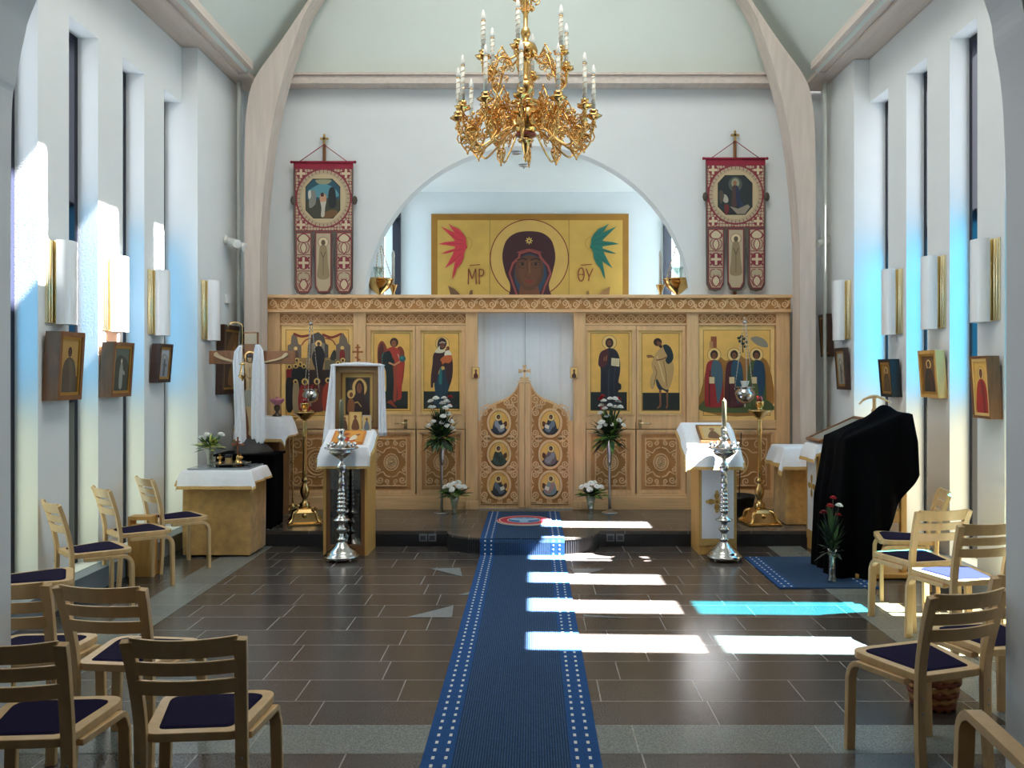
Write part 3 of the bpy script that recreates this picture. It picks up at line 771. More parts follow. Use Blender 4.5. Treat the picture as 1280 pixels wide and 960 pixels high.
def d_festal(A):
    D = Sub(A, 340, 390, 4.572)
    D.p('6f6154', [(86, 262), (86, 190), (104, 182), (108, 140), (122, 118), (140, 142), (148, 182), (165, 190), (165, 262)], False)
    D.p('4c4540', [(205, 385), (205, 182), (216, 172), (222, 130), (262, 114), (296, 140), (304, 178), (320, 190), (320, 385)], False)
    D.p('6f6154', [(362, 275), (364, 188), (380, 178), (386, 135), (404, 118), (424, 150), (432, 180), (446, 190), (446, 275)], False)
    D.p('8a7f6c', [(222, 180), (262, 165), (298, 180), (298, 385), (222, 385)], False)
    D.p('7d2a1c', [(124, 118), (165, 132), (212, 126), (212, 138), (165, 146), (124, 132)]); D.p('7d2a1c', [(290, 122), (338, 138), (392, 118), (390, 132), (336, 152), (290, 136)])
    D.st('8a3a26', curve([(166, 190), (190, 160), (225, 150)], 5), 7); D.st('8a3a26', curve([(300, 150), (340, 160), (362, 190)], 5), 7)
    D.p('9a7a4c', rect(84, 262, 330, 385), False); D.p('6a6046', rect(300, 275, 446, 400), False)
    D.A.halo(*D.c([(264, 180)])[0], 4.2); D.p('17151a', [(246, 205), (264, 192), (285, 205), (300, 250), (288, 320), (278, 385), (256, 372), (245, 330), (226, 262)]); D.e('5a3828', 264, 182, 9, 11)
    D.A.halo(*D.c([(133, 208)])[0], 2.3); D.p('5a4238', [(122, 225), (144, 225), (148, 262), (120, 262)]); D.A.halo(*D.c([(400, 205)])[0], 2.4); D.p('7d2018', [(388, 220), (410, 220), (414, 270), (386, 270)]); D.p('33302c', [(330, 270), (345, 225), (362, 220), (362, 272)])
    D.p('2a1a1a', rect(80, 330, 446, 556), False)
    D.p('7d1a1c', [(84, 325), (112, 322), (116, 385), (84, 390)]); D.p('121418', [(118, 322), (196, 322), (200, 400), (118, 400)]); D.p('101216', [(80, 390), (112, 378), (122, 400), (116, 556), (80, 556)])
    D.p('9a8664', [(120, 410), (150, 405), (152, 556), (118, 556)]); D.p('8f2420', [(160, 425), (215, 420), (222, 556), (152, 556)]); D.p('5d2a20', [(215, 430), (290, 422), (300, 556), (222, 556)]); D.p('a33a26', [(290, 440), (330, 400), (340, 556), (290, 556)])
    D.p('34484a', [(360, 330), (446, 320), (446, 440), (360, 440)]); D.p('6e2420', [(350, 440), (446, 430), (446, 556), (350, 556)])
    for (x, y, r) in ((97, 312, 14), (134, 308, 14), (160, 296, 13), (181, 309, 13), (141, 275, 13), (112, 290, 11), (376, 292, 13), (404, 275, 13), (430, 300, 12), (188, 398, 19), (257, 396, 18), (134, 398, 13), (320, 390, 15)):
        D.A.halo(*D.c([(x, y)])[0], r / 4.57, 'd8b767'); D.e('3a2018', x, y + 2, r * .55, r * .65)
def d_saints(A):
    D = Sub(A, 720, 390, 4.923)
    # generic standing saints on a gold ground with hills and a tree
    D.p('9a6a2c', [(788, 614), (788, 420), (830, 300), (880, 270), (930, 300), (990, 250), (1050, 290), (1110, 270), (1192, 330), (1192, 614)])
    D.p('4c5a30', [(788, 614), (788, 545), (880, 520), (1000, 560), (1100, 530), (1192, 550), (1192, 614)])
    D.p('8a4a2a', rect(832, 150, 868, 220), False); D.p('b08050', rect(824, 180, 846, 222), False)
    D.p('8f8a78', [(1078, 160), (1120, 150), (1170, 175), (1184, 215), (1140, 212), (1100, 190)])
    D.st('3a3420', [(1030, 250), (1026, 160)], 7)
    for (x, y) in ((1005, 160), (1022, 150), (1040, 165), (1050, 185), (1012, 180), (1030, 195), (1044, 212)): D.e('23301c', x, y, 11, 9)
    for (x, robe, over, sh) in ((852, '8f2424', '3f5a66', -1), (975, '4a1a22', '1f4a5c', 0), (1112, '4a5a30', '1f3f5a', 1)):
        D.A.halo(*D.c([(x, 262)])[0], 8.0, GOLDLEAF2, 'a9803a')
        D.p(robe, [(x - 45, 320), (x - 12, 296), (x + 12, 296), (x + 45, 320), (x + 56, 420), (x + 58, 560), (x + 40, 585), (x - 40, 585), (x - 58, 560), (x - 56, 420)])
        D.p(over, [(x - 5, 298), (x + 40, 316), (x + 54, 400), (x + 40, 520), (x + 20, 560), (x + 6, 440), (x - 20, 380)])
        D.st('20140e', [(x - 25, 360), (x - 30, 470), (x - 28, 575)], 5)
        D.e('2a1810', x, 262, 24, 28); D.e('7a4a2e', x, 268, 14, 19); D.st('2a1810', [(x - 8, 266), (x + 8, 266)], 3)
        D.p('d8c294', [(x - 30, 400), (x + 2, 400), (x + 2, 440), (x - 30, 440)], False)

icon_panel(351, 441, 406.5, 525, ic, 'gold icon of a crowd of haloed saints among towers', YF + .022, d_festal, 6)
icon_panel(874, 969, 407, 525, ic, 'gold icon of robed saints in red, blue and green', YF + .022, d_saints, 6)

def stile_frame(mb, px0, px1, py0, py1, ox0, ox1, oy0, oy1, y0, y1, m=0):
    mb.ring([(X(px0), Z(py1)), (X(px1), Z(py1)), (X(px1), Z(py0)), (X(px0), Z(py0))], [(X(ox0), Z(oy1)), (X(ox1), Z(oy1)), (X(ox1), Z(oy0)), (X(ox0), Z(oy0))], y0, y1, m)
def bay(px0, px1, draw, label, door, hx=None, gx=None):
    """one framed icon over a carved panel; a door when it has a handle"""
    if door:
        root = MB(); stile_frame(root, px0 + .6, px1 - .6, 407, 619.5, gx[0], gx[1], 413, 517, YF + .004, YK - .02)
        root_o = None
    mb = MB(); y0 = YF + (.006 if door else 0)
    stile_frame(mb, px0 + (.6 if door else 0), px1 - (.6 if door else 0), 407, 528, gx[0], gx[1], 413, 517, y0, YK - .01)
    mb.ring([(X(gx[0]) - .018, Z(517) - .018), (X(gx[1]) + .018, Z(517) - .018), (X(gx[1]) + .018, Z(413) + .018), (X(gx[0]) - .018, Z(413) + .018)],
            [(X(gx[0]), Z(517)), (X(gx[1]), Z(517)), (X(gx[1]), Z(413)), (X(gx[0]), Z(413))], y0 - .008, y0 + .012)
    bxp(mb, px0 + .6, px1 - .6, 528, 536, y0 - .002, YK - .01)
    f = mb.build('side_door' if door else 'icon_frame', PINE, ic)
    if door: tag(f, label[1])
    icon_panel(gx[0], gx[1], 413, 517, f, label[0], y0 + .016, draw, 4)
    lp = MB()
    p = lower_panel(px0 + .8, px1 - .8, 537, 619, f if False else ic, y0)
    if hx:
        h = MB(); x, z = X(hx), Z(530)
        sg = -1 if hx < 665 else 1
        h.box(x - .018, x + .018, y0 - .006, y0, z - .05, z + .05)
        h.tube([(x, y0, z + .01), (x, y0 - .05, z + .01), (x + sg * .01, y0 - .055, z + .01), (x + sg * .12, y0 - .05, z + .006)], .009, 8)
        h.build('door_handle', BRASSB, f)
bay(457.5, 520, d_angel, ('gold icon of a winged angel in red', 'side door with the winged angel icon'), True, 507, (463, 516))
bay(520, 582, d_mother, ('gold icon of a veiled mother holding a child', ''), False, None, (526, 577))
bay(732, 795, d_christ, ('gold icon of a bearded man in dark robes with open book', ''), False, None, (735, 790))
bay(795, 858, d_john, ('gold icon of a bowing bearded man in ochre cloak', 'side door with the bowing man icon'), True, 800, (799, 853))

# central doors
for sg in (-1, 1):
    def U(cx): return X(590 + cx / 4.8) if sg < 0 else X(2 * 655.8 - (590 + cx / 4.8))
    def W(cy): return Z(450 + cy / 4.8)
    top = curve([(48, 365), (56, 338), (78, 300), (115, 268), (160, 245), (205, 228), (240, 203), (266, 168), (280, 138)], 5)
    XE = X(597.2) if sg < 0 else X(716.8)
    outl = [(XE, ZP + .008), (XE, W(366)), (U(46), W(364))] + [(U(a), W(b)) for a, b in top] + [(U(315), W(138)), (U(315), ZP + .008)]
    mb = MB(); mb.prism(outl, YF + .02, YF + .055)
    ctr = (U(180), W(600))
    leaf = mb.build('door_leaf', PINE, ic)
    mb = MB()                                   # carved ground, sunk look
    g = [(U(54), W(868))] + [(U(a + 8 if a < 200 else a), W(b + 12)) for a, b in top[2:-3]] + [(U(272), W(200)), (U(272), W(868))]
    mb.prism(g, YF + .012, YF + .02); mb.build('carved_ground', PINED, leaf)
    mb = MB()                                   # meeting stile
    mb.box(min(U(281), U(314.5)), max(U(281), U(314.5)), YF - .004, YF + .05, W(886), W(134)); mb.build('meeting_stile', PINE, leaf, .006)
    mb = MB(); y = YF + .010
    for oy in (378, 567, 749):
        mb.ring([(U(162) + a, W(oy) + b) for a, b in ell(0, 0, .138, .168, 28)], [(U(162) + a, W(oy) + b) for a, b in ell(0, 0, .112, .141, 28)], YF - .004, YF + .016)
        for sx in (-1, 1):
            for sz in (-1, 1):
                cx, cz = U(162) + sx * .158 + (.012 * (1 if sx > 0 else -1)), W(oy) + sz * .115
                mb.tube([(q[0], y, q[1]) for q in spiral(cx, cz, .042, 1.6, PI / 2 * sz, sx * sz, 14)], .0095, 4)
                mb.tube([(q[0], y, q[1]) for q in spiral(cx - sx * .058, cz + sz * .066, .03, 1.4, 0 if sx > 0 else PI, sx * sz, 12)], .009, 4)
                mb.tube([(q[0], y, q[1]) for q in curve([(cx + sx * .02, cz - sz * .105), (cx + sx * .045, cz - sz * .04), (cx + sx * .02, cz + sz * .06), (cx - sx * .06, cz + sz * .10)], 4)], .0085, 4)
    for (a, b, r) in ((252, 235, .055), (205, 255, .04), (235, 275, .035), (130, 285, .03), (262, 840, .03), (70, 840, .03), (165, 848, .035)):
        mb.tube([(q[0], y, q[1]) for q in spiral(U(a), W(b), r, 1.6, PI / 2, sg, 14)], .009, 4)
    mb.tube([(q[0], y, q[1]) for q in [(U(60), W(862)), (U(270), W(862))]], .006, 4)
    mb.build('scroll_carving', PINEC, leaf)
    for j, oy in enumerate((378, 567, 749)):
        A = Art(lambda u, v: (u, YF + .008, v))
        A.p('7a5424', [(U(162) + a, W(oy) + b) for a, b in ell(0, 0, .114, .143, 24)])
        A.p(GOLDLEAF, [(U(162) + a, W(oy) + b) for a, b in ell(0, 0, .108, .137, 24)])
        cx, cz = U(162), W(oy); t = -sg
        robe = [('26303f', '8b8f94'), ('3a4a3f', '2c3a30'), ('2a3038', '5a6670')][j] if sg < 0 else [('2b333c', '6a7480'), ('6b5a5e', '8a8890'), ('7b8a90', '9a7a74')][j]
        fig = lambda pts: [(cx + t * a, cz + b) for a, b in smooth(pts, 3)]
        A.p('2a2422', fig([(-.08, -.065), (.08, -.065), (.08, -.095), (.045, -.13), (-.045, -.13), (-.08, -.095)]))
        A.p(robe[0], fig([(-.07, -.075), (-.065, -.02), (-.045, .03), (-.01, .048), (.025, .035), (.04, -.0), (.065, -.03), (.075, -.075), (.04, -.115), (-.03, -.115)]))
        A.p(robe[1], fig([(-.045, .025), (-.015, .03), (.0, -.01), (.045, -.04), (.06, -.08), (.01, -.105), (-.02, -.06), (-.05, -.03)]))
        A.p('5a3020', fig([(.05, .0), (.085, .02), (.09, -.03), (.06, -.045)]))
        A.halo(cx - t * .008, cz + .066, .040, 'e6c987', 'a07a38'); A.p('2a1a12', ell(cx - t * .006, cz + .068, .022, .027, 12)); A.p('80523a', ell(cx - t * .002, cz + .064, .013, .019, 12))
        if j != 1: A.p('ded8c4', [(cx + t * a, cz + b) for a, b in ((.01, -.03), (.055, -.012), (.066, -.05), (.02, -.07))])
        o = A.build('oval_icon', leaf); tag(o, 'oval icon of a seated writing saint' if j != 1 else 'oval icon of a half-figure saint')
# cross on the doors
mb = MB(); cx, y0, y1 = X(655.6), YF - .002, YF + .03
mb.prism([(cx + a, Z(477.5) + b) for a, b in ((-.085, 0), (.085, 0), (.07, .014), (.05, .018), (.035, .04), (-.035, .04), (-.05, .018), (-.07, .014))], y0 - .01, y1 + .01)
mb.box(cx - .011, cx + .011, y0, y1, Z(474.5), Z(459)); mb.box(cx - .048, cx + .048, y0, y1, Z(464.7), Z(462.5)); 
for (dx, dz) in ((-.05, Z(463.6)), (.05, Z(463.6)), (0, Z(458.4))):
    for (a, b) in ((0, 0), (.012, .012), (-.012, .012), (.012, -.012), (-.012, -.012)): mb.ball((cx + dx + a, (y0 + y1) / 2, dz + b), .011, 0, 8)
for s in (-1, 1): mb.tube([(cx + s * q[0], (y0 + y1) / 2, Z(475) + q[1]) for q in spiral(.035, .012, .02, 1.2, PI, -1, 12)], .007, 5)
mb.build('door_cross', PINEC, ic)

# curtain behind the central doors
def curtain(u, v):
    x = X(596) + (X(718) - X(596)) * u
    return (x, YK + .04 + .004 * math.sin(u * 2 * PI * 7) + .002 * math.sin(u * 2 * PI * 17 + v * 3), ZP + .01 + (Z(389) - ZP - .01) * v)
mb = MB(); mb.grid(curtain, 112, 6); 
cu = mb.build('sanctuary_curtain', mat('curtain_white', 'dfe6ea', .9, var=.02), loc=(X(656), YK + .04, ZP + .25))
tag(cu, 'plain white curtain closing the opening above the central doors', 'curtain')
mb = MB(); mb.box(X(656.3) - .004, X(656.3) + .004, YK + .022, YK + .027, ZP + .3, Z(390)); mb.build('curtain_seam', mat('curtain_seam', 'aab4ba', .9), cu)

# small icons hung on the door posts
for (px, nm, lab, robe) in ((595, 0, 'small square icon hung on the post left of the central doors', '5a2018'), (717.2, 1, 'small square icon hung on the post right of the central doors', '4a2a1c')):
    t = thing('small_icon', lab, 'icon', (X(px), YF - .03, Z(466)))
    mb = MB(); bxp(mb, px - 4.6, px + 4.6, 459, 473, YF - .045, YF - .02); mb.build('board', BROWNW, t, .003)
    A = Art(lambda a, b: (X(a), YF - .045, Z(b))); A.p(GOLDLEAF2, rect(px - 4.2, 459.5, px + 4.2, 472.5))
    A.p(robe, smooth([(px - 2.5, 472), (px - 2.2, 468), (px - .8, 466.2), (px - 1.2, 463), (px + .6, 461.5), (px + 1.6, 463.5), (px + 1.2, 466.2), (px + 2.6, 468.5), (px + 2.6, 472)], 3)); A.p('8a5638', ell(px + .2, 464.2, .9, 1.3, 10))
    A.build('painted_panel', t)

# ================================================================== MURAL IN THE SANCTUARY
YM = AY - .043
mu = thing('mother_of_god_panel', 'large gold three-panel painting of a veiled haloed woman between a red and a green wing', 'painting', ((662 - CX) * YM / F, YM, 1.0))
mur = lambda cx, cy: at(440 + cx / 2.909, 170 + cy / 2.909, YM)
A = Art(mur, step=.00025)
p0, p1 = mur(288, 283), mur(1006, 900)
A.mb.box(p0.x, p1.x, YM, YM + .04, 1.0, p0.z, A.mi(mat('mural_brown_gold', '9a6b22', .45, metal=.2, var=.1, vscale=3)))
A.p(mat('mural_gold', 'c99f4c', .42, metal=.2, var=.08, vscale=4), rect(311, 306, 984, 895))
for x in (501, 789): A.st('8a6a2c', [(x, 284), (x, 895)], 2.2)
A.p('6e2418', ell(645, 446, 144, 144, 48)); A.p(mat('mural_halo', 'cfa558', .4, metal=.2, var=.06, vscale=4), ell(645, 446, 140.5, 140.5, 48))
VEIL, EDGE = '3a1418', '8a4038'
A.p(VEIL, [(547, 450), (550, 410), (565, 375), (598, 352), (644, 346), (690, 352), (722, 375), (736, 410), (739, 450), (728, 500), (716, 545), (735, 590), (800, 640), (830, 895), (450, 895), (480, 640), (560, 590), (575, 545), (558, 500)], True)
A.p(EDGE, [(569, 500), (582, 460), (604, 440), (606, 424), (645, 413), (684, 424), (690, 440), (716, 470), (726, 500), (706, 545), (690, 590), (710, 640), (590, 640), (600, 590), (584, 545)])
A.p(VEIL, [(576, 500), (588, 466), (611, 446), (613, 430), (645, 420), (678, 430), (683, 446), (709, 474), (718, 500), (699, 543), (684, 590), (700, 640), (600, 640), (608, 590), (591, 543)])
A.p('263a4c', [(590, 500), (604, 452), (645, 428), (690, 452), (708, 500), (695, 545), (670, 580), (620, 580), (598, 545)], True)
A.p('6a3c20', [(612, 540), (675, 540), (690, 600), (720, 680), (570, 680), (604, 600)])
A.p('57341e', [(594, 490), (604, 450), (645, 434), (688, 450), (697, 490), (690, 525), (664, 556), (643, 562), (622, 552), (600, 525)], True)
A.p('643d22', [(612, 470), (645, 448), (680, 470), (684, 500), (668, 535), (643, 548), (620, 532), (606, 500)], True)
for sx in (-1, 1):
    e = 644 + sx * 24
    A.st('2a140c', curve([(e - 19, 452), (e, 445), (e + 17, 452)], 4), 4.5)
    A.p('3a2012', ell(e, 466, 17, 6, 16)); A.p('6e4a30', ell(e, 466, 14, 4, 16)); A.p('1a0d08', ell(e, 465.5, 6, 4.5, 12))
    A.st('4a2816', curve([(e - 16, 476), (e, 481), (e + 14, 476)], 4), 2.5)
    A.st('5d3218', curve([(644 + sx * 34, 500), (644 + sx * 30, 525), (644 + sx * 18, 545)], 4), 3)
A.st('5a3018', curve([(636, 456), (637, 490), (631, 508), (640, 516), (652, 514)], 5), 4); A.st('7d512f', curve([(645, 458), (646, 500)], 3), 4)
A.p('7a2c1c', [(628, 528), (638, 524), (645, 526), (652, 524), (662, 528), (645, 536)], True)
A.st('5a3018', curve([(632, 545), (645, 548), (658, 545)], 3), 3)
A.st('8a4038', curve([(600, 424), (645, 412), (690, 424)], 5), 3)
for i in range(8):
    a = 2 * PI * i / 8; A.st('d9b860', [(644 + 5 * math.cos(a), 381 + 5 * math.sin(a)), (644 + 13 * math.cos(a), 381 + 13 * math.sin(a))], 3)
A.p('d9b860', ell(644, 381, 7, 7, 12)); A.p(VEIL, ell(644, 381, 4, 4, 12))
gw = [(1172, 55), (1140, 75), (1095, 95), (1062, 130), (1042, 165), (1040, 200), (1033, 232), (1045, 240), (1055, 265), (1060, 310), (1080, 350), (1110, 385), (1125, 430), (1145, 465), (1137, 410), (1125, 345), (1122, 332), (1150, 350), (1197, 382), (1168, 335), (1137, 275), (1132, 258), (1180, 272), (1226, 275), (1180, 255), (1125, 237), (1122, 222), (1190, 212), (1245, 205), (1195, 190), (1140, 185), (1122, 180), (1142, 158), (1190, 112), (1226, 75), (1185, 95), (1140, 115), (1127, 120), (1150, 87)]
cw = lambda pts, m: [(349 + .5 * (1174 - x if m else x), 290.9 + .5 * y) for x, y in pts]
for m, c, c2 in ((1, 'c02f36', '8f1d26'), (0, '14604f', '0a4136')):
    A.p(c, cw(gw, m))
    for q in (((1065, 150), (1100, 125), (1140, 98)), ((1062, 180), (1100, 170), (1150, 135)), ((1060, 205), (1110, 203), (1180, 200)), ((1066, 240), (1110, 250), (1170, 262)), ((1075, 275), (1120, 315), (1160, 350)), ((1078, 310), (1105, 350), (1130, 420))):
        A.st(c2, cw(q, m), 1.6)
    A.st('8a6a2c', cw(curve([(1036, 150), (1005, 175), (1000, 215), (1025, 250)], 4), m), 1.2)
INK = '7a3018'                                   # lettering
for q in (((423, 540), (424, 482), (437, 520), (450, 482), (452, 540)), ((463, 540), (463, 483)), curve([(463, 485), (476, 487), (479, 498), (474, 508), (463, 510)], 4)): A.st(INK, list(q), 4)
for q in (((428, 471), (466, 468)), ((832, 470), (872, 467))): A.st(INK, list(q), 3)
A.st(INK, ell(833, 504, 11, 24, 20) + [(844, 504)], 4); A.st(INK, [(824, 504), (843, 504)], 3.5)
A.st(INK, [(851, 482), (862, 512), (876, 482)], 4); A.st(INK, [(862, 510), (860, 528)], 4)
A.p('6a4526', [(350, 545), (372, 556), (392, 575), (402, 600), (440, 700), (400, 700), (370, 620)]); A.p('6a4526', [(424, 585), (430, 562), (438, 560), (440, 600)])
A.p('8a6030', [(938, 548), (915, 560), (880, 590), (850, 700), (890, 700), (930, 620)]); A.p('8a6030', [(860, 562), (852, 566), (848, 600), (866, 596)])
A.build('painted_panel', mu)

# ================================================================== CHURCH BANNERS
def banner(ox, oy, label, scene):
    """crop coordinates scale 4 relative to (ox, oy)"""
    Y = 9.925
    cv = lambda a, b: at(ox + a / 4, oy + b / 4, Y)
    base = cv(338, 875)
    t = thing('church_banner', label, 'banner', (base.x, 9.96, base.z))
    mb = MB(); a, b = cv(338, 118), cv(338, 930)
    mb.tube([(a.x, 9.962, a.z), (b.x, 9.962, b.z)], .019, 10); mb.build('pole', BROWNW, t)
    mb = MB(); q = cv(338, 92)
    mb.box(q.x - .012, q.x + .012, 9.945, 9.965, q.z - .075, q.z + .045); mb.box(q.x - .038, q.x + .038, 9.945, 9.965, q.z - .008, q.z + .016)
    for dx, dz in ((-.038, .004), (.038, .004), (0, .048)): mb.ball((q.x + dx, 9.955, q.z + dz), .014, 0, 8)
    mb.build('pole_cross', BRASS, t)
    mb = MB(); l, r = cv(178, 211), cv(495, 211)
    mb.tube([(l.x, Y - .005, l.z), (r.x, Y - .005, r.z)], .013, 8)
    for e in (l, r): mb.ball((e.x, Y - .005, e.z), .018, 0, 8)
    k = cv(338, 122)
    mb.tube([(l.x + .08, Y, l.z), (k.x, 9.935, k.z)], .005, 5); mb.tube([(r.x - .08, Y, r.z), (k.x, 9.935, k.z)], .005, 5)
    mb.build('cross_bar', REDF, t)
    A = Art(cv, step=.0003)
    DK, CR, RD = '4a3a30', 'b0a083', '7c2633'
    A.p('5a5148', [(187, 215), (487, 215), (487, 570), (485, 840), (470, 868), (440, 876), (410, 868), (396, 840), (390, 590), (384, 840), (368, 868), (338, 876), (308, 868), (296, 840), (288, 590), (278, 840), (262, 868), (235, 876), (205, 868), (191, 840), (188, 570)])
    A.p(REDF, rect(190, 212, 486, 243), False); A.p(RD, rect(195, 243, 480, 556))
    # woven ornament of cream shapes between red lines
    A.hold = True
    for (x0, x1) in ((195, 480),):
        for i in range(19):
            for j in range(20):
                x, y = 199 + i * 14.8, 247 + j * 15.3
                d = math.hypot((x + 8 - 338) / 1.0, (y + 8 - 392) / 1.08)
                if d < 137: continue
                A.p(CR, rect(x, y, x + 12.3, y + 12.6) if (i * 2 + j) % 5 else [(x + 6, y - 1), (x + 12.5, y + 6), (x + 6, y + 13), (x - 1, y + 6)])
    A.hold = False; A.k += 1
    for (cx, cy) in ((225, 268), (450, 268), (225, 524), (450, 524)):
        A.p(RD, ell(cx, cy, 25, 25, 14)); A.p('c9b998', [(cx + a, cy + b) for a, b in ((-6, -22), (6, -22), (6, -6), (22, -6), (22, 6), (6, 6), (6, 22), (-6, 22), (-6, 6), (-22, 6), (-22, -6), (-6, -6))])
    A.p(RD, ell(338, 392, 140, 150, 40)); A.p('a8977a', ell(338, 392, 132, 142, 40))
    A.hold = True
    for i in range(40):
        a = 2 * PI * i / 40; A.st(RD, [(338 + 118 * math.cos(a), 392 + 127 * math.sin(a)), (338 + 134 * math.cos(a), 392 + 144 * math.sin(a))], 3)
    A.hold = False; A.k += 1
    A.p('b9a582', ell(338, 392, 112, 122, 36))
    A.p('1a1a16', [(284, 294), (382, 294), (422, 334), (422, 452), (386, 493), (288, 493), (248, 452), (248, 334)])
    scene(A)
    # three tails
    for (x0, x1) in ((200, 278), (298, 378), (404, 480)):
        c = (x0 + x1) / 2; A.p(RD, [(x0, 562), (x1, 562), (x1, 830), (c + 24, 862), (c - 24, 862), (x0, 830)]); A.p(CR, [(x0 + 5, 568), (x1 - 5, 568), (x1 - 5, 827), (c + 21, 856), (c - 21, 856), (x0 + 5, 827)])
        if abs(c - 338) < 5:
            A.p(CR, [(308, 600), (368, 600), (370, 800), (355, 815), (322, 815), (306, 800)]); A.halo(338, 612, 24, 'cfc09a', RD)
            A.p('8a7858', smooth([(338, 625), (356, 640), (362, 720), (366, 790), (310, 790), (314, 720), (320, 640)], 4)); A.p('5a4a36', ell(338, 614, 11, 14, 12)); A.st('5a4a36', [(326, 660), (338, 690), (350, 660)], 4); A.st('5a4a36', [(338, 690), (338, 780)], 3)
            for i in range(5): A.p(CR, ell(314 + i * 12, 838, 5, 5, 8))
            for i in range(3): A.p(CR, ell(318 + i * 20, 575, 6, 7, 8))
        else:
            C2 = 'c6b797'
            for pts in ([(c, 572), (c + 24, 590), (c + 16, 608), (c - 16, 608), (c - 24, 590)], [(c, 616), (c + 13, 640), (c, 666), (c - 13, 640)], [(c, 800), (c + 17, 823), (c, 848), (c - 17, 823)]):
                cy = sum(q[1] for q in pts) / len(pts)
                A.p(RD, smooth([(c + (x - c) * 1.35, cy + (y - cy) * 1.25) for x, y in pts], 4)); A.p(C2, smooth(pts, 4))
            A.st(RD, [(x0 + 5, 674), (x1 - 5, 674)], 4); A.st(RD, [(x0 + 5, 756), (x1 - 5, 756)], 4)
            A.p(RD, ell(c, 715, 31, 34, 18)); A.p(C2, [(c + a, 715 + b) for a, b in ((-6, -28), (6, -28), (6, -6), (26, -6), (26, 6), (6, 6), (6, 28), (-6, 28), (-6, 6), (-26, 6), (-26, -6), (-6, -6))])
            for s in (-1, 1):
                A.st(RD, curve([(c + s * 8, 668), (c + s * 24, 655), (c + s * 28, 630), (c + s * 18, 616)], 4), 4); A.st(RD, curve([(c + s * 6, 764), (c + s * 26, 772), (c + s * 28, 800), (c + s * 14, 806), (c + s * 10, 792)], 4), 4)
                A.st(RD, curve([(c + s * 14, 850), (c + s * 24, 832), (c + s * 30, 815)], 4), 4); A.p(RD, ell(c + s * 27, 690, 5, 6, 10)); A.p(RD, ell(c + s * 27, 741, 5, 6, 10))
    A.build('cloth', t)
    mb = MB()
    for a in (186, 494):
        q = cv(a, 402); mb.ball((q.x, Y - .004, q.z), .036, 0, 8, (.9, .35, 1.5))
    mb.build('tassel', mat('tassel_grey_brown', '4f463c', .9), t)
def s_left(A):
    A.p('1f4a5a', [(286, 298), (380, 298), (418, 336), (418, 400), (252, 400), (252, 336)]); A.p('4f8490', smooth([(260, 360), (300, 330), (338, 318), (390, 340), (415, 380), (360, 390), (300, 385)], 3)); A.p('8a8a6a', smooth([(300, 300), (376, 300), (360, 320), (315, 320)], 3))
    A.p('3a3a2c', [(252, 400), (418, 395), (418, 450), (384, 489), (290, 489), (252, 450)]); A.p('6a4a28', smooth([(330, 470), (380, 450), (410, 460), (380, 488), (330, 488)], 3))
    A.p('b8b0a0', smooth([(322, 400), (342, 385), (352, 405), (346, 440), (342, 482), (326, 482), (328, 440)], 3)); A.p('b88a6a', smooth([(322, 372), (340, 368), (352, 380), (350, 405), (322, 408)], 3)); A.p('3a2418', ell(332, 374, 9, 11, 12))
    A.p('1a2224', smooth([(368, 345), (382, 336), (396, 350), (402, 420), (388, 440), (366, 430), (362, 380)], 3)); A.p('7a7a72', smooth([(268, 380), (285, 350), (300, 370), (298, 420), (268, 440)], 3)); A.p('c2bcae', smooth([(262, 360), (274, 352), (276, 385), (264, 395)], 3))
def s_right(A):
    A.p('20282c', [(286, 298), (380, 298), (418, 336), (418, 450), (384, 489), (290, 489), (252, 450), (252, 336)]); A.p('4a5048', ell(336, 340, 34, 38, 20)); A.p('8a8a70', ell(336, 334, 20, 24, 16))
    A.p('46302e', smooth([(322, 350), (340, 344), (352, 360), (348, 420), (340, 450), (318, 448), (320, 390)], 3)); A.p('1c2c46', smooth([(340, 350), (356, 370), (362, 420), (380, 445), (345, 450)], 3)); A.p('8a5a40', ell(334, 333, 9, 12, 12))
    A.p('8a8070', [(308, 450), (350, 462), (398, 440), (410, 452), (384, 488), (345, 488)]); A.p('a8a090', smooth([(270, 400), (285, 390), (300, 410), (298, 430), (280, 430)], 3)); A.p('6a2424', smooth([(282, 440), (305, 450), (300, 486), (285, 486)], 3)); A.p('4a4438', smooth([(254, 380), (268, 370), (280, 400), (262, 440)], 3))
banner(320, 150, 'ornate crimson and cream church banner left of the arch, painting with a standing white-robed figure', s_left)
banner(835, 145.5, 'ornate crimson and cream church banner right of the arch, painting with a dark kneeling scene', s_right)
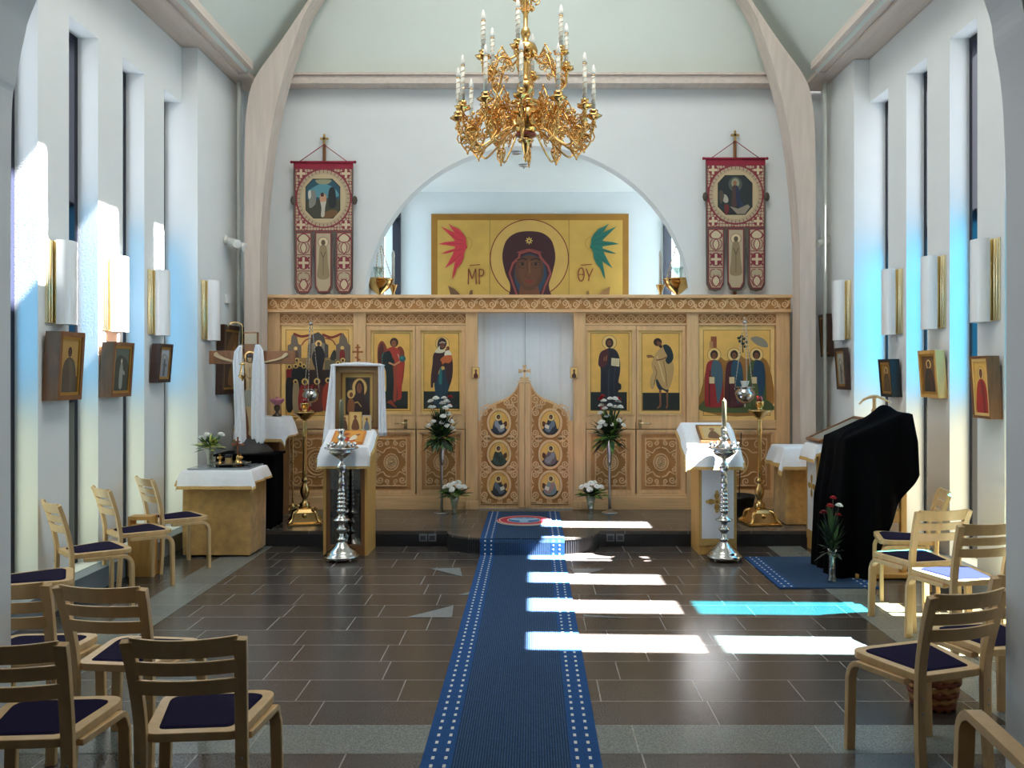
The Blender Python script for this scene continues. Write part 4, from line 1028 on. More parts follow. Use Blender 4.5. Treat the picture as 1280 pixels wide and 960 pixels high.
# ================================================================== CHANDELIER
CH_C = at(657, 100, 7.0); CH_C = Vector((CH_C.x, 7.0, 0))
ch = thing('chandelier', 'big gilt two-tier chandelier with white electric candles hanging before the arch', 'chandelier', (CH_C.x, 7.0, 3.42))
cx, cy = CH_C.x, 7.0
mb = MB()
prof = [(0, 3.40), (.012, 3.42), (.02, 3.445), (.012, 3.46), (.02, 3.49), (.03, 3.53), (.034, 3.56), (.06, 3.57), (.068, 3.585), (.04, 3.60), (.035, 3.62), (.07, 3.635), (.085, 3.66), (.118, 3.70), (.13, 3.76), (.12, 3.81), (.09, 3.845), (.05, 3.86), (.125, 3.868), (.13, 3.88), (.12, 3.892), (.045, 3.90), (.03, 3.93),
        (.035, 3.96), (.06, 3.985), (.07, 4.02), (.06, 4.05), (.03, 4.07), (.022, 4.12), (.03, 4.2), (.022, 4.24), (.07, 4.25), (.095, 4.275), (.10, 4.31), (.085, 4.35), (.05, 4.375), (.02, 4.39), (.035, 4.43), (.042, 4.45), (.035, 4.48), (.018, 4.5), (.02, 4.6), (.017, 4.9), (.026, 4.93), (.02, 4.96), (.013, 5.0), (.013, 5.3), (.03, 5.34), (.01, 5.38)]
mb.lathe(prof, 24, (cx, cy, 0)); stem = mb.build('stem', GOLD, ch)
mb = MB(); mb.tube([(cx, cy, 5.36), (cx, cy, 9.36)], .008, 6)
mb.build('hanging_rod', GOLD, ch)
mb = MB(); mb.lathe([(.075, 3.615), (.085, 3.62), (.085, 3.632), (.07, 3.635)], 20, (cx, cy, 0)); mb.build('red_band', mat('red_enamel', '8a2a24', .3), stem)
# scrolls on the upper stem
mb = MB()
for k in range(4):
    M = Matrix.Translation((cx, cy, 0)) @ Matrix.Rotation(k * PI / 2 + .4, 4, 'Z')
    for (ox, oz, r, s) in ((.085, 4.74, .045, 1), (.12, 4.90, .06, 1), (.16, 5.02, .05, -1), (.09, 5.08, .05, 1), (.06, 4.66, .025, -1)):
        mb.tube([(p[0], 0, p[1]) for p in spiral(ox, oz, r, 1.7, -PI / 2, s, 16)], .007, 5, 0, M=M)
    mb.tube([(q[0], 0, q[1]) for q in curve([(.02, 4.62), (.05, 4.70), (.04, 4.82), (.14, 4.90), (.20, 5.02), (.10, 5.14), (.03, 5.2)], 5)], .008, 5, 0, M=M)
mb.build('stem_scrolls', GOLD, stem)

def tier(n, rad, zc, rot, zb, rb, cl, big):
    """n scrolled arms from the bowl at radius rb, height zb, to cups at radius rad, height zc"""
    protos = None
    for k in range(n):
        a = rot + 2 * PI * k / n
        if protos is None:
            h = bpy.data.objects.new('arm', None)
            mb = MB()
            mb.tube([(q[0], 0, q[1]) for q in curve([(rb, zb), (rb + .07, zb - .05), (rad * .62, zb - .06), (rad * .82, zc - .17), (rad * .98, zc - .13), (rad, zc - .045)], 6)], .0095, 6)
            sc = 1 if big else .62
            for (fx, dz, r, s, a0) in ((.36, .02, .055, 1, 0), (.52, .045, .05, -1, PI), (.70, -.02, .055, 1, PI / 2), (.55, -.085, .05, -1, -PI / 2), (.84, -.05, .045, 1, PI), (.42, .10, .04, 1, -PI / 2), (.90, -.14, .05, -1, PI / 2), (.64, .07, .03, 1, 0)):
                mb.tube([(q[0], 0, q[1]) for q in spiral(rad * fx + rb * .25, zc + dz * sc - .03, r * sc, 1.7, a0, s, 14)], .0062 if big else .005, 5)
            # leafy crest above and pendant below the arm
            x = rad * .56
            mb.tube([(q[0], 0, q[1]) for q in curve([(x - .07 * sc, zc + .02), (x - .05 * sc, zc + .09 * sc), (x, zc + .15 * sc), (x + .05 * sc, zc + .09 * sc), (x + .07 * sc, zc + .02)], 5)], .006, 5)
            mb.tube([(q[0], 0, q[1]) for q in spiral(x, zc + .075 * sc, .033 * sc, 1.5, PI / 2, 1, 12)], .006, 5); mb.ball((x, 0, zc + .165 * sc), .011, 0, 6)
            xx = rad * .86; z0 = zc - .15 * (1 if big else .7); w = sc * 1.0
            for s in (-1, 1):
                for dy in (-.012, .012):
                    mb.tube([(q[0], dy + q[1], q[2]) for q in curve([(xx, 0, z0 + .01), (xx + s * .045 * w, 0, z0 - .012 * w), (xx + s * .052 * w, 0, z0 - .055 * w), (xx + s * .022 * w, -dy * .5, z0 - .10 * w), (xx, -dy, z0 - .125 * w)], 5)], .0065, 5)
                mb.tube([(xx + s * .022 * w + q[0], 0, z0 - .045 * w + q[1]) for q in spiral(0, 0, .022 * w, 1.4, PI / 2, s, 10)], .006, 5)
                mb.tube([(xx + s * .012 * w + q[0], 0, z0 - .085 * w + q[1]) for q in spiral(0, 0, .013 * w, 1.2, PI / 2, s, 8)], .005, 5)
            if big:
                mb.tube([(q[0], 0, q[1]) for q in curve([(rb - .01, zb - .14), (rad * .30, zc - .11), (rad * .50, zc - .20), (rad * .70, zc - .275), (rad * .80, zc - .255), (rad * .80, zc - .20), (rad * .72, zc - .19)], 6)], .0085, 5)
                for dy in (-.018, .018):
                    for (fx, dz, r, s, a0) in ((.46, -.005, .042, 1, PI), (.62, .01, .04, -1, 0), (.76, -.09, .036, 1, -PI / 2), (.40, -.10, .036, -1, PI / 2), (.95, -.09, .034, 1, 0)):
                        mb.tube([(q[0], dy, q[1]) for q in spiral(rad * fx + rb * .2, zc + dz, r, 1.6, a0, s, 12)], .006, 4)
                for (fx, dz) in ((.33, -.03), (.5, -.06), (.68, -.1), (.8, -.03), (.58, .11), (.42, .12)): mb.ball((rad * fx + .02, 0, zc + dz), .014, 0, 7, (1, .7, 1.2))
            mb.ball((rad * .86, 0, z0 - .132 * sc), .010, 0, 6, (1, 1, 1.6))
            # leaves: small flared cups under the candle pan
            arm = mb.build('arm', GOLD, None)
            mc = MB()
            lob = lambda an, z: 1 + .14 * math.cos(6 * an) if z > zc - .012 else 1
            mc.lathe([(0, zc - .075), (.012, zc - .07), (.02, zc - .05), (.012, zc - .035), (.03, zc - .022), (.056, zc - .004), (.062, zc + .008), (.05, zc + .004), (.022, zc - .008), (.02, zc + .02), (.03, zc + .035), (.031, zc + .05), (.018, zc + .04)], 18, (rad, 0, 0), 0, None, lob)
            cup = mc.build('candle_cup', GOLD, None)
            md = MB(); z = zc + .03; md.tube([(rad, 0, z), (rad, 0, z + cl)], .0165, 10, 0)
            sp = [(rad + .0172 * math.cos(t), .0172 * math.sin(t), z + .02 + (cl - .03) * t / (2 * PI * 6)) for t in [2 * PI * 6 * i / 72 for i in range(73)]]
            md.tube(sp, .002, 3, 1); md.lathe([(.0175, z + cl - .008), (.0175, z + cl)], 10, (rad, 0, 0), 1)
            md.lathe([(.0165, z + cl), (.019, z + cl + .02), (.017, z + cl + .045), (.009, z + cl + .075), (0, z + cl + .09)], 10, (rad, 0, 0), 2)
            can = md.build('candle', [CANDLEW, GOLD, FLAMEG], None)
            bpy.data.objects.remove(h); protos = (arm, cup, can)
            arm.parent = ch; cup.parent = arm; can.parent = arm
            arm.location = (0, 0, -3.42)
            for o in (cup, can): o.location = (0, 0, 0)
        else:
            arm = protos[0].copy(); col.objects.link(arm)
            for q in protos[1:]:
                c = q.copy(); col.objects.link(c); c.parent = arm
        arm.rotation_euler = (0, 0, a)
tier(12, .55, 3.77, R(-93), 3.82, .08, .30, True)
tier(6, .36, 4.21, R(-99), 4.28, .06, .26, False)

# ================================================================== CHAIRS
def chair_proto():
    root = thing('birch_chair', 'x', 'chair')
    # seat outline (x, y): rounded trapezoid, front at +y
    def seat_outline(d=0, k=5):
        P = [(-.165 + d, -.20 + d), (.165 - d, -.20 + d), (.22 - d, .20 - d), (-.22 + d, .20 - d)]
        rr = [.05, .05, .085, .085]; out = []
        for i in range(4):
            p = Vector(P[i]); a = (Vector(P[i - 1]) - p).normalized(); b = (Vector(P[(i + 1) % 4]) - p).normalized(); r = max(.02, rr[i] - d * .6)
            s, e = p + a * r, p + b * r
            for j in range(k + 1):
                t = j / k; out.append(tuple(s * (1 - t) ** 2 + p * 2 * t * (1 - t) + e * t * t))
        return out
    Mz = Matrix.Rotation(-PI / 2, 4, 'X')         # builder prism x,z -> x,y
    def z_ring(mb, o, i, z0, z1, m=0):
        n = len(o); vs = [(p[0], p[1], z) for z in (z1, z0) for q in (o, i) for p in q]; fs = []
        for a in range(n):
            b = (a + 1) % n
            fs += [(a, b, n + b, n + a), (2 * n + b, 2 * n + a, 3 * n + a, 3 * n + b), (b, a, 2 * n + a, 2 * n + b), (n + a, n + b, 3 * n + b, 3 * n + a)]
        mb.add(vs, fs, m)
    mb = MB(); z_ring(mb, seat_outline(0), seat_outline(.042), .418, .45); mb.build('seat_frame', BIRCH, root, .004)
    mb = MB(); o = seat_outline(.040); o2 = seat_outline(.052); n = len(o)
    mb.add([(p[0], p[1], .425) for p in o] + [(p[0], p[1], .450) for p in o] + [(p[0], p[1], .456) for p in o2], [tuple(range(n))[::-1], tuple(range(2 * n, 3 * n))] + [(i, (i + 1) % n, n + (i + 1) % n, n + i) for i in range(n)] + [(n + i, n + (i + 1) % n, 2 * n + (i + 1) % n, 2 * n + i) for i in range(n)])
    mb.build('seat_cushion', PADM, root)
    for s in (-1, 1):
        mb = MB(); x = s * .205
        pts = [(x + s * .012, .185, 0), (x + s * .004, .185, .33)] + [(x, .185 - .07 * (1 - math.cos(t)), .33 + .073 * math.sin(t)) for t in [PI / 2 * i / 6 for i in range(1, 7)]] + [(s * .165, -.12, .403)]
        mb.sweep(pts, .045, .026, (1, 0, 0)); mb.build('front_leg', BIRCH, root, .004)
        mb = MB()
        pts = curve([(s * .175, -.215, 0), (s * .172, -.20, .2), (s * .17, -.197, .42), (s * .172, -.212, .55), (s * .18, -.25, .70), (s * .187, -.285, .80)], 4)
        mb.sweep(pts, [.042] * len(pts), .026, (1, 0, 0))
        for z in (.30, .36): mb.tube([(s * .172, -.213, z), (s * .172, -.217, z)], .006, 8, 1)
        mb.build('rear_leg', [BIRCH, CHROME], root, .005)
    def back_y(z): return -.205 - (max(0, z - .48) / .32) ** 1.3 * .08
    for (za, zb) in ((.738, .806), (.673, .724), (.600, .655)):
        mb = MB(); n = 12; vs = []
        for i in range(n + 1):
            u = -1 + 2 * i / n; x = u * .178
            for z in (za, zb):
                zz = z + (.006 * u * u if zb > .8 and z == zb else 0)
                y = back_y(z) - .03 * (1 - u * u)
                vs += [(x, y - .007, zz), (x, y + .007, zz)]
        fs = [(0, 1, 3, 2), (n * 4, n * 4 + 2, n * 4 + 3, n * 4 + 1)]
        for i in range(n):
            a, b = i * 4, i * 4 + 4
            fs += [(a, a + 2, b + 2, b), (a + 1, b + 1, b + 3, a + 3), (a, b, b + 1, a + 1), (a + 2, a + 3, b + 3, b + 2)]
        mb.add(vs, fs); mb.build('backrest_slat', BIRCH, root, .003)
    return root
chair = chair_proto(); first = True
def place_chair(x, y, deg, label, group=None):
    global first
    o = chair if first else copy_tree(chair)
    first = False
    o.location = (x, y, .0); o.rotation_euler = (0, 0, R(deg)); o['label'] = label
    if group: o['group'] = group
    return o
# along the left wall
GL, GR = 'birch chairs on the left side', 'birch chairs on the right side'
place_chair(-3.13, 6.18, -46, 'birch chair by the left wall, nearest of the three angled chairs below the wall icons', GL)
place_chair(-3.15, 6.92, -46, 'birch chair by the left wall, middle one of the three angled chairs', GL)
place_chair(-3.10, 7.56, -46, 'birch chair by the left wall nearest to the gold covered table', GL)
place_chair(-3.04, 5.30, -62, 'birch chair partly hidden by the left pier, only seat and front leg showing', GL)
place_chair(-2.27, 3.95, 3, 'birch chair at the left edge in the second row, half hidden by the pier', GL)
place_chair(-1.78, 3.90, -6, 'birch chair in the second row with the back turned, nearer to the aisle', GL)
place_chair(-1.77, 3.14, 4, 'birch chair in the left front corner of the picture, cut by the left edge', GL)
place_chair(-1.20, 3.20, 5, 'birch chair with its back to the viewer, closest to the runner on the left', GL)
# right side
place_chair(1.70, 3.80, 18, 'large birch chair in the right foreground, its back slats toward the viewer', GR)
place_chair(2.66, 5.40, 10, 'birch chair on the right with sunlit white edges on its slats', GR)
place_chair(2.62, 5.90, 12, 'birch chair on the right with blue light on its seat', GR)
place_chair(2.84, 6.60, 75, 'birch chair on the right farthest back, beside the black draped stand', GR)
place_chair(2.18, 4.12, 10, 'birch chair mostly hidden behind the large foreground chair and the right pier', GR)

# armchair cut by the lower right corner
t = thing('armchair', 'bentwood armchair with black seat in the lower right corner', 'armchair', (0, 0, 0))
for s in (-1, 1):
    mb = MB(); x = s * .27
    pts = [(x, .22, 0), (x, .21, .30), (x, .19, .55)] + [(x, .19 - .08 * (1 - math.cos(q)), .57 + .085 * math.sin(q)) for q in [PI / 2 * i / 6 for i in range(7)]] + [(x, -.12, .645), (x, -.26, .635)]
    mb.sweep(curve(pts, 2), .052, .03, (1, 0, 0)); mb.build('arm_frame', BIRCH, t, .005)
    mb = MB(); mb.sweep(curve([(x * .9, -.26, 0), (x * .9, -.25, .45), (x * .9, -.36, .92)], 4), .045, .028, (1, 0, 0)); mb.build('rear_leg', BIRCH, t, .005)
mb = MB(); mb.box(-.245, .245, -.25, .22, .38, .46); mb.build('seat_cushion', BLACKC, t, .025)
mb = MB(); mb.box(-.25, .25, -.26, .225, .345, .38); mb.build('seat_frame', BIRCH, t, .006)
mb = MB()
for za, zb in ((.55, .64), (.68, .77), (.81, .90)): mb.box(-.24, .24, -.30 - (za - .5) * .2, -.275 - (za - .5) * .2, za, zb)
mb.build('backrest_slat', BIRCH, t, .006)
t.location = (1.615, 2.50, 0); t.rotation_euler = (0, 0, R(-2))

# ================================================================== WALL LIGHTS
def sconce(name_y0, y1, z0, z1, sg, label, Xf):
    ym = (name_y0 + y1) / 2; w = y1 - name_y0
    t = thing('wall_light', label, 'wall light', (sg * Xf, ym, (z0 + z1) / 2), 'brass and opal wall lights')
    mb = MB()
    def bx(xa, xb, ya, yb, za, zb): mb.box(min(sg * (Xf - xa), sg * (Xf - xb)), max(sg * (Xf - xa), sg * (Xf - xb)), ya, yb, za, zb)
    bx(0, .012, name_y0, y1, z0, z1); bx(.012, .035, name_y0 + w * .30, y1 - w * .30, z0 + .01, z1 - .01); bx(.012, .05, name_y0 + w * .24, name_y0 + w * .27, z0, z1); bx(.012, .05, y1 - w * .27, y1 - w * .24, z0, z1)
    for yy in (name_y0 + w * .06, name_y0 + w * .17, y1 - w * .06, y1 - w * .17):
        mb.tube([(sg * (Xf - .014), yy, z0 + .004), (sg * (Xf - .014), yy, z1 - .004)], .0125, 10)
    mb.build('brass_plate', BRASSB, t, .002)
    mb = MB(); n = 14; rr = w * .30; P = []
    for i in range(n + 1):
        a = PI * i / n; P.append((.045 + .085 * math.sin(a) ** .7, ym - rr * math.cos(a)))
    for z in (z0 - .004, z1 + .004): pass
    vs = [(sg * (Xf - p[0]), p[1], z) for z in (z0 - .006, z1 + .006) for p in P]
    k = n + 1
    fs = [(i, i + 1, k + i + 1, k + i) for i in range(n)]
    if sg > 0: fs = [f[::-1] for f in fs]
    mb.add(vs, fs, 0, True); mb.add(vs, [tuple(range(k)), tuple(range(2 * k - 1, k - 1, -1)), (0, k, 2 * k - 1, k - 1)], 0, False)
    mb.build('opal_shade', OPAL, t)
def zof(py, Y): return EYE + (CY - py) * Y / F
for (pa, pb, yt, ybm, sg, Xf, wd, lab) in (
        (56, 0, 303, 405, -1, XW, .33, 'brass and opal wall light on the left wall nearest to the viewer'),
        (127, 0, 322, 414, -1, XW, .33, 'brass and opal wall light on the left wall, second from the viewer'),
        (184, 0, 339, 419, -1, XW, .33, 'brass and opal wall light on the left wall, third from the viewer'),
        (251, 0, 352, 425, -1, XT, .33, 'brass and opal wall light on the left wall beside the thermostat'),
        (1251, 0, 301, 402, 1, XW, .33, 'brass and opal wall light on the right wall nearest to the viewer'),
        (1183, 0, 322, 411, 1, XW, .33, 'brass and opal wall light on the right wall, second from the viewer'),
        (1129, 0, 338, 418, 1, XW, .33, 'brass and opal wall light on the right wall, third from the viewer'),
        (1064, 0, 352, 425, 1, XT, .33, 'brass and opal wall light on the right wall farthest from the viewer')):
    Y0 = F * Xf / abs(pa - CX); Ym = Y0 + wd * .55
    sconce(Y0, Y0 + wd, zof(ybm, Ym), zof(yt, Ym), sg, lab, Xf)

# ================================================================== WALL ICONS
def wall_icon(sg, Xf, pn, pf, yt, ybm, depth, frame_m, label, draw, fw=.045, inner_m=GILT, tilt=.03):
    """pn / pf: picture x of the near wall edge and of the far front edge"""
    Y0 = F * Xf / abs(pn - CX); Y1 = F * (Xf - depth) / abs(pf - CX)
    Ym = (Y0 + Y1) / 2; z0, z1 = zof(ybm, Ym), zof(yt, Ym)
    t = thing('framed_icon', label, 'icon', (sg * Xf, Ym, (z0 + z1) / 2))
    Xn = Xf - depth
    # build in x' = along wall, z ; y' = depth outwards, then map
    def mp(u, d, v): return Vector((sg * (Xf - d - tilt * (v - z0) / (z1 - z0)), Y0 + (Y1 - Y0) * u, v))
    W, H = Y1 - Y0, z1 - z0
    mb = MB()
    def slab(o, i, d0, d1, m):
        vs = [mp(p[0], d, p[1]) for d in (d1, d0) for q in (o, i) for p in q]; n = 4; fs = []
        for a in range(n):
            b = (a + 1) % n
            fs += [(a, b, n + b, n + a), (b, a, 2 * n + a, 2 * n + b), (n + a, n + b, 3 * n + b, 3 * n + a)]
        mb.add(vs, fs, m)
    def rc(k): return [(k / W, z0 + k), (1 - k / W, z0 + k), (1 - k / W, z1 - k), (k / W, z1 - k)]
    slab(rc(0), rc(fw), 0, depth, 0); slab(rc(fw), rc(fw + .022), depth * .55, depth * .93, 1)
    mb.build('frame', [frame_m, inner_m], t)
    flip = sg < 0
    A = Art(lambda u, v: mp(1 - (fw + u * (W - 2 * fw)) / W if sg > 0 else (fw + u * (W - 2 * fw)) / W, depth * .84, z0 + fw + v * (H - 2 * fw)), (-sg, 0, 0), .0002)
    draw(A); A.build('painted_panel', t)
    mb = MB(); mb.add([mp(p[0], .002, p[1]) for p in rc(0.002)], [(0, 1, 2, 3)]); mb.build('backing', BROWNW, t)
    return t
def saint(bg, robe, over, skin='8a5638', halo=True, low=None, hair='2a1810', w=1.0):
    def d(A):
        A.p(bg, rect(0, 0, 1, 1))
        if low: A.p(low, rect(.05, .02, .95, .32))
        if halo: A.p('8a5a28', ell(.5, .74, .185, .125, 20)); A.p(GOLDLEAF2, ell(.5, .74, .17, .115, 20))
        A.p(robe, smooth([(.5 - .30 * w, .04), (.5 - .30 * w, .35), (.5 - .22 * w, .56), (.42, .64), (.58, .64), (.5 + .22 * w, .56), (.5 + .30 * w, .35), (.5 + .30 * w, .04)], 4))
        A.p(over, smooth([(.45, .60), (.60, .58), (.70, .40), (.68, .08), (.56, .06), (.52, .35)], 4))
        A.p(hair, ell(.5, .74, .10, .085, 16)); A.p(skin, ell(.5, .73, .065, .06, 14)); A.st(hair, [(.46, .735), (.54, .735)], .012)
        A.p(skin, smooth([(.40, .36), (.48, .42), (.47, .46), (.40, .42)], 3))
    return d
def photo_like(bg, fig, up):
    def d(A):
        A.p(bg, rect(0, 0, 1, 1)); A.p(up, smooth([(.05, .6), (.3, .8), (.7, .75), (.95, .6), (.95, .95), (.05, .95)], 3))
        A.p(fig, smooth([(.42, .12), (.40, .45), (.44, .60), (.5, .66), (.58, .58), (.60, .4), (.58, .12)], 4)); A.p('c8b8a0', ell(.5, .68, .05, .05, 12)); A.p(fig, smooth([(.58, .5), (.72, .44), (.7, .38), (.58, .42)], 3))
    return d
wall_icon(-1, XW, 52, 102, 415, 500, .11, BROWNW, 'brown box-framed dark saint icon on the left wall nearest to the viewer', saint('a98448', '4e4436', '5f5240', '5a3a26', False, '3a3428', w=1.2), .035)
wall_icon(-1, XW, 123, 164, 428, 496, .10, BROWNW, 'brown-framed glazed picture with a pale standing figure, second on the left wall', photo_like('3c4038', '8f9088', '5d655c'), .03)
wall_icon(-1, XW, 186, 213, 430, 478, .08, WALNUT, 'dark narrow framed picture, third on the left wall', photo_like('8d939a', '5a5f66', 'aab2b8'), .03)
def d_brown(A):
    A.p('3a2a1c', rect(0, 0, 1, 1)); A.p('6a4a2a', smooth([(.1, .55), (.3, .95), (.7, .95), (.9, .55)], 3)); A.p('9a7040', smooth([(.35, .62), (.45, .85), (.6, .85), (.7, .62)], 3)); A.p('7a5630', smooth([(.2, .08), (.3, .42), (.5, .3), (.7, .42), (.8, .08)], 3)); A.p('4a4a40', smooth([(.4, .1), (.5, .4), (.62, .1)], 3)); A.p('9a7040', ell(.5, .88, .07, .05, 12))
wall_icon(-1, XT, 269, 311, 408, 492, .07, WALNUT, 'large dark brown icon on the left wall behind the crucifix', d_brown, .05)
wall_icon(1, XW, 1254, 1216, 445, 523, .09, BROWNW, 'icon of a red-robed saint on gold, nearest on the right wall', saint(GOLDLEAF, 'a3231f', '7d1a18', '7a4a30', True, None, '5a1a16', 1.15), .02, GOLDLEAF2)
wall_icon(1, XW, 1185, 1151, 438, 497, .08, OAK, 'pale gold-framed dark saint icon, second on the right wall', saint('6a4a2c', '2e2a24', '4a3020', '6a4a30', True), .03)
wall_icon(1, XW, 1128, 1101, 449, 496, .09, BLACKP, 'small gilt icon draped in black on the right wall above the wooden staff', saint('8d6a30', '4a3a24', '5a4428', '6a4a30', True), .03)
wall_icon(1, XT, 1064, 1046, 435, 487, .05, WALNUT, 'narrow glazed silver icon on the right wall, above the black draped stand', photo_like('8d8a80', '5d5a54', 'a5a298'), .035)
wall_icon(1, XT, 1043, 1026, 393, 446, .05, WALNUT, 'dark reddish icon on the right wall farthest back, beside the timber rib', saint('6a4228', '3a2018', '5a2a1c', '7a5030', False), .03)

# notice frame low on the right wall
t = thing('notice_frame', 'thin framed white notice low on the right wall beside the pier', 'notice', (XW, 6.22, 1.0))
mb = MB(); ya, yb, za, zb = 6.10, 6.34, .63, .92
mb.box(XW - .015, XW, ya, yb, za, zb); mb.build('frame', BROWNW, t)
mb = MB(); mb.box(XW - .018, XW - .015, ya + .015, yb - .015, za + .015, zb - .015); mb.build('sheet', flat('d5dbdf'), t)

# double spotlights and thermostat
for sg, pxw, lab in ((-1, 281, 'white double spotlight on the left wall beside the timber rib'), (1, 1036, 'white double spotlight on the right wall beside the timber rib')):
    Y = F * XT / abs(pxw - CX); z = zof(300, Y); x = sg * XT
    t = thing('double_spotlight', lab, 'spotlight', (x, Y, z))
    M = Matrix.Translation((x, Y, z)) @ Matrix.Rotation(sg * -PI / 2, 4, 'Y')
    mb = MB(); mb.lathe([(.055, 0), (.055, .02), (.04, .035), (.012, .04)], 14, (0, 0, 0), 0, M)
    mb.tube([(x - sg * .03, Y, z), (x - sg * .11, Y, z - .01), (x - sg * .12, Y, z - .05)], .012, 8)
    mb.tube([(x - sg * .12, Y - .075, z - .05), (x - sg * .12, Y + .075, z - .05)], .010, 8)
    mb.build('bracket', WHITEP, t)
    for dy, ax in ((-.07, (-sg * .9, -.75, -.35)), (.07, (-sg * .9, -.25, -.40))):
        a = Vector(ax).normalized(); p = Vector((x - sg * .10, Y + dy, z - .03))
        q = Vector((0, 0, 1)).rotation_difference(a).to_matrix().to_4x4()
        mb = MB(); mb.lathe([(.0, -.07), (.03, -.068), (.04, -.05), (.042, .10), (.046, .11), (.046, .125), (.040, .125)], 14, (0, 0, 0), 0, Matrix.Translation(p) @ q)
        mb.lathe([(.04, .122), (0, .118)], 14, (0, 0, 0), 1, Matrix.Translation(p) @ q)
        mb.build('lamp_head', [WHITEP, CHROME], t)
Y = F * XT / (CX - 283)
mb = MB(); z = zof(374, Y); mb.box(-XT, -XT + .03, Y - .045, Y + .045, z - .05, z + .05); mb.box(-XT + .03, -XT + .034, Y - .03, Y + .03, z - .02, z + .03)
tag(mb.build('thermostat', WHITEP, bev=.006, loc=(-XT, Y, z)), 'small white thermostat box on the left wall', 'thermostat')
# sockets in the platform riser
for i, (px, lab) in enumerate(((529, 'grey wall socket in the step riser, left one of the left pair'), (540.5, 'grey wall socket in the step riser, touching the left end of the rounded step'), (763, 'grey wall socket in the step riser close to the right end of the rounded step'), (775, 'grey wall socket in the step riser, rightmost one'))):
    x = (px - CX) * PLY / F; z = .085
    mb = MB(); mb.box(x - .038, x + .038, PLY - .016, PLY - .004, z - .035, z + .035); mb.box(x - .026, x + .026, PLY - .02, PLY - .016, z - .022, z + .022, 1)
    tag(mb.build('wall_socket', [mat('socket_grey', '6d7278', .4), mat('socket_dark', '3a3d42', .4)], loc=(x, PLY - .01, z)), lab, 'socket', 'sockets in the platform riser')
# ================================================================== CLOTH
def drape(mb, x0, x1, y0, y1, zf, hl, hr, hf, hb, n=44, seed=0, flare=.22, fold=.018, trim=.022, off=.012):
    """sheet laid over a rectangular top, hanging hl/hr/hf/hb over the left, right, front and back edges"""
    rnd = random.Random(seed); ph = [rnd.uniform(0, 6) for _ in range(4)]
    S0, S1, T0, T1 = x0 - hl, x1 + hr, y0 - hf, y1 + hb
    def fn(u, v):
        s, t = S0 + (S1 - S0) * u, T0 + (T1 - T0) * v
        cx, cy = min(max(s, x0), x1), min(max(t, y0), y1)
        ex, ey = s - cx, t - cy
        d = math.hypot(ex, ey)
        x, y, z = cx, cy, zf(cx, cy) + .004
        if d > 0:
            z -= d * .97
            k = min(1, d / .08)
            if ex: x += math.copysign(off * k + flare * abs(ex) * (1 if not ey else .8), ex)
            if ey: y += math.copysign(off * k + flare * abs(ey) * (1 if not ex else .8), ey)
            w = fold * min(1, d / .15)
            if abs(ex) > abs(ey): x += math.copysign(1, ex) * w * (.5 + .5 * math.sin(t * 24 + ph[0])) 
            else: y += math.copysign(1, ey) * w * (.5 + .5 * math.sin(s * 24 + ph[1]))
        return (x, y, z)
    def mf(u, v):
        s, t = S0 + (S1 - S0) * u, T0 + (T1 - T0) * v
        return 1 if (hl and s < S0 + trim) or (hr and s > S1 - trim * 1.6) or (hf and t < T0 + trim) or (hb and t > T1 - trim * 1.6) else 0
    mb.grid(fn, n, n, 0, True, mf)

def bloom(mb, c, r, m=0, tilt=(0, 0)):
    c = Vector(c); M = Matrix.Translation(c) @ Matrix.Rotation(tilt[0], 4, 'X') @ Matrix.Rotation(tilt[1], 4, 'Y')
    for lay, (n, k, up) in enumerate(((12, 1.0, .05), (10, .8, .32), (7, .5, .55))):
        for i in range(n):
            a = 2 * PI * i / n + lay * .4; ca, sa = math.cos(a), math.sin(a)
            tip = (r * k * ca, r * k * sa, r * up); w = r * .24
            mb.add([(0, 0, r * .1), (r * k * .6 * ca - w * sa, r * k * .6 * sa + w * ca, r * (up * .7 + .12)), tip, (r * k * .6 * ca + w * sa, r * k * .6 * sa - w * ca, r * (up * .7 + .12))], [(0, 1, 2, 3)], m, False, M)
    mb.ball((0, 0, r * .35), r * .32, m, 7, M=M)
def leaf(mb, base, tip, w, m=0):
    b, t = Vector(base), Vector(tip); d = t - b
    s = d.cross(Vector((0, 0, 1)));
    if s.length < 1e-5: s = Vector((1, 0, 0))
    s = s.normalized() * w / 2; up = s.cross(d).normalized() * d.length * .10
    mb.add([b, b + d * .4 + s + up * .4, t, b + d * .4 - s + up * .4, b + d * .45 + up], [(0, 1, 4), (1, 2, 4), (2, 3, 4), (3, 0, 4)], m)

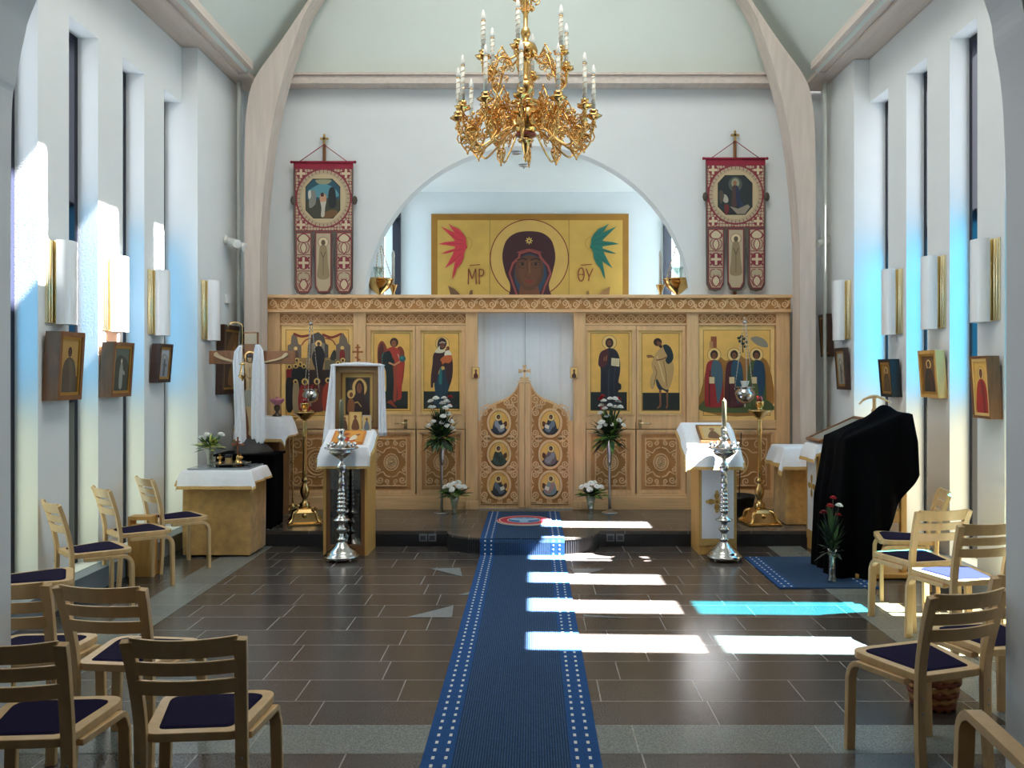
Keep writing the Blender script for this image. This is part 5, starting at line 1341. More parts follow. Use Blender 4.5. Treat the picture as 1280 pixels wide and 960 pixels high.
def bouquet(name, label, c, blooms, rx, rz, nleaf, seed, leaf_mats, long_leaf=.16, bloom_r=.035, group=None, droop=0):
    """blooms: list of (dx, dy, dz, material); one part each; leaves are one foliage part"""
    rnd = random.Random(seed)
    t = thing(name, label, 'flowers', c, group)
    c = Vector(c); mb = MB()
    for i in range(nleaf):
        a = rnd.uniform(0, 2 * PI); e = rnd.uniform(-.25, 1.2); r0 = rnd.uniform(0, .5)
        d = Vector((math.cos(a) * math.cos(e) * rx, math.sin(a) * math.cos(e) * rx, math.sin(e) * rz))
        b = c + d * r0; L = rnd.uniform(.6, 1.15)
        leaf(mb, b, c + d * L + Vector((0, 0, -droop * rnd.random())), long_leaf * rnd.uniform(.25, .42), rnd.randrange(len(leaf_mats)))
    for (dx, dy, dz, m) in blooms:
        mb.tube([c, c + Vector((dx * .5, dy * .5, dz * .6)), c + Vector((dx, dy, dz))], .004, 4, 0)
    mb.build('foliage', leaf_mats, t)
    for (dx, dy, dz, m) in blooms:
        q = MB(); d = Vector((dx, dy - .05, max(.02, dz))).normalized()
        bloom(q, c + Vector((dx, dy, dz)), bloom_r * rnd.uniform(.85, 1.15), 0, (math.asin(max(-1, min(1, -d.y))) * .8, d.x * .7))
        q.build('bloom', m, t)
    return t

# ================================================================== LEFT SIDE: memorial table, crucifix, stands
TX0, TX1, TY0, TY1, TZ = -3.22, -2.60, 7.97, 8.44, .79
t = thing('memorial_table', 'low table covered in gold brocade at the left wall', 'table', ((TX0 + TX1) / 2, (TY0 + TY1) / 2, 0))
def brocade_box(mb, x0, x1, y0, y1, z0, z1, amp=.007, n=16):
    P = []; m = 12
    for (xa, ya, xb, yb) in ((x0, y0, x1, y0), (x1, y0, x1, y1), (x1, y1, x0, y1), (x0, y1, x0, y0)):
        for i in range(m): P.append((xa + (xb - xa) * i / m, ya + (yb - ya) * i / m))
    k = len(P); vs = []
    for r in range(n + 1):
        v = r / n; z = z0 + (z1 - z0) * v
        for i, (x, y) in enumerate(P):
            dx, dy = x - (x0 + x1) / 2, y - (y0 + y1) / 2; l = math.hypot(dx, dy) or 1
            a = amp * (1 - v * .7) * (math.sin(i * 1.3 + v * 2) + .6 * math.sin(i * .7 + v * 5)) * .6
            vs.append((x + dx / l * a, y + dy / l * a, z))
    mb.add(vs, [(r * k + i, r * k + (i + 1) % k, (r + 1) * k + (i + 1) % k, (r + 1) * k + i) for r in range(n) for i in range(k)], 0, True)
    mb.box(x0 + .01, x1 - .01, y0 + .01, y1 - .01, z1 - .03, z1, 0)
mb = MB(); brocade_box(mb, TX0, TX1, TY0, TY1, .02, TZ); mb.build('brocade_cover', GOLDC, t)
for sx in (TX0 + .04, TX1 - .04):
    for sy in (TY0 + .04, TY1 - .04):
        mb = MB(); mb.box(sx - .02, sx + .02, sy - .02, sy + .02, 0, .05); mb.build('leg', BROWNW, t)
mb = MB(); drape(mb, TX0 - .01, TX1 + .01, TY0 - .01, TY1 + .01, lambda x, y: TZ + .006, .10, .12, .17, .02, 48, 3, .28, .02)
tag(mb.build('white_tablecloth', [WHITEC, GOLDTRIM], loc=((TX0 + TX1) / 2, TY0, TZ + .01)), 'white cloth with braid edge over the gold table at the left wall', 'cloth')
mb = MB(); mb.box(TX0 + .03, TX1 - .02, TY0 + .02, TY1 - .01, TZ + .012, TZ + .026)
tag(mb.build('glass_slab', mat('smoked_glass_top', '8a9098', .12, coat=.4), loc=((TX0 + TX1) / 2, TY0 + .2, TZ + .012), bev=.003), 'grey glass slab lying on the white tablecloth', 'slab')
ZT = TZ + .026
# vase with flowers
vx, vy = -3.06, 8.22
mb = MB(); mb.lathe([(.03, 0), (.034, .004), (.026, .03), (.03, .09), (.042, .15), (.048, .165), (.045, .165), (.038, .15), (.027, .09), (.022, .03), (0, .012)], 18, (vx, vy, ZT))
tag(mb.build('glass_vase', glass('cut_glass', (.78, .82, .76, 1), .25), loc=(vx, vy, ZT)), 'small glass vase standing on the gold covered table', 'vase')
bl = [(-.085, 0, .10, PETALW), (-.02, -.03, .125, PETALW), (.105, 0, .125, PETALW), (-.055, .04, .13, PETALW)]
bouquet('cut_flowers', 'loose bunch of white and yellow-green flowers in the glass vase on the left table', (vx, vy, ZT + .17), bl, .17, .13, 70, 5, [GREENL, PETALY, GREENB], .13, .035)
# tray and vessels
mb = MB(); tx, ty = -2.86, 8.20; mb.lathe([(0, .018), (.13, .018), (.155, .026), (.165, .032), (.16, .036), (.13, .024), (0, .024)], 26, (tx, ty, ZT))
for a in (.6, 2.2, 3.9, 5.5): mb.ball((tx + .12 * math.cos(a), ty + .12 * math.sin(a), ZT + .009), .010, 0, 6)
for s in (-1, 1): mb.tube([(tx + s * (.16 + .03 * math.sin(q)), ty + .05 * math.cos(q), ZT + .035) for q in [PI * i / 8 for i in range(9)]], .005, 5)
tag(mb.build('metal_tray', mat('old_silver', '8d8476', .25, metal=1), loc=(tx, ty, ZT)), 'oval metal tray with small feet on the left table', 'tray')
def chalice(x, y, z, h, label, cross=True):
    t = thing('gilt_chalice', label, 'chalice', (x, y, z), 'small gilt vessels on the tray')
    mb = MB(); mb.lathe([(.026, 0), (.028, .006), (.012, .014), (.007, h * .35), (.014, h * .42), (.008, h * .5), (.024, h * .6), (.03, h * .8), (.028, h * .8), (.004, h * .62)], 14, (x, y, z)); mb.build('cup', GOLD, t)
    if cross:
        mb = MB(); mb.lathe([(.03, h * .8), (.02, h * .9), (.005, h * .97)], 12, (x, y, z)); mb.box(x - .003, x + .003, y - .003, y + .003, z + h * .95, z + h * 1.22); mb.box(x - .012, x + .012, y - .003, y + .003, z + h * 1.08, z + h * 1.13); mb.build('lid', GOLD, t)
chalice(-2.95, 8.17, ZT + .026, .075, 'small gilt chalice on the left end of the tray')
chalice(-2.765, 8.19, ZT + .026, .075, 'small gilt chalice on the right end of the tray')
t = thing('small_container', 'small black-lidded gilt box in the middle of the tray', 'box', (-2.865, 8.16, ZT + .026))
mb = MB(); mb.lathe([(.03, 0), (.034, .01), (.03, .05), (.034, .055)], 14, (-2.865, 8.16, ZT + .026)); mb.build('body', mat('pale_gilt', 'cbb084', .35, metal=.6), t)
mb = MB(); mb.box(-2.895, -2.835, 8.13, 8.19, ZT + .082, ZT + .112); mb.build('lid', BLACKP, t, .005)
t = thing('standing_cross', 'small ornate standing cross behind the tray on the left table', 'cross', (-2.84, 8.34, ZT))
mb = MB(); mb.lathe([(.04, 0), (.042, .01), (.02, .03), (.012, .06), (.016, .07), (.008, .09)], 12, (-2.84, 8.34, ZT)); mb.build('base', BRASS, t)
mb = MB(); mb.box(-2.847, -2.833, 8.335, 8.345, ZT + .08, ZT + .25); mb.box(-2.89, -2.79, 8.335, 8.345, ZT + .185, ZT + .20); mb.box(-2.865, -2.815, 8.335, 8.345, ZT + .215, ZT + .226)
for x, z in ((-2.89, .192), (-2.79, .192), (-2.84, .255)): mb.ball((x, 8.34, ZT + z), .012, 0, 8)
mb.build('cross_bars', mat('reddish_brass', 'a0654a', .3, metal=.9), t)

# black pedestal and crucifix
mb = MB(); brocade_box(mb, -3.14, -2.58, 8.58, 8.96, ZP, .87, .006); mb.box(-3.16, -2.56, 8.56, 8.98, .87, .89)
tag(mb.build('black_pedestal', BLACKC, loc=(-2.83, 8.77, ZP)), 'black cloth covered pedestal carrying the crucifix', 'pedestal')
KX, KY = -2.83, 8.74
def kp(px, py): return at(px, py, KY)
t = thing('crucifix', 'tall wooden crucifix draped with a white towel on the left', 'crucifix', (KX, KY, .89))
mb = MB(); a, b = kp(305, 415), kp(322, 415)
mb.box(a.x, b.x, KY, KY + .04, .95, a.z); q0, q1 = kp(261, 438.5), kp(368, 455); mb.box(q0.x, q1.x, KY + .002, KY + .038, q1.z, q0.z)
mb.build('cross_beams', BROWNW, t, .004)
mb = MB(); q0, q1 = kp(306, 417), kp(321, 430); mb.box(q0.x, q1.x, KY - .006, KY, q1.z, q0.z); mb.build('title_board', mat('pale_board', 'a89a84', .6), t)
mb = MB(); mb.lathe([(.19, 0), (.185, .02), (.15, .07), (.10, .10), (.06, .14), (.03, .15)], 12, (KX, KY + .01, .89), 0, None, lambda an, z: 1 + .12 * math.sin(an * 3 + z * 20)); mb.build('rock_base', mat('dark_rock', '2a2623', .7, var=.3), t)
# flat-cut painted corpus: one continuous figure
outl = [(268, 441.5), (271, 440), (275, 444), (282, 447.5), (290, 449.8), (298, 451), (304, 452), (308.5, 452), (319.5, 452), (324, 452), (334, 451), (344, 449), (352, 446), (356, 441.5), (360, 441), (361, 444), (356, 447.5), (347, 450.6), (336, 453.2), (325, 455.4), (321, 460), (319.5, 472), (318.5, 485), (320, 494), (319, 506), (316, 522), (315.5, 536), (317, 543), (313.5, 545), (311, 543), (312, 535), (310, 520), (307, 506), (306, 494), (308.5, 485), (308, 472), (306.5, 460), (303, 455.4), (292, 453.2), (281, 450.6), (273, 447.5), (268, 445)]
P = [kp(*q) for q in outl]; c2 = [(p.x, p.z) for p in P]
mb = MB(); mb.prism(c2, KY - .018, KY - .001); mb.ball(kp(313, 447) + Vector((0, -.012, 0)), .038, 0, 12, (1, .45, 1.25))
body = mb.build('corpus', mat('painted_flesh', 'b9a07a', .5, var=.1, vscale=20), t, .004)
A = Art(lambda a, b: kp(a, b) + Vector((0, -.019, 0)), step=.0005)
A.p('8f8f82', smooth([(307, 488), (319, 488), (320.5, 496), (319, 507), (307, 507), (305.5, 496)], 3)); A.st('7a5f42', [(313, 460), (313, 486)], .8); A.st('7a5f42', [(309, 470), (313, 474), (317, 470)], .8)
A.build('loincloth', body)
mb = MB(); c = kp(313, 446.5); mb.lathe([(.052, 0), (.062, 0), (.062, .006), (.052, .006)], 20, (0, 0, 0), 0, Matrix.Translation((c.x, KY - .012, c.z)) @ Matrix.Rotation(PI / 2, 4, 'X')); mb.build('halo', BRASS, t)
mb = MB(); mb.ball(kp(313, 444.6) + Vector((0, -.016, 0)), .037, 0, 12, (1.1, .5, .8)); mb.ball(kp(309.8, 448) + Vector((0, -.016, 0)), .018, 0, 8, (.8, .6, 2)); mb.ball(kp(316.2, 448) + Vector((0, -.016, 0)), .018, 0, 8, (.8, .6, 2)); mb.build('hair', mat('dark_hair', '3a2a22', .7), t)
A = Art(lambda a, b: kp(a, b) + Vector((0, -.0305, 0)), step=.0004)
A.st('2a1a14', [(311.2, 447), (312.4, 447)], .5); A.st('2a1a14', [(313.8, 447), (315, 447)], .5); A.st('8a6a4a', [(313, 447), (313.1, 449)], .4); A.st('5a2a20', [(312, 450), (314.2, 450)], .4); A.build('face', t)
# towel: loop behind the neck of the cross and two long tails
def towel_tail(mb, pts, y0):
    rows = [(kp(a, y), kp(b, y)) for (a, b, y) in pts]
    def fn(u, v):
        k = v * (len(rows) - 1); i = min(int(k), len(rows) - 2); f = k - i
        l = rows[i][0].lerp(rows[i + 1][0], f); r = rows[i][1].lerp(rows[i + 1][1], f); p = l.lerp(r, u)
        return (p.x, y0 - .012 * math.sin(u * PI) - .010 * math.sin(u * PI * 5 + v * 2) * min(1, v * 3 + .2), p.z)
    mb.grid(fn, 24, 24, 0, True)
mb = MB()
towel_tail(mb, [(300, 304.5, 432), (294, 305, 440), (292.5, 305.5, 455), (294, 306, 490), (295, 308, 520), (296, 309, 550), (302, 309, 555)], KY - .03)
towel_tail(mb, [(320.5, 326, 431), (319, 330, 438), (317, 331.5, 455), (316, 332, 490), (315.5, 332, 520), (315.5, 333, 547), (319, 330, 554)], KY - .03)
a, b = kp(303, 433), kp(322, 433)
mb.grid(lambda u, v: (a.x + (b.x - a.x) * u, KY + .046 + .0 * v, a.z + .02 - .05 * v - .03 * math.sin(PI * u)), 8, 3, 0, True)
for s, q in ((-1, a), (1, b)): mb.grid(lambda u, v, q=q, s=s: (q.x + s * .006 * (1 - abs(2 * u - 1)), KY - .035 + .08 * u, q.z + .02 - .05 * v), 5, 3, 0, True)
mb.build('white_towel', WHITEC, t, solid=.003)

# lectern with white cloth behind the crucifix
lx0, lx1, ly0, ly1, lz = -3.10, -2.66, 9.15, 9.55, 1.22
t = thing('cloth_lectern', 'wooden lectern standing behind the crucifix on the left', 'lectern', ((lx0 + lx1) / 2, (ly0 + ly1) / 2, ZP))
mb = MB(); mb.box(lx0 + .02, lx1 - .02, ly0 + .02, ly1 - .02, ZP, lz - .03); mb.build('body', BROWNW, t, .006); mb = MB(); mb.box(lx0, lx1, ly0, ly1, lz - .03, lz); mb.build('top', BROWNW, t, .006)
mb = MB(); drape(mb, lx0 - .005, lx1 + .005, ly0 - .005, ly1 + .005, lambda x, y: lz + .004, .12, .22, .26, .02, 44, 9, .28, .02)
tag(mb.build('white_lectern_cloth', [WHITEC, GOLDTRIM], loc=((lx0 + lx1) / 2, ly0, lz + .01)), 'white cloth hanging from the lectern behind the crucifix', 'cloth')
t = thing('pink_oil_lamp', 'small oil lamp with pink glass rim on the lectern behind the crucifix', 'lamp', (-2.75, 9.32, lz + .01))
mb = MB(); mb.lathe([(.05, 0), (.052, .01), (.02, .03), (.014, .05), (.03, .07), (.034, .10), (.02, .12)], 16, (-2.75, 9.32, lz + .012)); mb.build('stand', mat('dark_bronze', '4a4038', .35, metal=.8), t)
mb = MB(); mb.lathe([(.02, .12), (.05, .14), (.072, .17), (.07, .19), (.05, .185), (.02, .16)], 16, (-2.75, 9.32, lz + .012), 0, None, lambda an, z: 1 + .08 * math.cos(an * 8)); mb.ball((-2.75, 9.32, lz + .21), .018, 0, 8); mb.build('glass_cup', PINKG, t)

# hanging lamps --------------------------------------------------
def hanging_lamp(name, label, x, y, z, r, ztop, mtl, cup=REDG, n=3, hook=None, deep=0):
    """bowl at height z hung on n chains from ztop"""
    t = thing(name, label, 'hanging lamp', (x, y, z - r))
    if deep: pr = [(.004, -1.45 * r), (.10 * r, -1.35 * r), (.05 * r, -1.2 * r), (.14 * r, -1.05 * r), (.55 * r, -.92 * r), (.88 * r, -.6 * r), (r, -.15 * r), (.92 * r, .1 * r), (.70 * r, .28 * r), (.74 * r, .38 * r), (.98 * r, .46 * r), (.96 * r, .52 * r), (.6 * r, .42 * r), (.3 * r, .3 * r)]
    else: pr = [(.004, -1.25 * r), (.012, -1.15 * r), (.006, -1.0 * r), (.03 * r / .1, -.85 * r), (.75 * r, -.45 * r), (.98 * r, -.05 * r), (r, .1 * r), (1.08 * r, .14 * r), (1.05 * r, .2 * r), (.9 * r, .1 * r), (.3 * r, 0)]
    mb = MB(); mb.lathe(pr, 22, (x, y, z), 0, None, (lambda an, zz: 1 + .035 * math.cos(9 * an)) if deep else None); mb.build('bowl', mtl, t)
    mb = MB(); mb.lathe([(.25 * r, .3 * r * deep), (.3 * r, .3 * r + .3 * r * deep), (.42 * r, 1.0 * r), (.45 * r, 1.05 * r), (.38 * r, 1.0 * r), (.0, .5 * r)], 14, (x, y, z)); mb.build('glass_cup', cup, t)
    for k in range(n):
        a = 2 * PI * k / n + .5; mb = MB(); p0 = Vector((x + r * math.cos(a), y + r * math.sin(a), z + .15 * r)); p1 = Vector((x + .012 * math.cos(a), y + .012 * math.sin(a), ztop))
        L = (p1 - p0).length; m = max(6, int(L / .035)); d = (p1 - p0)
        mb.tube([p0, p1], .0035, 4)
        for i in range(m): mb.ball(p0 + d * ((i + .5) / m), .0075, 0, 5)
        mb.build('chain', mtl, t)
    mb = MB(); mb.lathe([(.03, -.012), (.028, 0), (.008, .012), (.004, .03)], 12, (x, y, ztop))
    if hook: mb.tube([(x, y, ztop + .02)] + hook, .0045, 6)
    mb.build('chain_cap', mtl, t)
    return t
p = at(388.5, 492, 9.45); hanging_lamp('hanging_oil_lamp', 'silver hanging oil lamp with ruby glass before the crowded gold icon on the left', p.x, 9.45, p.z, .095, zof(404, 9.45), SILVER, REDG, 3, [(p.x, 9.5, zof(400, 9.45) + .03), (p.x, 9.75, zof(392, 9.45)), (p.x, 9.80, zof(392, 9.45))], 1)
p = at(931, 490, 9.45); hanging_lamp('hanging_oil_lamp', 'silver hanging oil lamp before the gold icon of robed saints on the right', p.x, 9.45, p.z, .115, zof(402, 9.45), SILVER, FLAMEG, 3, [(p.x, 9.5, zof(398, 9.45) + .03), (p.x, 9.75, zof(391, 9.45)), (p.x, 9.80, zof(391, 9.45))], 1)
p = at(474, 352, 10.42); hanging_lamp('hanging_bowl_lamp', 'gilt hanging bowl lamp in the left foot of the arch', p.x, 10.42, p.z, .165, zof(303, 10.42), GOLD, GL_VASE, 4, [(p.x, 10.42, 4.41)])
p = at(847, 352, 10.42); hanging_lamp('hanging_bowl_lamp', 'gilt hanging bowl lamp in the right foot of the arch', p.x, 10.42, p.z, .165, zof(303, 10.42), GOLD, GL_VASE, 4, [(p.x, 10.42, 4.41)])
p = at(303, 470, 8.5); t = hanging_lamp('rod_hung_lamp', 'small brass lamp hanging on a rod in front of the crucifix', p.x, 8.5, p.z, .04, p.z + .12, BRASS, FLAMEG, 3, [(p.x, 8.5, zof(408, 8.5))] + [(p.x - .07 * (1 - math.cos(q)), 8.5, zof(408, 8.5) + .04 * math.sin(q)) for q in [PI * i / 8 for i in range(1, 9)]] + [(-XT + .012, 9.45, zof(402, 9.45))])
# altar candlesticks seen through the arch feet
for px, lab in ((491.5, 'tall candlestick behind the icon screen at the left foot of the arch'), (825.5, 'tall candlestick behind the icon screen at the right foot of the arch')):
    p = at(px, 368, 10.75); t = thing('altar_candlestick', lab, 'candlestick', (p.x, 10.75, ZP))
    mb = MB(); z = zof(356, 10.75); mb.lathe([(.14, ZP), (.14, ZP + .03), (.05, ZP + .08), (.02, ZP + .2), (.018, z - .2), (.03, z - .15), (.018, z - .1), (.055, z - .01), (.06, z), (.02, z - .005)], 14, (p.x, 10.75, 0)); mb.build('stem', GOLD, t)
    mb = MB(); zt = zof(312, 10.75); mb.lathe([(.018, z), (.018, zt - .10), (.022, zt - .08), (.016, zt - .03), (0, zt)], 10, (p.x, 10.75, 0)); mb.build('candle', CANDLEW, t)
# ceiling fittings of the sanctuary
for px, py, lab in ((655, 206, 'small round ceiling fitting with short drop in the sanctuary'), (645, 190, 'small round ceiling fitting in the sanctuary, nearer to the arch')):
    Y = F * (AZ - EYE) / (CY - py); p = at(px, py, Y)
    mb = MB(); mb.lathe([(.0, -.03), (.03, -.03), (.06, -.02), (.07, 0)], 16, (p.x, Y, AZ))
    if py > 200: mb.tube([(p.x, Y, AZ - .02), (p.x, Y, AZ - .05)], .012, 6)
    tag(mb.build('ceiling_fitting', CHROME, loc=(p.x, Y, AZ)), lab, 'ceiling fitting')

# ================================================================== CANDLE STANDS
def silver_stand(x, y, label):
    t = thing('silver_candle_stand', label, 'candle stand', (x, y, 0)); c = (x, y, 0)
    mb = MB(); mb.lathe([(.0, .022), (.155, .022), (.165, .03), (.165, .045), (.15, .055), (.138, .062), (.135, .075), (.12, .09), (.085, .115), (.06, .14), (.052, .155), (.03, .165), (.04, .178), (.046, .19), (.032, .20), (.018, .22), (.022, .24)], 28, c); base = mb.build('base', SILVER, t)
    for k in range(4):
        a = PI / 4 + k * PI / 2; mb = MB(); mb.ball((x + .14 * math.cos(a), y + .14 * math.sin(a), .014), .014, 0, 8); mb.build('foot', SILVER, base)
    pr = [(.022, .24), (.03, .25), (.05, .275), (.05, .285), (.03, .30), (.024, .325), (.034, .345), (.078, .362), (.078, .37), (.05, .385), (.026, .41), (.034, .425)]
    z = .43
    for k in range(6):
        r = .046 - k * .002; pr += [(r * .72, z), (r, z + .012), (r, z + .022), (r * .72, z + .035)]; z += .0365
    pr += [(.026, z), (.024, z + .03), (.034, z + .05), (.024, z + .085), (.018, z + .10), (.03, z + .115), (.018, z + .135), (.044, .83), (.047, .85), (.04, .87), (.018, .89), (.02, .915)]
    mb = MB(); mb.lathe(pr, 22, c); mb.build('stem', SILVER, t)
    mb = MB(); mb.lathe([(.02, .915), (.04, .925), (.085, .955), (.112, .98), (.112, .992), (.10, .998), (.15, 1.012), (.155, 1.022), (.145, 1.026), (.09, 1.02), (.05, 1.05), (.032, 1.075), (.026, 1.09), (.04, 1.105), (.042, 1.115), (.026, 1.13), (.022, 1.15), (.03, 1.165), (.03, 1.195), (.022, 1.19)], 26, c); tray = mb.build('candle_tray', SILVER, t)
    for k in range(10):
        a = 2 * PI * k / 10; mb = MB(); mb.lathe([(.006, 0), (.005, .012), (.013, .022), (.014, .045), (.010, .045), (.008, .03)], 10, (x + .125 * math.cos(a), y + .125 * math.sin(a), 1.022)); mb.build('candle_socket', SILVER, tray)
    mb = MB(); mb.lathe([(.0215, 1.185), (.0215, 1.44), (.018, 1.452), (.003, 1.456), (.002, 1.47)], 14, c); mb.build('candle', WAX, t)
    return t
silver_stand(at(427, 0, 7.85).x, 7.85, 'silver candle stand with a thick candle before the left lectern')
silver_stand(at(905, 0, 7.85).x, 7.85, 'silver candle stand with a thick candle before the right lectern')

def brass_stand(x, y, label, ztop, rot=0):
    t = thing('brass_candle_stand', label, 'candle stand', (x, y, ZP)); c = (x, y, ZP)
    M = Matrix.Translation((x, y, ZP)) @ Matrix.Rotation(rot, 4, 'Z')
    mb = MB(); pr = [(.17, .0), (.175, .012), (.16, .02), (.13, .028), (.12, .06), (.10, .12), (.075, .15), (.06, .16)]
    for i in range(len(pr) - 1):
        (r0, z0), (r1, z1) = pr[i], pr[i + 1]
        vs = [(sx * r0, sy * r0, z0) for sx, sy in ((-1, -1), (1, -1), (1, 1), (-1, 1))] + [(sx * r1, sy * r1, z1) for sx, sy in ((-1, -1), (1, -1), (1, 1), (-1, 1))]
        mb.add(vs, [(j, (j + 1) % 4, 4 + (j + 1) % 4, 4 + j) for j in range(4)], 0, False, M)
    mb.add([(sx * .06, sy * .06, .16) for sx, sy in ((-1, -1), (1, -1), (1, 1), (-1, 1))], [(0, 1, 2, 3)], 0, False, M)
    for sx, sy in ((-1, -1), (1, -1), (1, 1), (-1, 1)):
        mb.tube([M @ Vector(q) for q in curve([(sx * .07, sy * .07, .14), (sx * .11, sy * .11, .12), (sx * .125, sy * .125, .06), (sx * .16, sy * .16, .02)], 4)], .016, 6)
    mb.ball(M @ Vector((0, -.10, .09)), .03, 0, 10)
    mb.build('claw_base', BRASS, t)
    H = ztop - ZP
    mb = MB(); mb.lathe([(.06, .16), (.05, .18), (.055, .20), (.03, .22), (.022, .25), (.034, .27), (.05, .32), (.045, .36), (.026, .40), (.02, .42), (.034, .435), (.034, .45), (.02, .465), (.024, .48), (.026, .52), (.021, .60), (.020, H - .25), (.024, H - .235), (.018, H - .22), (.03, H - .19), (.018, H - .16), (.022, H - .1), (.02, H - .07)], 18, c); mb.build('column', BRASS, t)
    mb = MB(); mb.lathe([(.02, H - .075), (.045, H - .06), (.08, H - .03), (.118, H), (.122, H + .008), (.112, H + .01), (.06, H + .012), (.03, H + .02), (.024, H + .035), (.04, H + .05), (.044, H + .09), (.05, H + .10), (.03, H + .095)], 24, c); mb.build('drip_bowl', BRASS, t)
    mb = MB(); mb.lathe([(.028, H + .09), (.034, H + .12), (.03, H + .155), (.025, H + .15), (.02, H + .1)], 14, c); mb.build('glass_cup', REDG, t)
brass_stand(at(381, 0, 8.92).x, 8.92, 'tall brass candle stand with claw base, left, before the crowded gold icon', zof(516, 8.92), .25)
brass_stand(at(949.5, 0, 8.88).x, 8.88, 'tall brass candle stand with claw base, right, beside the gold covered table', zof(514, 8.88), .12)
x, y = at(366, 0, 9.70).x, 9.70
t = thing('thin_brass_stand', 'thin twisted brass stand behind the tall brass candle stand on the left', 'candle stand', (x, y, ZP))
mb = MB(); mb.lathe([(.0, .03), (.03, .03), (.035, .05), (.02, .07), (.012, .09)], 12, (x, y, ZP))
for k in range(3):
    a = 2 * PI * k / 3 + .4; mb.tube([(x + r * math.cos(a), y + r * math.sin(a), ZP + z) for r, z in ((.02, .06), (.07, .05), (.10, .03), (.12, .012))], .012, 6)
mb.build('tripod_base', BRASS, t)
mb = MB(); zt = zof(524, 9.70); n = 150
mb.tube([(x, y, ZP + .08), (x, y, zt)], .010, 8)
for i in range(40): mb.ball((x, y, ZP + .12 + (zt - ZP - .15) * i / 39), .0135, 0, 6)
mb.build('twisted_stem', BRASS, t)
mb = MB(); mb.lathe([(.01, -.03), (.02, -.015), (.05, .01), (.062, .018), (.05, .02), (.015, .01)], 16, (x, y, zt), 0, None, lambda an, z: 1 + .1 * math.cos(6 * an)); mb.build('drip_pan', BRASS, t)
# ================================================================== LEFT LECTERN with icons
ax0, ax1, ay0, ay1 = -1.94, -1.53, 8.03, 8.45
zfr, zbk = 1.005, 1.15
ztop = lambda x, y: zfr + (zbk - zfr) * min(1, max(0, (y - ay0) / .30))
t = thing('glazed_lectern', 'light wood lectern with a dark glazed front, left of the runner', 'lectern', ((ax0 + ax1) / 2, (ay0 + ay1) / 2, 0))
def side_poly(x, m, mb, th):
    vs = [(xx, y, z) for xx in (x, x + th) for (y, z) in ((ay0, 0), (ay1, 0), (ay1, zbk - .02), (ay0 + .30, zbk - .02), (ay0, zfr - .02))]
    mb.add(vs, [(0, 1, 2, 3, 4), (9, 8, 7, 6, 5)] + [(i, 5 + i, 5 + (i + 1) % 5, (i + 1) % 5) for i in range(5)], m)
for x in (ax0, ax1 - .025):
    mb = MB(); side_poly(x, 0, mb, .025); mb.build('side_panel', OAK, t)
mb = MB(); mb.ring([(ax0 + .025, .0), (ax1 - .025, .0), (ax1 - .025, zfr - .03), (ax0 + .025, zfr - .03)], [(ax0 + .06, .10), (ax1 - .06, .10), (ax1 - .06, zfr - .07), (ax0 + .06, zfr - .07)], ay0 + .003, ay0 + .03); mb.build('front_frame', BROWNW, t, .003)
mb = MB(); mb.box(ax0 + .06, ax1 - .06, ay0 + .015, ay0 + .02, .10, zfr - .07); mb.build('glass_front', glass('dark_glass', (.45, .42, .40, 1), .18), t)
mb = MB(); mb.box(ax0 + .025, ax1 - .025, ay0 + .32, ay0 + .34, .02, zfr - .03); 
for z in (.02, .35, .68): mb.box(ax0 + .025, ax1 - .025, ay0 + .035, ay0 + .32, z, z + .018)
mb.build('inner_shelf', mat('dark_inner_wood', '4a3220', .5), t)
mb = MB()
vs = [(x, y, z) for x in (ax0 - .01, ax1 + .01) for (y, z) in ((ay0 - .02, zfr - .025), (ay0 + .30, zbk - .022), (ay1, zbk - .022), (ay1, zbk), (ay0 + .30, zbk), (ay0 - .02, zfr - .004))]
mb.add(vs, [(0, 1, 2, 3, 4, 5), (11, 10, 9, 8, 7, 6)] + [(i, 6 + i, 6 + (i + 1) % 6, (i + 1) % 6) for i in range(6)]); mb.build('sloped_top', OAK, t)
rn = random.Random(3)
for i in range(9):
    x = ax0 + .09 + (i % 3) * .11 + rn.uniform(-.01, .01); z = (.038, .368, .698)[i // 3]
    mb = MB(); h = rn.uniform(.10, .2); mb.lathe([(.028, 0), (.03, .01), (.03, h * .7), (.012, h * .85), (.012, h)], 10, (x, ay0 + .15, z))
    tag(mb.build('glass_bottle', glass('bottle_glass', (.6, .62, .58, 1), .25), loc=(x, ay0 + .15, z)), 'dim glass bottle behind the dark glazed front of the left lectern', 'bottle', 'bottles inside the left lectern')
mb = MB(); drape(mb, ax0 - .012, ax1 + .012, ay0 - .022, ay1 - .10, lambda x, y: ztop(x, y) + .003, .10, .085, .20, 0, 46, 21, .26, .018)
tag(mb.build('white_lectern_cloth', [WHITEC, GOLDTRIM], loc=((ax0 + ax1) / 2, ay0, zfr)), 'white braid-edged cloth over the glazed left lectern', 'cloth')
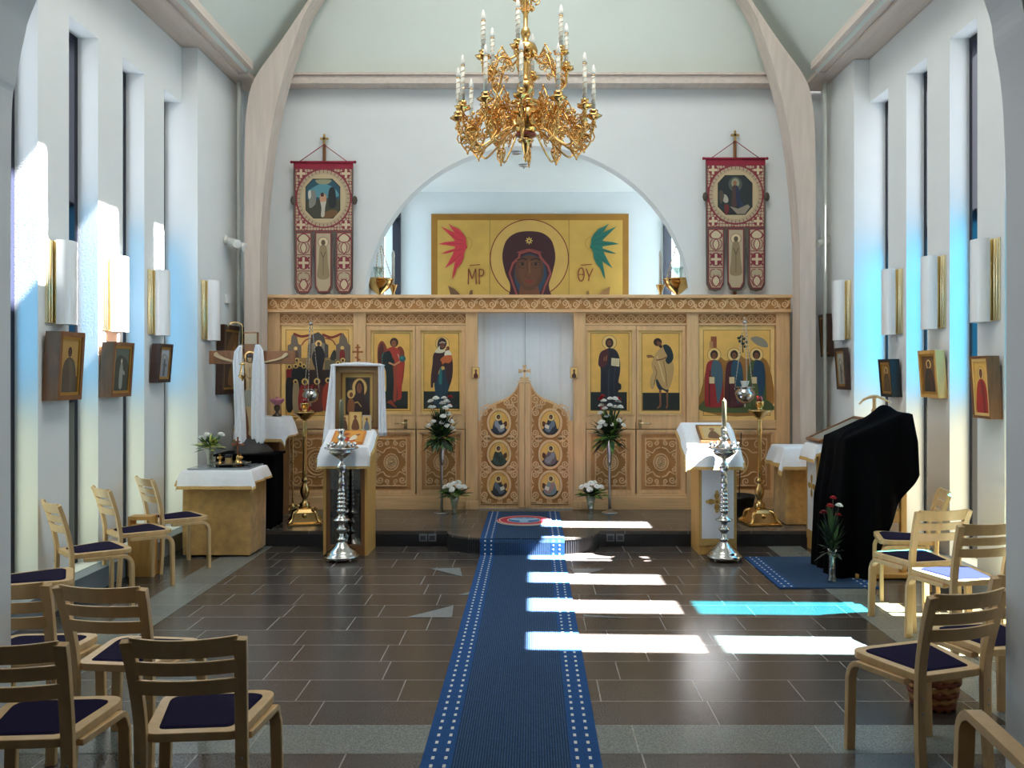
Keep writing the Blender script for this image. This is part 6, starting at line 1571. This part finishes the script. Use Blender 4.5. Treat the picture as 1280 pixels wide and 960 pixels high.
# icon lying on the slope
def slope_pt(u, d, v): return Vector((ax0 + .06 + u * .30, ay0 + .03 + v * .20, ztop(0, ay0 + .03 + v * .20) + .014 + d))
t = thing('lying_icon', 'orange-ground icon lying on the sloped white cloth of the left lectern', 'icon', slope_pt(.5, 0, .5))
mb = MB(); vs = [slope_pt(u, d, v) for d in (-.004, .018) for (u, v) in ((0, 0), (1, 0), (1, 1), (0, 1))]
mb.add(vs, [(3, 2, 1, 0), (4, 5, 6, 7), (0, 1, 5, 4), (1, 2, 6, 5), (2, 3, 7, 6), (3, 0, 4, 7)]); mb.build('board', mat('orange_board', 'b9702c', .45), t)
nv = (slope_pt(1, 0, 0) - slope_pt(0, 0, 0)).cross(slope_pt(0, 0, 1) - slope_pt(0, 0, 0)).normalized()
A = Art(lambda u, v: slope_pt(u, .0185, v), nv, .0004)
A.p('c98a3c', rect(.06, .06, .94, .94)); A.p('a8321e', smooth([(.25, .12), (.4, .45), (.6, .35), (.75, .12)], 3)); A.p('d8c8b0', smooth([(.55, .15), (.6, .5), (.72, .6), (.78, .3)], 3)); A.p('b86a2c', ell(.42, .68, .12, .14, 14)); A.p('8a4a28', ell(.42, .66, .07, .09, 12)); A.p('5a3a2c', smooth([(.7, .6), (.85, .7), (.8, .55)], 3))
A.build('painted_panel', t)
# framed icon case behind, with cross on top and towel
by0, by1 = 8.34, 8.44; bx0, bx1 = at(416, 0, 8.34).x, at(474.5, 0, 8.34).x; bz0, bz1 = zbk + .006, zof(457, 8.34)
t = thing('icon_case', 'deep framed icon of a mother and child standing on the left lectern', 'icon', ((bx0 + bx1) / 2, by1, bz0))
mb = MB(); o = [(bx0, bz0), (bx1, bz0), (bx1, bz1), (bx0, bz1)]
ins = lambda d: [(o[0][0] + d, o[0][1] + d * 1.0), (o[1][0] - d, o[1][1] + d), (o[2][0] - d, o[2][1] - d), (o[3][0] + d, o[3][1] - d)]
mb.ring(o, ins(.02), by0, by1, 0); mb.ring(ins(.02), ins(.065), by0 + .03, by1, 1); mb.ring(ins(.065), ins(.075), by0 + .04, by1, 0); mb.box(bx0 + .01, bx1 - .01, by1 - .012, by1, bz0 + .01, bz1 - .01, 0)
mb.build('frame', [BROWNW, mat('inner_frame_wood', '8d7148', .45, var=.1)], t)
A = Art(lambda u, v: (bx0 + .075 + u * (bx1 - bx0 - .15), by0 + .075, bz0 + .075 + v * (bz1 - bz0 - .15)), step=.0004)
A.p('c3a35c', rect(0, 0, 1, 1)); A.p('6a5230', rect(.1, .08, .9, .92)); A.p('2a2622', rect(.12, .10, .88, .90))
A.p('8a5a28', ell(.56, .70, .25, .21)); A.p('d0b06a', ell(.56, .70, .23, .19)); A.p('2a1614', smooth([(.24, .11), (.3, .4), (.42, .55), (.42, .75), (.56, .86), (.70, .75), (.72, .5), (.84, .35), (.86, .11)], 4)); A.p('7a4a30', ell(.55, .69, .085, .11, 14))
A.p('d0b06a', ell(.28, .56, .12, .09)); A.p('6a3a26', ell(.29, .55, .06, .055, 12)); A.p('7a4a28', smooth([(.16, .2), (.2, .44), (.32, .47), (.4, .35), (.36, .15)], 3)); A.st('b08a50', [(.62, .3), (.5, .4), (.4, .38)], .03)
A.build('painted_panel', t)
mb = MB(); cx = at(447.2, 0, 8.39).x; z0 = bz1; zt = zof(430.5, 8.39)
mb.box(cx - .008, cx + .008, 8.382, 8.398, z0, zt); mb.box(cx - .05, cx + .05, 8.382, 8.398, z0 + (zt - z0) * .60, z0 + (zt - z0) * .69); mb.box(cx - .024, cx + .024, 8.382, 8.398, z0 + (zt - z0) * .82, z0 + (zt - z0) * .89)
mb.box(-.03, .03, 8.382, 8.398, -.007, .007, 0, Matrix.Translation((cx, 0, z0 + (zt - z0) * .33)) @ Matrix.Rotation(R(32), 4, 'Y')); mb.build('three_bar_cross', mat('orange_wood', '9a5a28', .45), t)
# towel
mb = MB()
def tail(xa, xb, za, zb, y, ph):
    mb.grid(lambda u, v: (xa(v) + (xb(v) - xa(v)) * u, y - .008 * math.sin(u * PI * 4 + ph), za + (zb - za) * v), 16, 16, 0, True)
tail(lambda v: bx0 - .012 - .085 * v, lambda v: bx0 + .028 - .005 * v, bz1 + .012, zof(553, 8.32), by0 - .012, 0)
tail(lambda v: bx1 - .01 + .0 * v, lambda v: bx1 + .045 + .025 * v, bz1 + .010, zof(545, 8.32), by0 - .004, 1)
mb.grid(lambda u, v: (bx0 - .02 + (bx1 - bx0 + .06) * u, by0 - .015 + .11 * v, bz1 + .008 + .024 * math.sin(PI * u) + .004 * math.sin(u * 30)), 20, 4, 0, True)
mb.grid(lambda u, v: (bx0 - .02 + (bx1 - bx0 + .06) * u, by0 - .017, bz1 + .008 + .024 * math.sin(PI * u) * (1 - v) - .012 * v), 20, 2, 0, True)
tag(mb.build('white_towel', WHITEC, loc=((bx0 + bx1) / 2, by0, bz1), solid=.003), 'long white towel draped over the framed icon on the left lectern', 'towel')
for (pa, pb, pt, lab, c1, c2) in ((426, 436.5, 518, 'small leaning icon at the left of the three below the framed icon', '8a5a34', '4a2c1c'), (436.5, 452, 515, 'small leaning icon in the middle of the three below the framed icon', 'c9a45c', '6a4028'), (453, 464, 519, 'small leaning icon at the right of the three below the framed icon', 'b9b0a0', '6a7078')):
    Y = 8.30; a, b = at(pa, 0, Y).x, at(pb, 0, Y).x; z0 = ztop(0, Y) + .009; z1 = zof(pt, Y)
    t = thing('small_icon', lab, 'icon', ((a + b) / 2, Y, z0))
    mb = MB(); mb.box(a, b, Y, Y + .012, z0, z1); mb.build('board', flat(c1), t)
    A = Art(lambda u, v: (a + (b - a) * u, Y - .0005, z0 + (z1 - z0) * v)); A.p('d0b070', rect(.1, .07, .9, .93)); A.p(c2, smooth([(.2, .08), (.3, .5), (.5, .66), (.7, .5), (.8, .08)], 3)); A.p('7a4a30', ell(.5, .74, .13, .1, 12)); A.build('painted_panel', t)

# ================================================================== RIGHT LECTERN
rx0, rx1, ry0, ry1 = at(873, 0, 8.06).x, at(921, 0, 8.06).x, 8.06, 8.44
rzf, rzb = 1.0, 1.20
rz = lambda x, y: rzf + (rzb - rzf) * (y - ry0) / (ry1 - ry0)
t = thing('cloth_front_lectern', 'light wood lectern right of the runner with a white cloth panel bearing a gold cross', 'lectern', ((rx0 + rx1) / 2, (ry0 + ry1) / 2, 0))
mb = MB(); vs = [(x, y, z) for x in (rx0, rx1) for (y, z) in ((ry0, 0), (ry1, 0), (ry1, rzb - .01), (ry0, rzf - .01))]
mb.add(vs, [(0, 3, 2, 1), (4, 5, 6, 7), (0, 4, 7, 3), (1, 2, 6, 5), (3, 7, 6, 2), (0, 1, 5, 4)]); mb.build('body', OAK, t, .006)
mb = MB(); mb.grid(lambda u, v: (rx0 + .004 + (rx1 - rx0 - .008) * u, ry0 - .008 - .003 * math.sin(u * 9 + v * 3), .09 + (rzf - .09) * v), 14, 14, 0, True, lambda u, v: 1 if (u < .05 or u > .92 or v < .03) else 0)
pan = mb.build('white_front_cloth', [WHITEC, GOLDTRIM], t)
A = Art(lambda u, v: (at(u, 0, 8.05).x, ry0 - .0125, zof(v, 8.05)), step=.0005)
cx, cy = 896, 627
for s, r in ((1, 0), (-1, 0), (0, 1), (0, -1)):
    A.p('b08a42', smooth([(cx + s * 2 + r * 1.2, cy + r * 2 + s * 1.2), (cx + s * 8 + r * 3.4, cy + r * 8 + s * 3.4), (cx + s * 12, cy + r * 12), (cx + s * 8 - r * 3.4, cy + r * 8 - s * 3.4), (cx + s * 2 - r * 1.2, cy + r * 2 - s * 1.2)], 3))
    A.p('c9a660', ell(cx + s * 12, cy + r * 12, 2.2, 2.2, 10))
for a in range(8): A.st('a9802f', [(cx, cy), (cx + 8 * math.cos(a * PI / 4 + .39), cy + 8 * math.sin(a * PI / 4 + .39))], .8)
A.p('c9a660', ell(cx, cy, 4, 4, 14)); A.p('8f6a2c', ell(cx, cy, 2, 2, 10)); A.build('gold_cross_embroidery', pan)
mb = MB(); drape(mb, rx0 - .10, rx1 + .012, ry0 - .02, ry1 + .01, lambda x, y: rz(x, y) + .006, .10, .13, .20, .04, 46, 31, .28, .018)
mb.box(rx0 - .11, rx1 + .01, ry0 - .01, ry1, rzf - .0, rzf + .001, 0, Matrix.Identity(4))
tag(mb.build('white_lectern_cloth', [WHITEC, GOLDTRIM], loc=((rx0 + rx1) / 2, ry0, rzf)), 'sunlit white braid-edged cloth over the right lectern', 'cloth')
mb = MB()
mb.add([(x, y, z) for x in (rx0 - .10, rx1 + .008) for (y, z) in ((ry0 - .015, rzf - .02), (ry1 + .005, rzb - .02), (ry1 + .005, rzb), (ry0 - .015, rzf))], [(0, 3, 2, 1), (4, 5, 6, 7), (0, 4, 7, 3), (1, 2, 6, 5), (3, 7, 6, 2), (0, 1, 5, 4)])
mb.build('sloped_top', OAK, t)
def rp(u, d, v): return Vector((rx0 + .03 + u * .28, ry0 + .04 + v * .26, rz(0, ry0 + .04 + v * .26) + .018 + d))
nv = (rp(1, 0, 0) - rp(0, 0, 0)).cross(rp(0, 0, 1) - rp(0, 0, 0)).normalized()
t = thing('lying_icon', 'brown framed icon lying on the white cloth of the right lectern', 'icon', rp(.5, 0, .5))
mb = MB(); vs = [rp(u, d, v) for d in (-.004, .022) for (u, v) in ((0, 0), (1, 0), (1, 1), (0, 1))]
mb.add(vs, [(3, 2, 1, 0), (4, 5, 6, 7), (0, 1, 5, 4), (1, 2, 6, 5), (2, 3, 7, 6), (3, 0, 4, 7)]); mb.build('frame', BROWNW, t)
A = Art(lambda u, v: rp(u, .0225, v), nv, .0004); A.p(OAK, rect(.08, .08, .92, .92)); A.p('c2a878', rect(.16, .16, .84, .84)); A.p('6a4a30', smooth([(.3, .18), (.38, .5), (.5, .62), (.62, .5), (.7, .18)], 3)); A.p('8a6040', ell(.5, .7, .09, .09, 12)); A.build('painted_panel', t)

# black basket behind the right lectern
mb = MB(); bp = at(921, 0, 9.35); mb.lathe([(.10, 0), (.16, .02), (.19, .2), (.2, .23), (.185, .23), (.15, .04), (0, .03)], 20, (bp.x, 9.35, ZP))
mb.tube([(bp.x + .02, 9.35, ZP + .05), (bp.x + .06, 9.40, ZP + .9)], .006, 6)
tag(mb.build('black_bucket', BLACKP, loc=(bp.x, 9.35, ZP)), 'black round bucket with a thin rod beside the right brass candle stand', 'bucket')

# ================================================================== FLOWER STANDS ON THE PLATFORM
def flower_stand(x, y, label):
    t = thing('flower_stand', label, 'flower stand', (x, y, ZP)); c = (x, y, ZP); H = .80
    mb = MB(); mb.lathe([(.085, 0), (.088, .008), (.06, .016), (.03, .03), (.016, .05)], 20, c); mb.build('base', CHROME, t)
    mb = MB(); mb.lathe([(.016, .04), (.014, .2), (.014, H - .28), (.018, H - .26)], 14, c); mb.build('pole', CHROME, t)
    mb = MB(); mb.lathe([(.018, H - .27), (.024, H - .2), (.042, H), (.045, H + .005), (.038, H), (.02, H - .2), (0, H - .25)], 18, c); mb.build('cone_vase', CHROME, t)
def big_bouquet(x, y, label, seed, flip, accent):
    rnd = random.Random(seed); bl = []
    for (dx, dz) in ((-.10, .42), (-.04, .45), (.02, .44), (.07, .42), (-.07, .36), (.0, .38), (.09, .37), (-.12, .34), (.045, .34), (-.09, .20), (.03, .24), (.10, .20), (.0, .17), (.06, .15), (-.13, .16), (.13, .13), (.09, .28)):
        bl.append((dx * flip + rnd.uniform(-.015, .015), rnd.uniform(-.13, -.02), dz + rnd.uniform(-.015, .015), PETALW))
    for (dx, dz) in accent: bl.append((dx, -.05, dz, PETALR))
    return bouquet('flower_arrangement', label, (x, y, ZP + .82), bl, .22, .40, 190, seed, [GREEND, GREENL, GREENL, GREEND, GREENB], .15, .042, None, .12)
flx, fly = at(552, 0, 9.55).x, 9.55; frx, fry = at(762, 0, 9.55).x, 9.55
flower_stand(flx, fly, 'slim metal flower stand left of the central doors'); flower_stand(frx, fry, 'slim metal flower stand right of the central doors')
big_bouquet(flx, fly, 'tall arrangement of white daisies in the metal stand left of the central doors', 4, 1, ((.10, .46),))
big_bouquet(frx, fry, 'tall arrangement of white daisies in the metal stand right of the central doors', 8, -1, ((-.10, .44), (.09, .44), (-.08, .47)))
for px, lab1, lab2, sd in ((568, 'small glass floor vase left of the central doors', 'low bunch of white flowers with broad leaves left of the central doors', 12), (738.5, 'small glass floor vase right of the central doors', 'low bunch of white flowers with broad leaves right of the central doors', 14)):
    x, y = at(px, 0, 9.5).x, 9.5
    mb = MB(); mb.lathe([(.035, 0), (.038, .006), (.03, .02), (.04, .12), (.062, .21), (.058, .21), (.036, .12), (.025, .02), (0, .015)], 16, (x, y, ZP))
    tag(mb.build('floor_vase', GL_VASE, loc=(x, y, ZP)), lab1, 'vase')
    bl = [(-.10, -.05, .10, PETALW), (-.05, -.08, .12, PETALW), (.0, -.06, .14, PETALW), (.06, -.08, .11, PETALW), (.11, -.04, .10, PETALW), (-.02, -.10, .08, PETALW), (.04, .02, .14, PETALW)]
    bouquet('flower_bunch', lab2, (x, y, ZP + .20), bl, .22, .12, 60, sd, [GREENL, GREEND, GREENB, GREENL], .2, .042)

# ================================================================== RIGHT SIDE: covered table, kliros lectern, draped stand
gx0, gx1, gy0, gy1, gz = 2.58, 3.18, 8.78, 9.22, .93
t = thing('covered_table', 'gold brocade covered table at the right wall behind the stands', 'table', ((gx0 + gx1) / 2, (gy0 + gy1) / 2, ZP))
mb = MB(); brocade_box(mb, gx0, gx1, gy0, gy1, ZP + .01, gz); mb.build('brocade_cover', GOLDC, t)
mb = MB(); drape(mb, gx0 - .02, gx1 + .01, gy0 - .02, gy1 + .01, lambda x, y: gz + .006, .20, .06, .22, .02, 46, 41, .3, .022)
tag(mb.build('white_tablecloth', [WHITEC, GOLDTRIM], loc=((gx0 + gx1) / 2, gy0, gz)), 'white braid-edged cloth over the gold table at the right wall', 'cloth')

kx0, kx1, ky0, ky1 = 2.68, 3.12, 8.08, 8.42
kz = lambda x, y: 1.02 + (x - kx0) / (kx1 - kx0) * .20
t = thing('reading_desk', 'wooden reading desk at the right wall with a gold cross on its white side cloth', 'lectern', ((kx0 + kx1) / 2, (ky0 + ky1) / 2, 0))
mb = MB(); vs = [(x, y, z) for y in (ky0, ky1) for (x, z) in ((kx0, 0), (kx1, 0), (kx1, 1.20), (kx0, 1.0))]
mb.add(vs, [(0, 1, 2, 3), (7, 6, 5, 4), (0, 4, 5, 1), (1, 5, 6, 2), (2, 6, 7, 3), (3, 7, 4, 0)]); mb.build('body', OAK, t, .006)
mb = MB(); mb.grid(lambda u, v: (kx0 - .008, ky0 + .01 + (ky1 - ky0 - .02) * u, .10 + .9 * v), 10, 10, 0, True, lambda u, v: 1 if (u < .08 or u > .88 or v < .04) else 0); pan = mb.build('white_side_cloth', [WHITEC, GOLDTRIM], t)
A = Art(lambda u, v: (kx0 - .0095, ky0 + .17 + u, .62 + v), (-1, 0, 0), .0005)
for a in range(4):
    c, s = round(math.cos(a * PI / 2)), round(math.sin(a * PI / 2))
    A.p('b08a42', smooth([(c * x - s * y, s * x + c * y) for x, y in ((.01, .008), (.08, .03), (.11, 0), (.08, -.03), (.01, -.008))], 3))
A.p('c9a660', ell(0, 0, .035, .035, 14)); A.build('gold_cross_embroidery', pan)
mb = MB(); drape(mb, kx0 - .02, kx1, ky0 - .01, ky1 + .01, lambda x, y: kz(x, y) + .004, .16, .02, .10, .03, 40, 51, .22, .014)
tag(mb.build('white_lectern_cloth', [WHITEC, GOLDTRIM], loc=((kx0 + kx1) / 2, ky0, 1.0)), 'white cloth over the reading desk by the right wall', 'cloth')
mb = MB(); th = math.atan(.20 / .44)
M = Matrix.Translation((kx0 - .0, 0, 1.045)) @ Matrix.Rotation(-th, 4, 'Y')
t = thing('framed_board', 'thin dark framed board lying on the sloped reading desk', 'board', (kx0 + .2, ky0 + .1, 1.14))
mb.ring([(0, ky0 - .03), (.52, ky0 - .03), (.52, ky1 + .02), (0, ky1 + .02)], [(.03, ky0), (.49, ky0), (.49, ky1 - .01), (.03, ky1 - .01)], 0, .022, 0, M @ Matrix(((1, 0, 0, 0), (0, 0, 1, 0), (0, 1, 0, 0), (0, 0, 0, 1))))
mb.build('frame', BROWNW, t)
mb = MB(); mb.box(.03, .49, ky0, ky1 - .01, .004, .012, 0, M); mb.build('sheet', flat('8a8478'), t)

# wooden stand covered by the long black cloth
sx0, sx1, sy0, sy1 = 2.60, 3.08, 7.14, 7.66
sz = lambda x, y: 1.14 + (x - sx0) / (sx1 - sx0) * .21
t = thing('wooden_stand', 'wooden stand with base board and post under the black cloth on the right', 'lectern', ((sx0 + sx1) / 2, (sy0 + sy1) / 2, 0))
mb = MB(); mb.box(sx0 + .06, sx1 + .04, sy0 - .05, sy1, .008, .05); mb.build('base_board', OAK, t, .008)
for (x, y) in ((sx1 - .03, sy0 + .0), (sx1 - .03, sy1 - .06), (sx0 + .25, sy1 - .1)):
    mb = MB(); mb.box(x, x + .05, y, y + .05, .05, sz(x, y) - .03); mb.build('post', OAK, t, .005)
mb = MB(); vs = [(x, y, sz(x, y) + d) for d in (-.03, 0) for (x, y) in ((sx0, sy0), (sx1, sy0), (sx1, sy1), (sx0, sy1))]; mb.add(vs, [(3, 2, 1, 0), (4, 5, 6, 7), (0, 1, 5, 4), (1, 2, 6, 5), (2, 3, 7, 6), (3, 0, 4, 7)]); mb.build('sloped_top', OAK, t, .004)
mb = MB(); mb.box(sx1 - .36, sx1 - .02, sy0 + .02, sy1 - .02, .55, .575); mb.box(sx1 - .36, sx1 - .03, sy0 + .02, sy0 + .05, .46, .55); mb.build('shelf', OAK, t, .004)
for x in (sx1 - .35,):
    mb = MB(); mb.box(x, x + .04, sy0 + .02, sy0 + .06, .05, .46); mb.build('leg', OAK, t, .004)
mb = MB(); mb.box(sx1 - .30, sx1 - .05, sy0 + .05, sy0 + .40, .58, .80); mb.box(sx1 - .31, sx1 - .04, sy0 + .04, sy0 + .41, .80, .825)
mb.tube([(sx1 - .175 + .08 * math.cos(q), sy0 + .12, .83 + .07 * math.sin(q)) for q in [PI * i / 10 for i in range(11)]], .012, 6, 1)
tag(mb.build('black_case', [BLACKP, OAK], loc=(sx1 - .175, sy0 + .2, .58)), 'black case with a curved wooden handle on the shelf beside the black cloth', 'case')
# cloth: over the top, down the left and near sides to the floor with deep folds
def blk(u, v):
    # u along the rim path: left side back -> left front corner -> near side to the right ; v 0 = ridge .. 1 = hem
    L1, L2 = sy1 - sy0, sx1 - sx0 + .06; s = u * (L1 + L2)
    if s < L1: bx, by, nx, ny = sx0, sy1 - s, -1, 0
    else: bx, by, nx, ny = sx0 + (s - L1), sy0, 0, -1
    k = abs(s - L1); c = max(0, 1 - k / .12)
    if c: nx, ny = (-1 + (0 if s < L1 else 1) * (1 - c)) , (-1 + (0 if s > L1 else 1) * (1 - c)); l = math.hypot(nx, ny); nx, ny = nx / l, ny / l
    zt = sz(min(bx, sx1), by) + .008
    if v < .25:                                  # on the top
        f = v / .25; rx, ry = sx1 + .02, sy1 - .04
        ix, iy = bx + (rx - bx) * (1 - f) * .9, by + (ry - by) * (1 - f) * .9
        z = sz(min(ix, sx1), iy) + .014 + .012 * math.sin(ix * 14 + iy * 9) * (1 - f) + .06 * math.exp(-((ix - 2.98) ** 2 + (iy - 7.45) ** 2) / .012) + .03 * math.exp(-((iy - 7.3 - (ix - 2.6) * .3) / .03) ** 2)
        return (ix, iy, z)
    f = (v - .25) / .75
    hem = .012 if s < L1 + .16 else .012 + min(1, (s - L1 - .16) / .38) ** .8 * .86
    z = zt - f * (zt - hem)
    fold = (.034 * math.sin(s * 19) + .024 * math.sin(s * 37 + 1.3) + .04 - .06 * math.exp(-((s - L1 - .03) / .035) ** 2)) * min(1, f * 2.2)
    d = .012 + fold + .05 * f
    return (bx + nx * d, by + ny * d, z)
mb = MB(); mb.grid(blk, 110, 36, 0, True)
tag(mb.build('black_cloth', BLACKC, loc=(sx0 + .2, sy0 + .2, 0)), 'long black cloth draped over the wooden stand on the right', 'cloth')
# vase with red and white flowers before the cloth
x, y = 2.425, 6.98
mb = MB(); mb.lathe([(.04, 0), (.042, .01), (.03, .04), (.028, .2), (.04, .27), (.036, .27), (.024, .2), (0, .03)], 14, (x, y, .013))
tag(mb.build('tall_glass_vase', GL_VASE, loc=(x, y, .013)), 'tall glass vase on the blue mat before the black cloth', 'vase')
bouquet('mixed_bouquet', 'dark-leaved bouquet with red and white blooms before the black cloth', (x, y, .27), [(-.03, -.04, .36, PETALR), (.045, -.03, .36, PETALW), (.05, .0, .28, PETALR), (.0, -.02, .42, PETALR), (-.07, 0, .30, mat('dark_red_petal', '6a1420', .6))], .13, .38, 70, 17, [GREEND, GREEND, GREENL], .12, .032)
# wooden staff with curved tau top
x, y = at(1093, 0, 8.0).x, 8.0
t = thing('tau_staff', 'wooden staff with a curved T-shaped top behind the black cloth', 'staff', (x, y, 0))
zt = zof(497, 8.0)
mb = MB(); mb.lathe([(.10, 0), (.10, .02), (.03, .03), (.016, .05), (.016, zt - .2), (.022, zt - .14), (.03, zt - .12), (.018, zt - .1), (.016, zt - .02), (.022, zt)], 12, (x, y, 0)); mb.build('shaft', BIRCH, t)
mb = MB(); mb.tube(curve([(x - .14, y, zt - .06), (x - .10, y, zt - .02), (x - .04, y, zt + .005), (x, y, zt + .012), (x + .04, y, zt + .005), (x + .10, y, zt - .02), (x + .15, y, zt - .05)], 4), [.008] * 4 + [.012] * 4 + [.016] * 8 + [.012] * 4 + [.008] * 5, 8); mb.build('curved_handle', BIRCH, t)
# carved folding chair back leaning by the right wall is the far chair; basket under the near chair
mb = MB(); bx, by = 2.05, 4.42
for k in range(8):
    z = .02 + k * .03; r = .095 + .006 * k
    mb.tube([(bx + r * math.cos(q) , by + r * math.sin(q), z + .008 * math.sin(q * 12 + k * PI)) for q in [2 * PI * i / 36 for i in range(36)]], .017, 5, k % 2, closed=True)
mb.lathe([(0, .01), (.095, .01)], 20, (bx, by, 0))
tag(mb.build('wicker_basket', [mat('wicker_red_brown', '7a3a22', .7, var=.2, vscale=40), mat('wicker_tan', '9a6a3a', .7, var=.2, vscale=40)], loc=(bx, by, 0)), 'red-brown wicker basket on the floor behind the large foreground chair on the right', 'basket')
# wooden box behind the middle left chair
mb = MB(); q = (-3.37, -3.17, 7.20, 7.32); mb.ring([(q[0], .17), (q[1], .17), (q[1], .50), (q[0], .50)], [(q[0] + .02, .19), (q[1] - .02, .19), (q[1] - .02, .47), (q[0] + .02, .47)], q[2], q[3]); mb.box(q[0] + .02, q[1] - .02, q[2] + .01, q[2] + .02, .19, .44)
mb.box(q[0], q[1], q[2], q[3], .0, .17)
tag(mb.build('wooden_box', OAK, loc=(-3.24, 7.19, 0)), 'plain wooden box against the left wall between the angled chairs', 'box')

# ================================================================== LIGHT
w = bpy.data.worlds.new('sky'); scn.world = w; w.use_nodes = True
bg = w.node_tree.nodes['Background']; bg.inputs['Color'].default_value = (.84, .92, 1.0, 1); bg.inputs['Strength'].default_value = 3.5
sun = bpy.data.lights.new('sun', 'SUN'); sun.energy = 180; sun.angle = R(.53); sun.color = (1, .98, .95)
so = bpy.data.objects.new('sun', sun); col.objects.link(so)
d = Vector((-1, SUN_S, -SUN_T)).normalized(); so.rotation_euler = d.to_track_quat('-Z', 'Y').to_euler(); so.location = (12, 6, 14)
# added area fills, standing for no real lamp or window
def area(name, loc, rot, sx, sy, e, c=(1, 1, 1)):
    l = bpy.data.lights.new(name, 'AREA'); l.shape = 'RECTANGLE'; l.size = sx; l.size_y = sy; l.energy = e; l.color = c
    o = bpy.data.objects.new(name, l); col.objects.link(o); o.location = loc; o.rotation_euler = rot
    return o
area('nave_fill', (0, 5.6, 7.4), (R(15), 0, 0), 2.5, 3.5, 170, (1, .97, .92))  # added fill that brightens the screen and nave from above
area('porch_fill', (0, .3, 3.4), (R(35), 0, 0), 1.5, 1.0, 4.5, (1, .97, .93))  # added weak fill to lift the near chairs and pier

# ================================================================== CAMERA
cam = bpy.data.cameras.new('camera'); cam.sensor_width = 36; cam.lens = F / 1280 * 36
cam.shift_x = -(CX - 640) / 1280; cam.shift_y = -(480 - CY) / 1280
cam.clip_start = .05; cam.clip_end = 100
co = bpy.data.objects.new('camera', cam); col.objects.link(co)
co.location = (0, 0, EYE); co.rotation_euler = (PI / 2, 0, 0); scn.camera = co
scn.view_settings.view_transform = 'Standard'
scn.view_settings.exposure = 0.12
scn.cycles.max_bounces = 10; scn.cycles.diffuse_bounces = 6; scn.cycles.glossy_bounces = 4; scn.cycles.transparent_max_bounces = 16; scn.cycles.transmission_bounces = 6
scn.cycles.sample_clamp_indirect = 8; scn.cycles.use_denoising = True; scn.cycles.caustics_reflective = False
for o in bpy.data.objects:
    if '_o' in o: del o['_o']
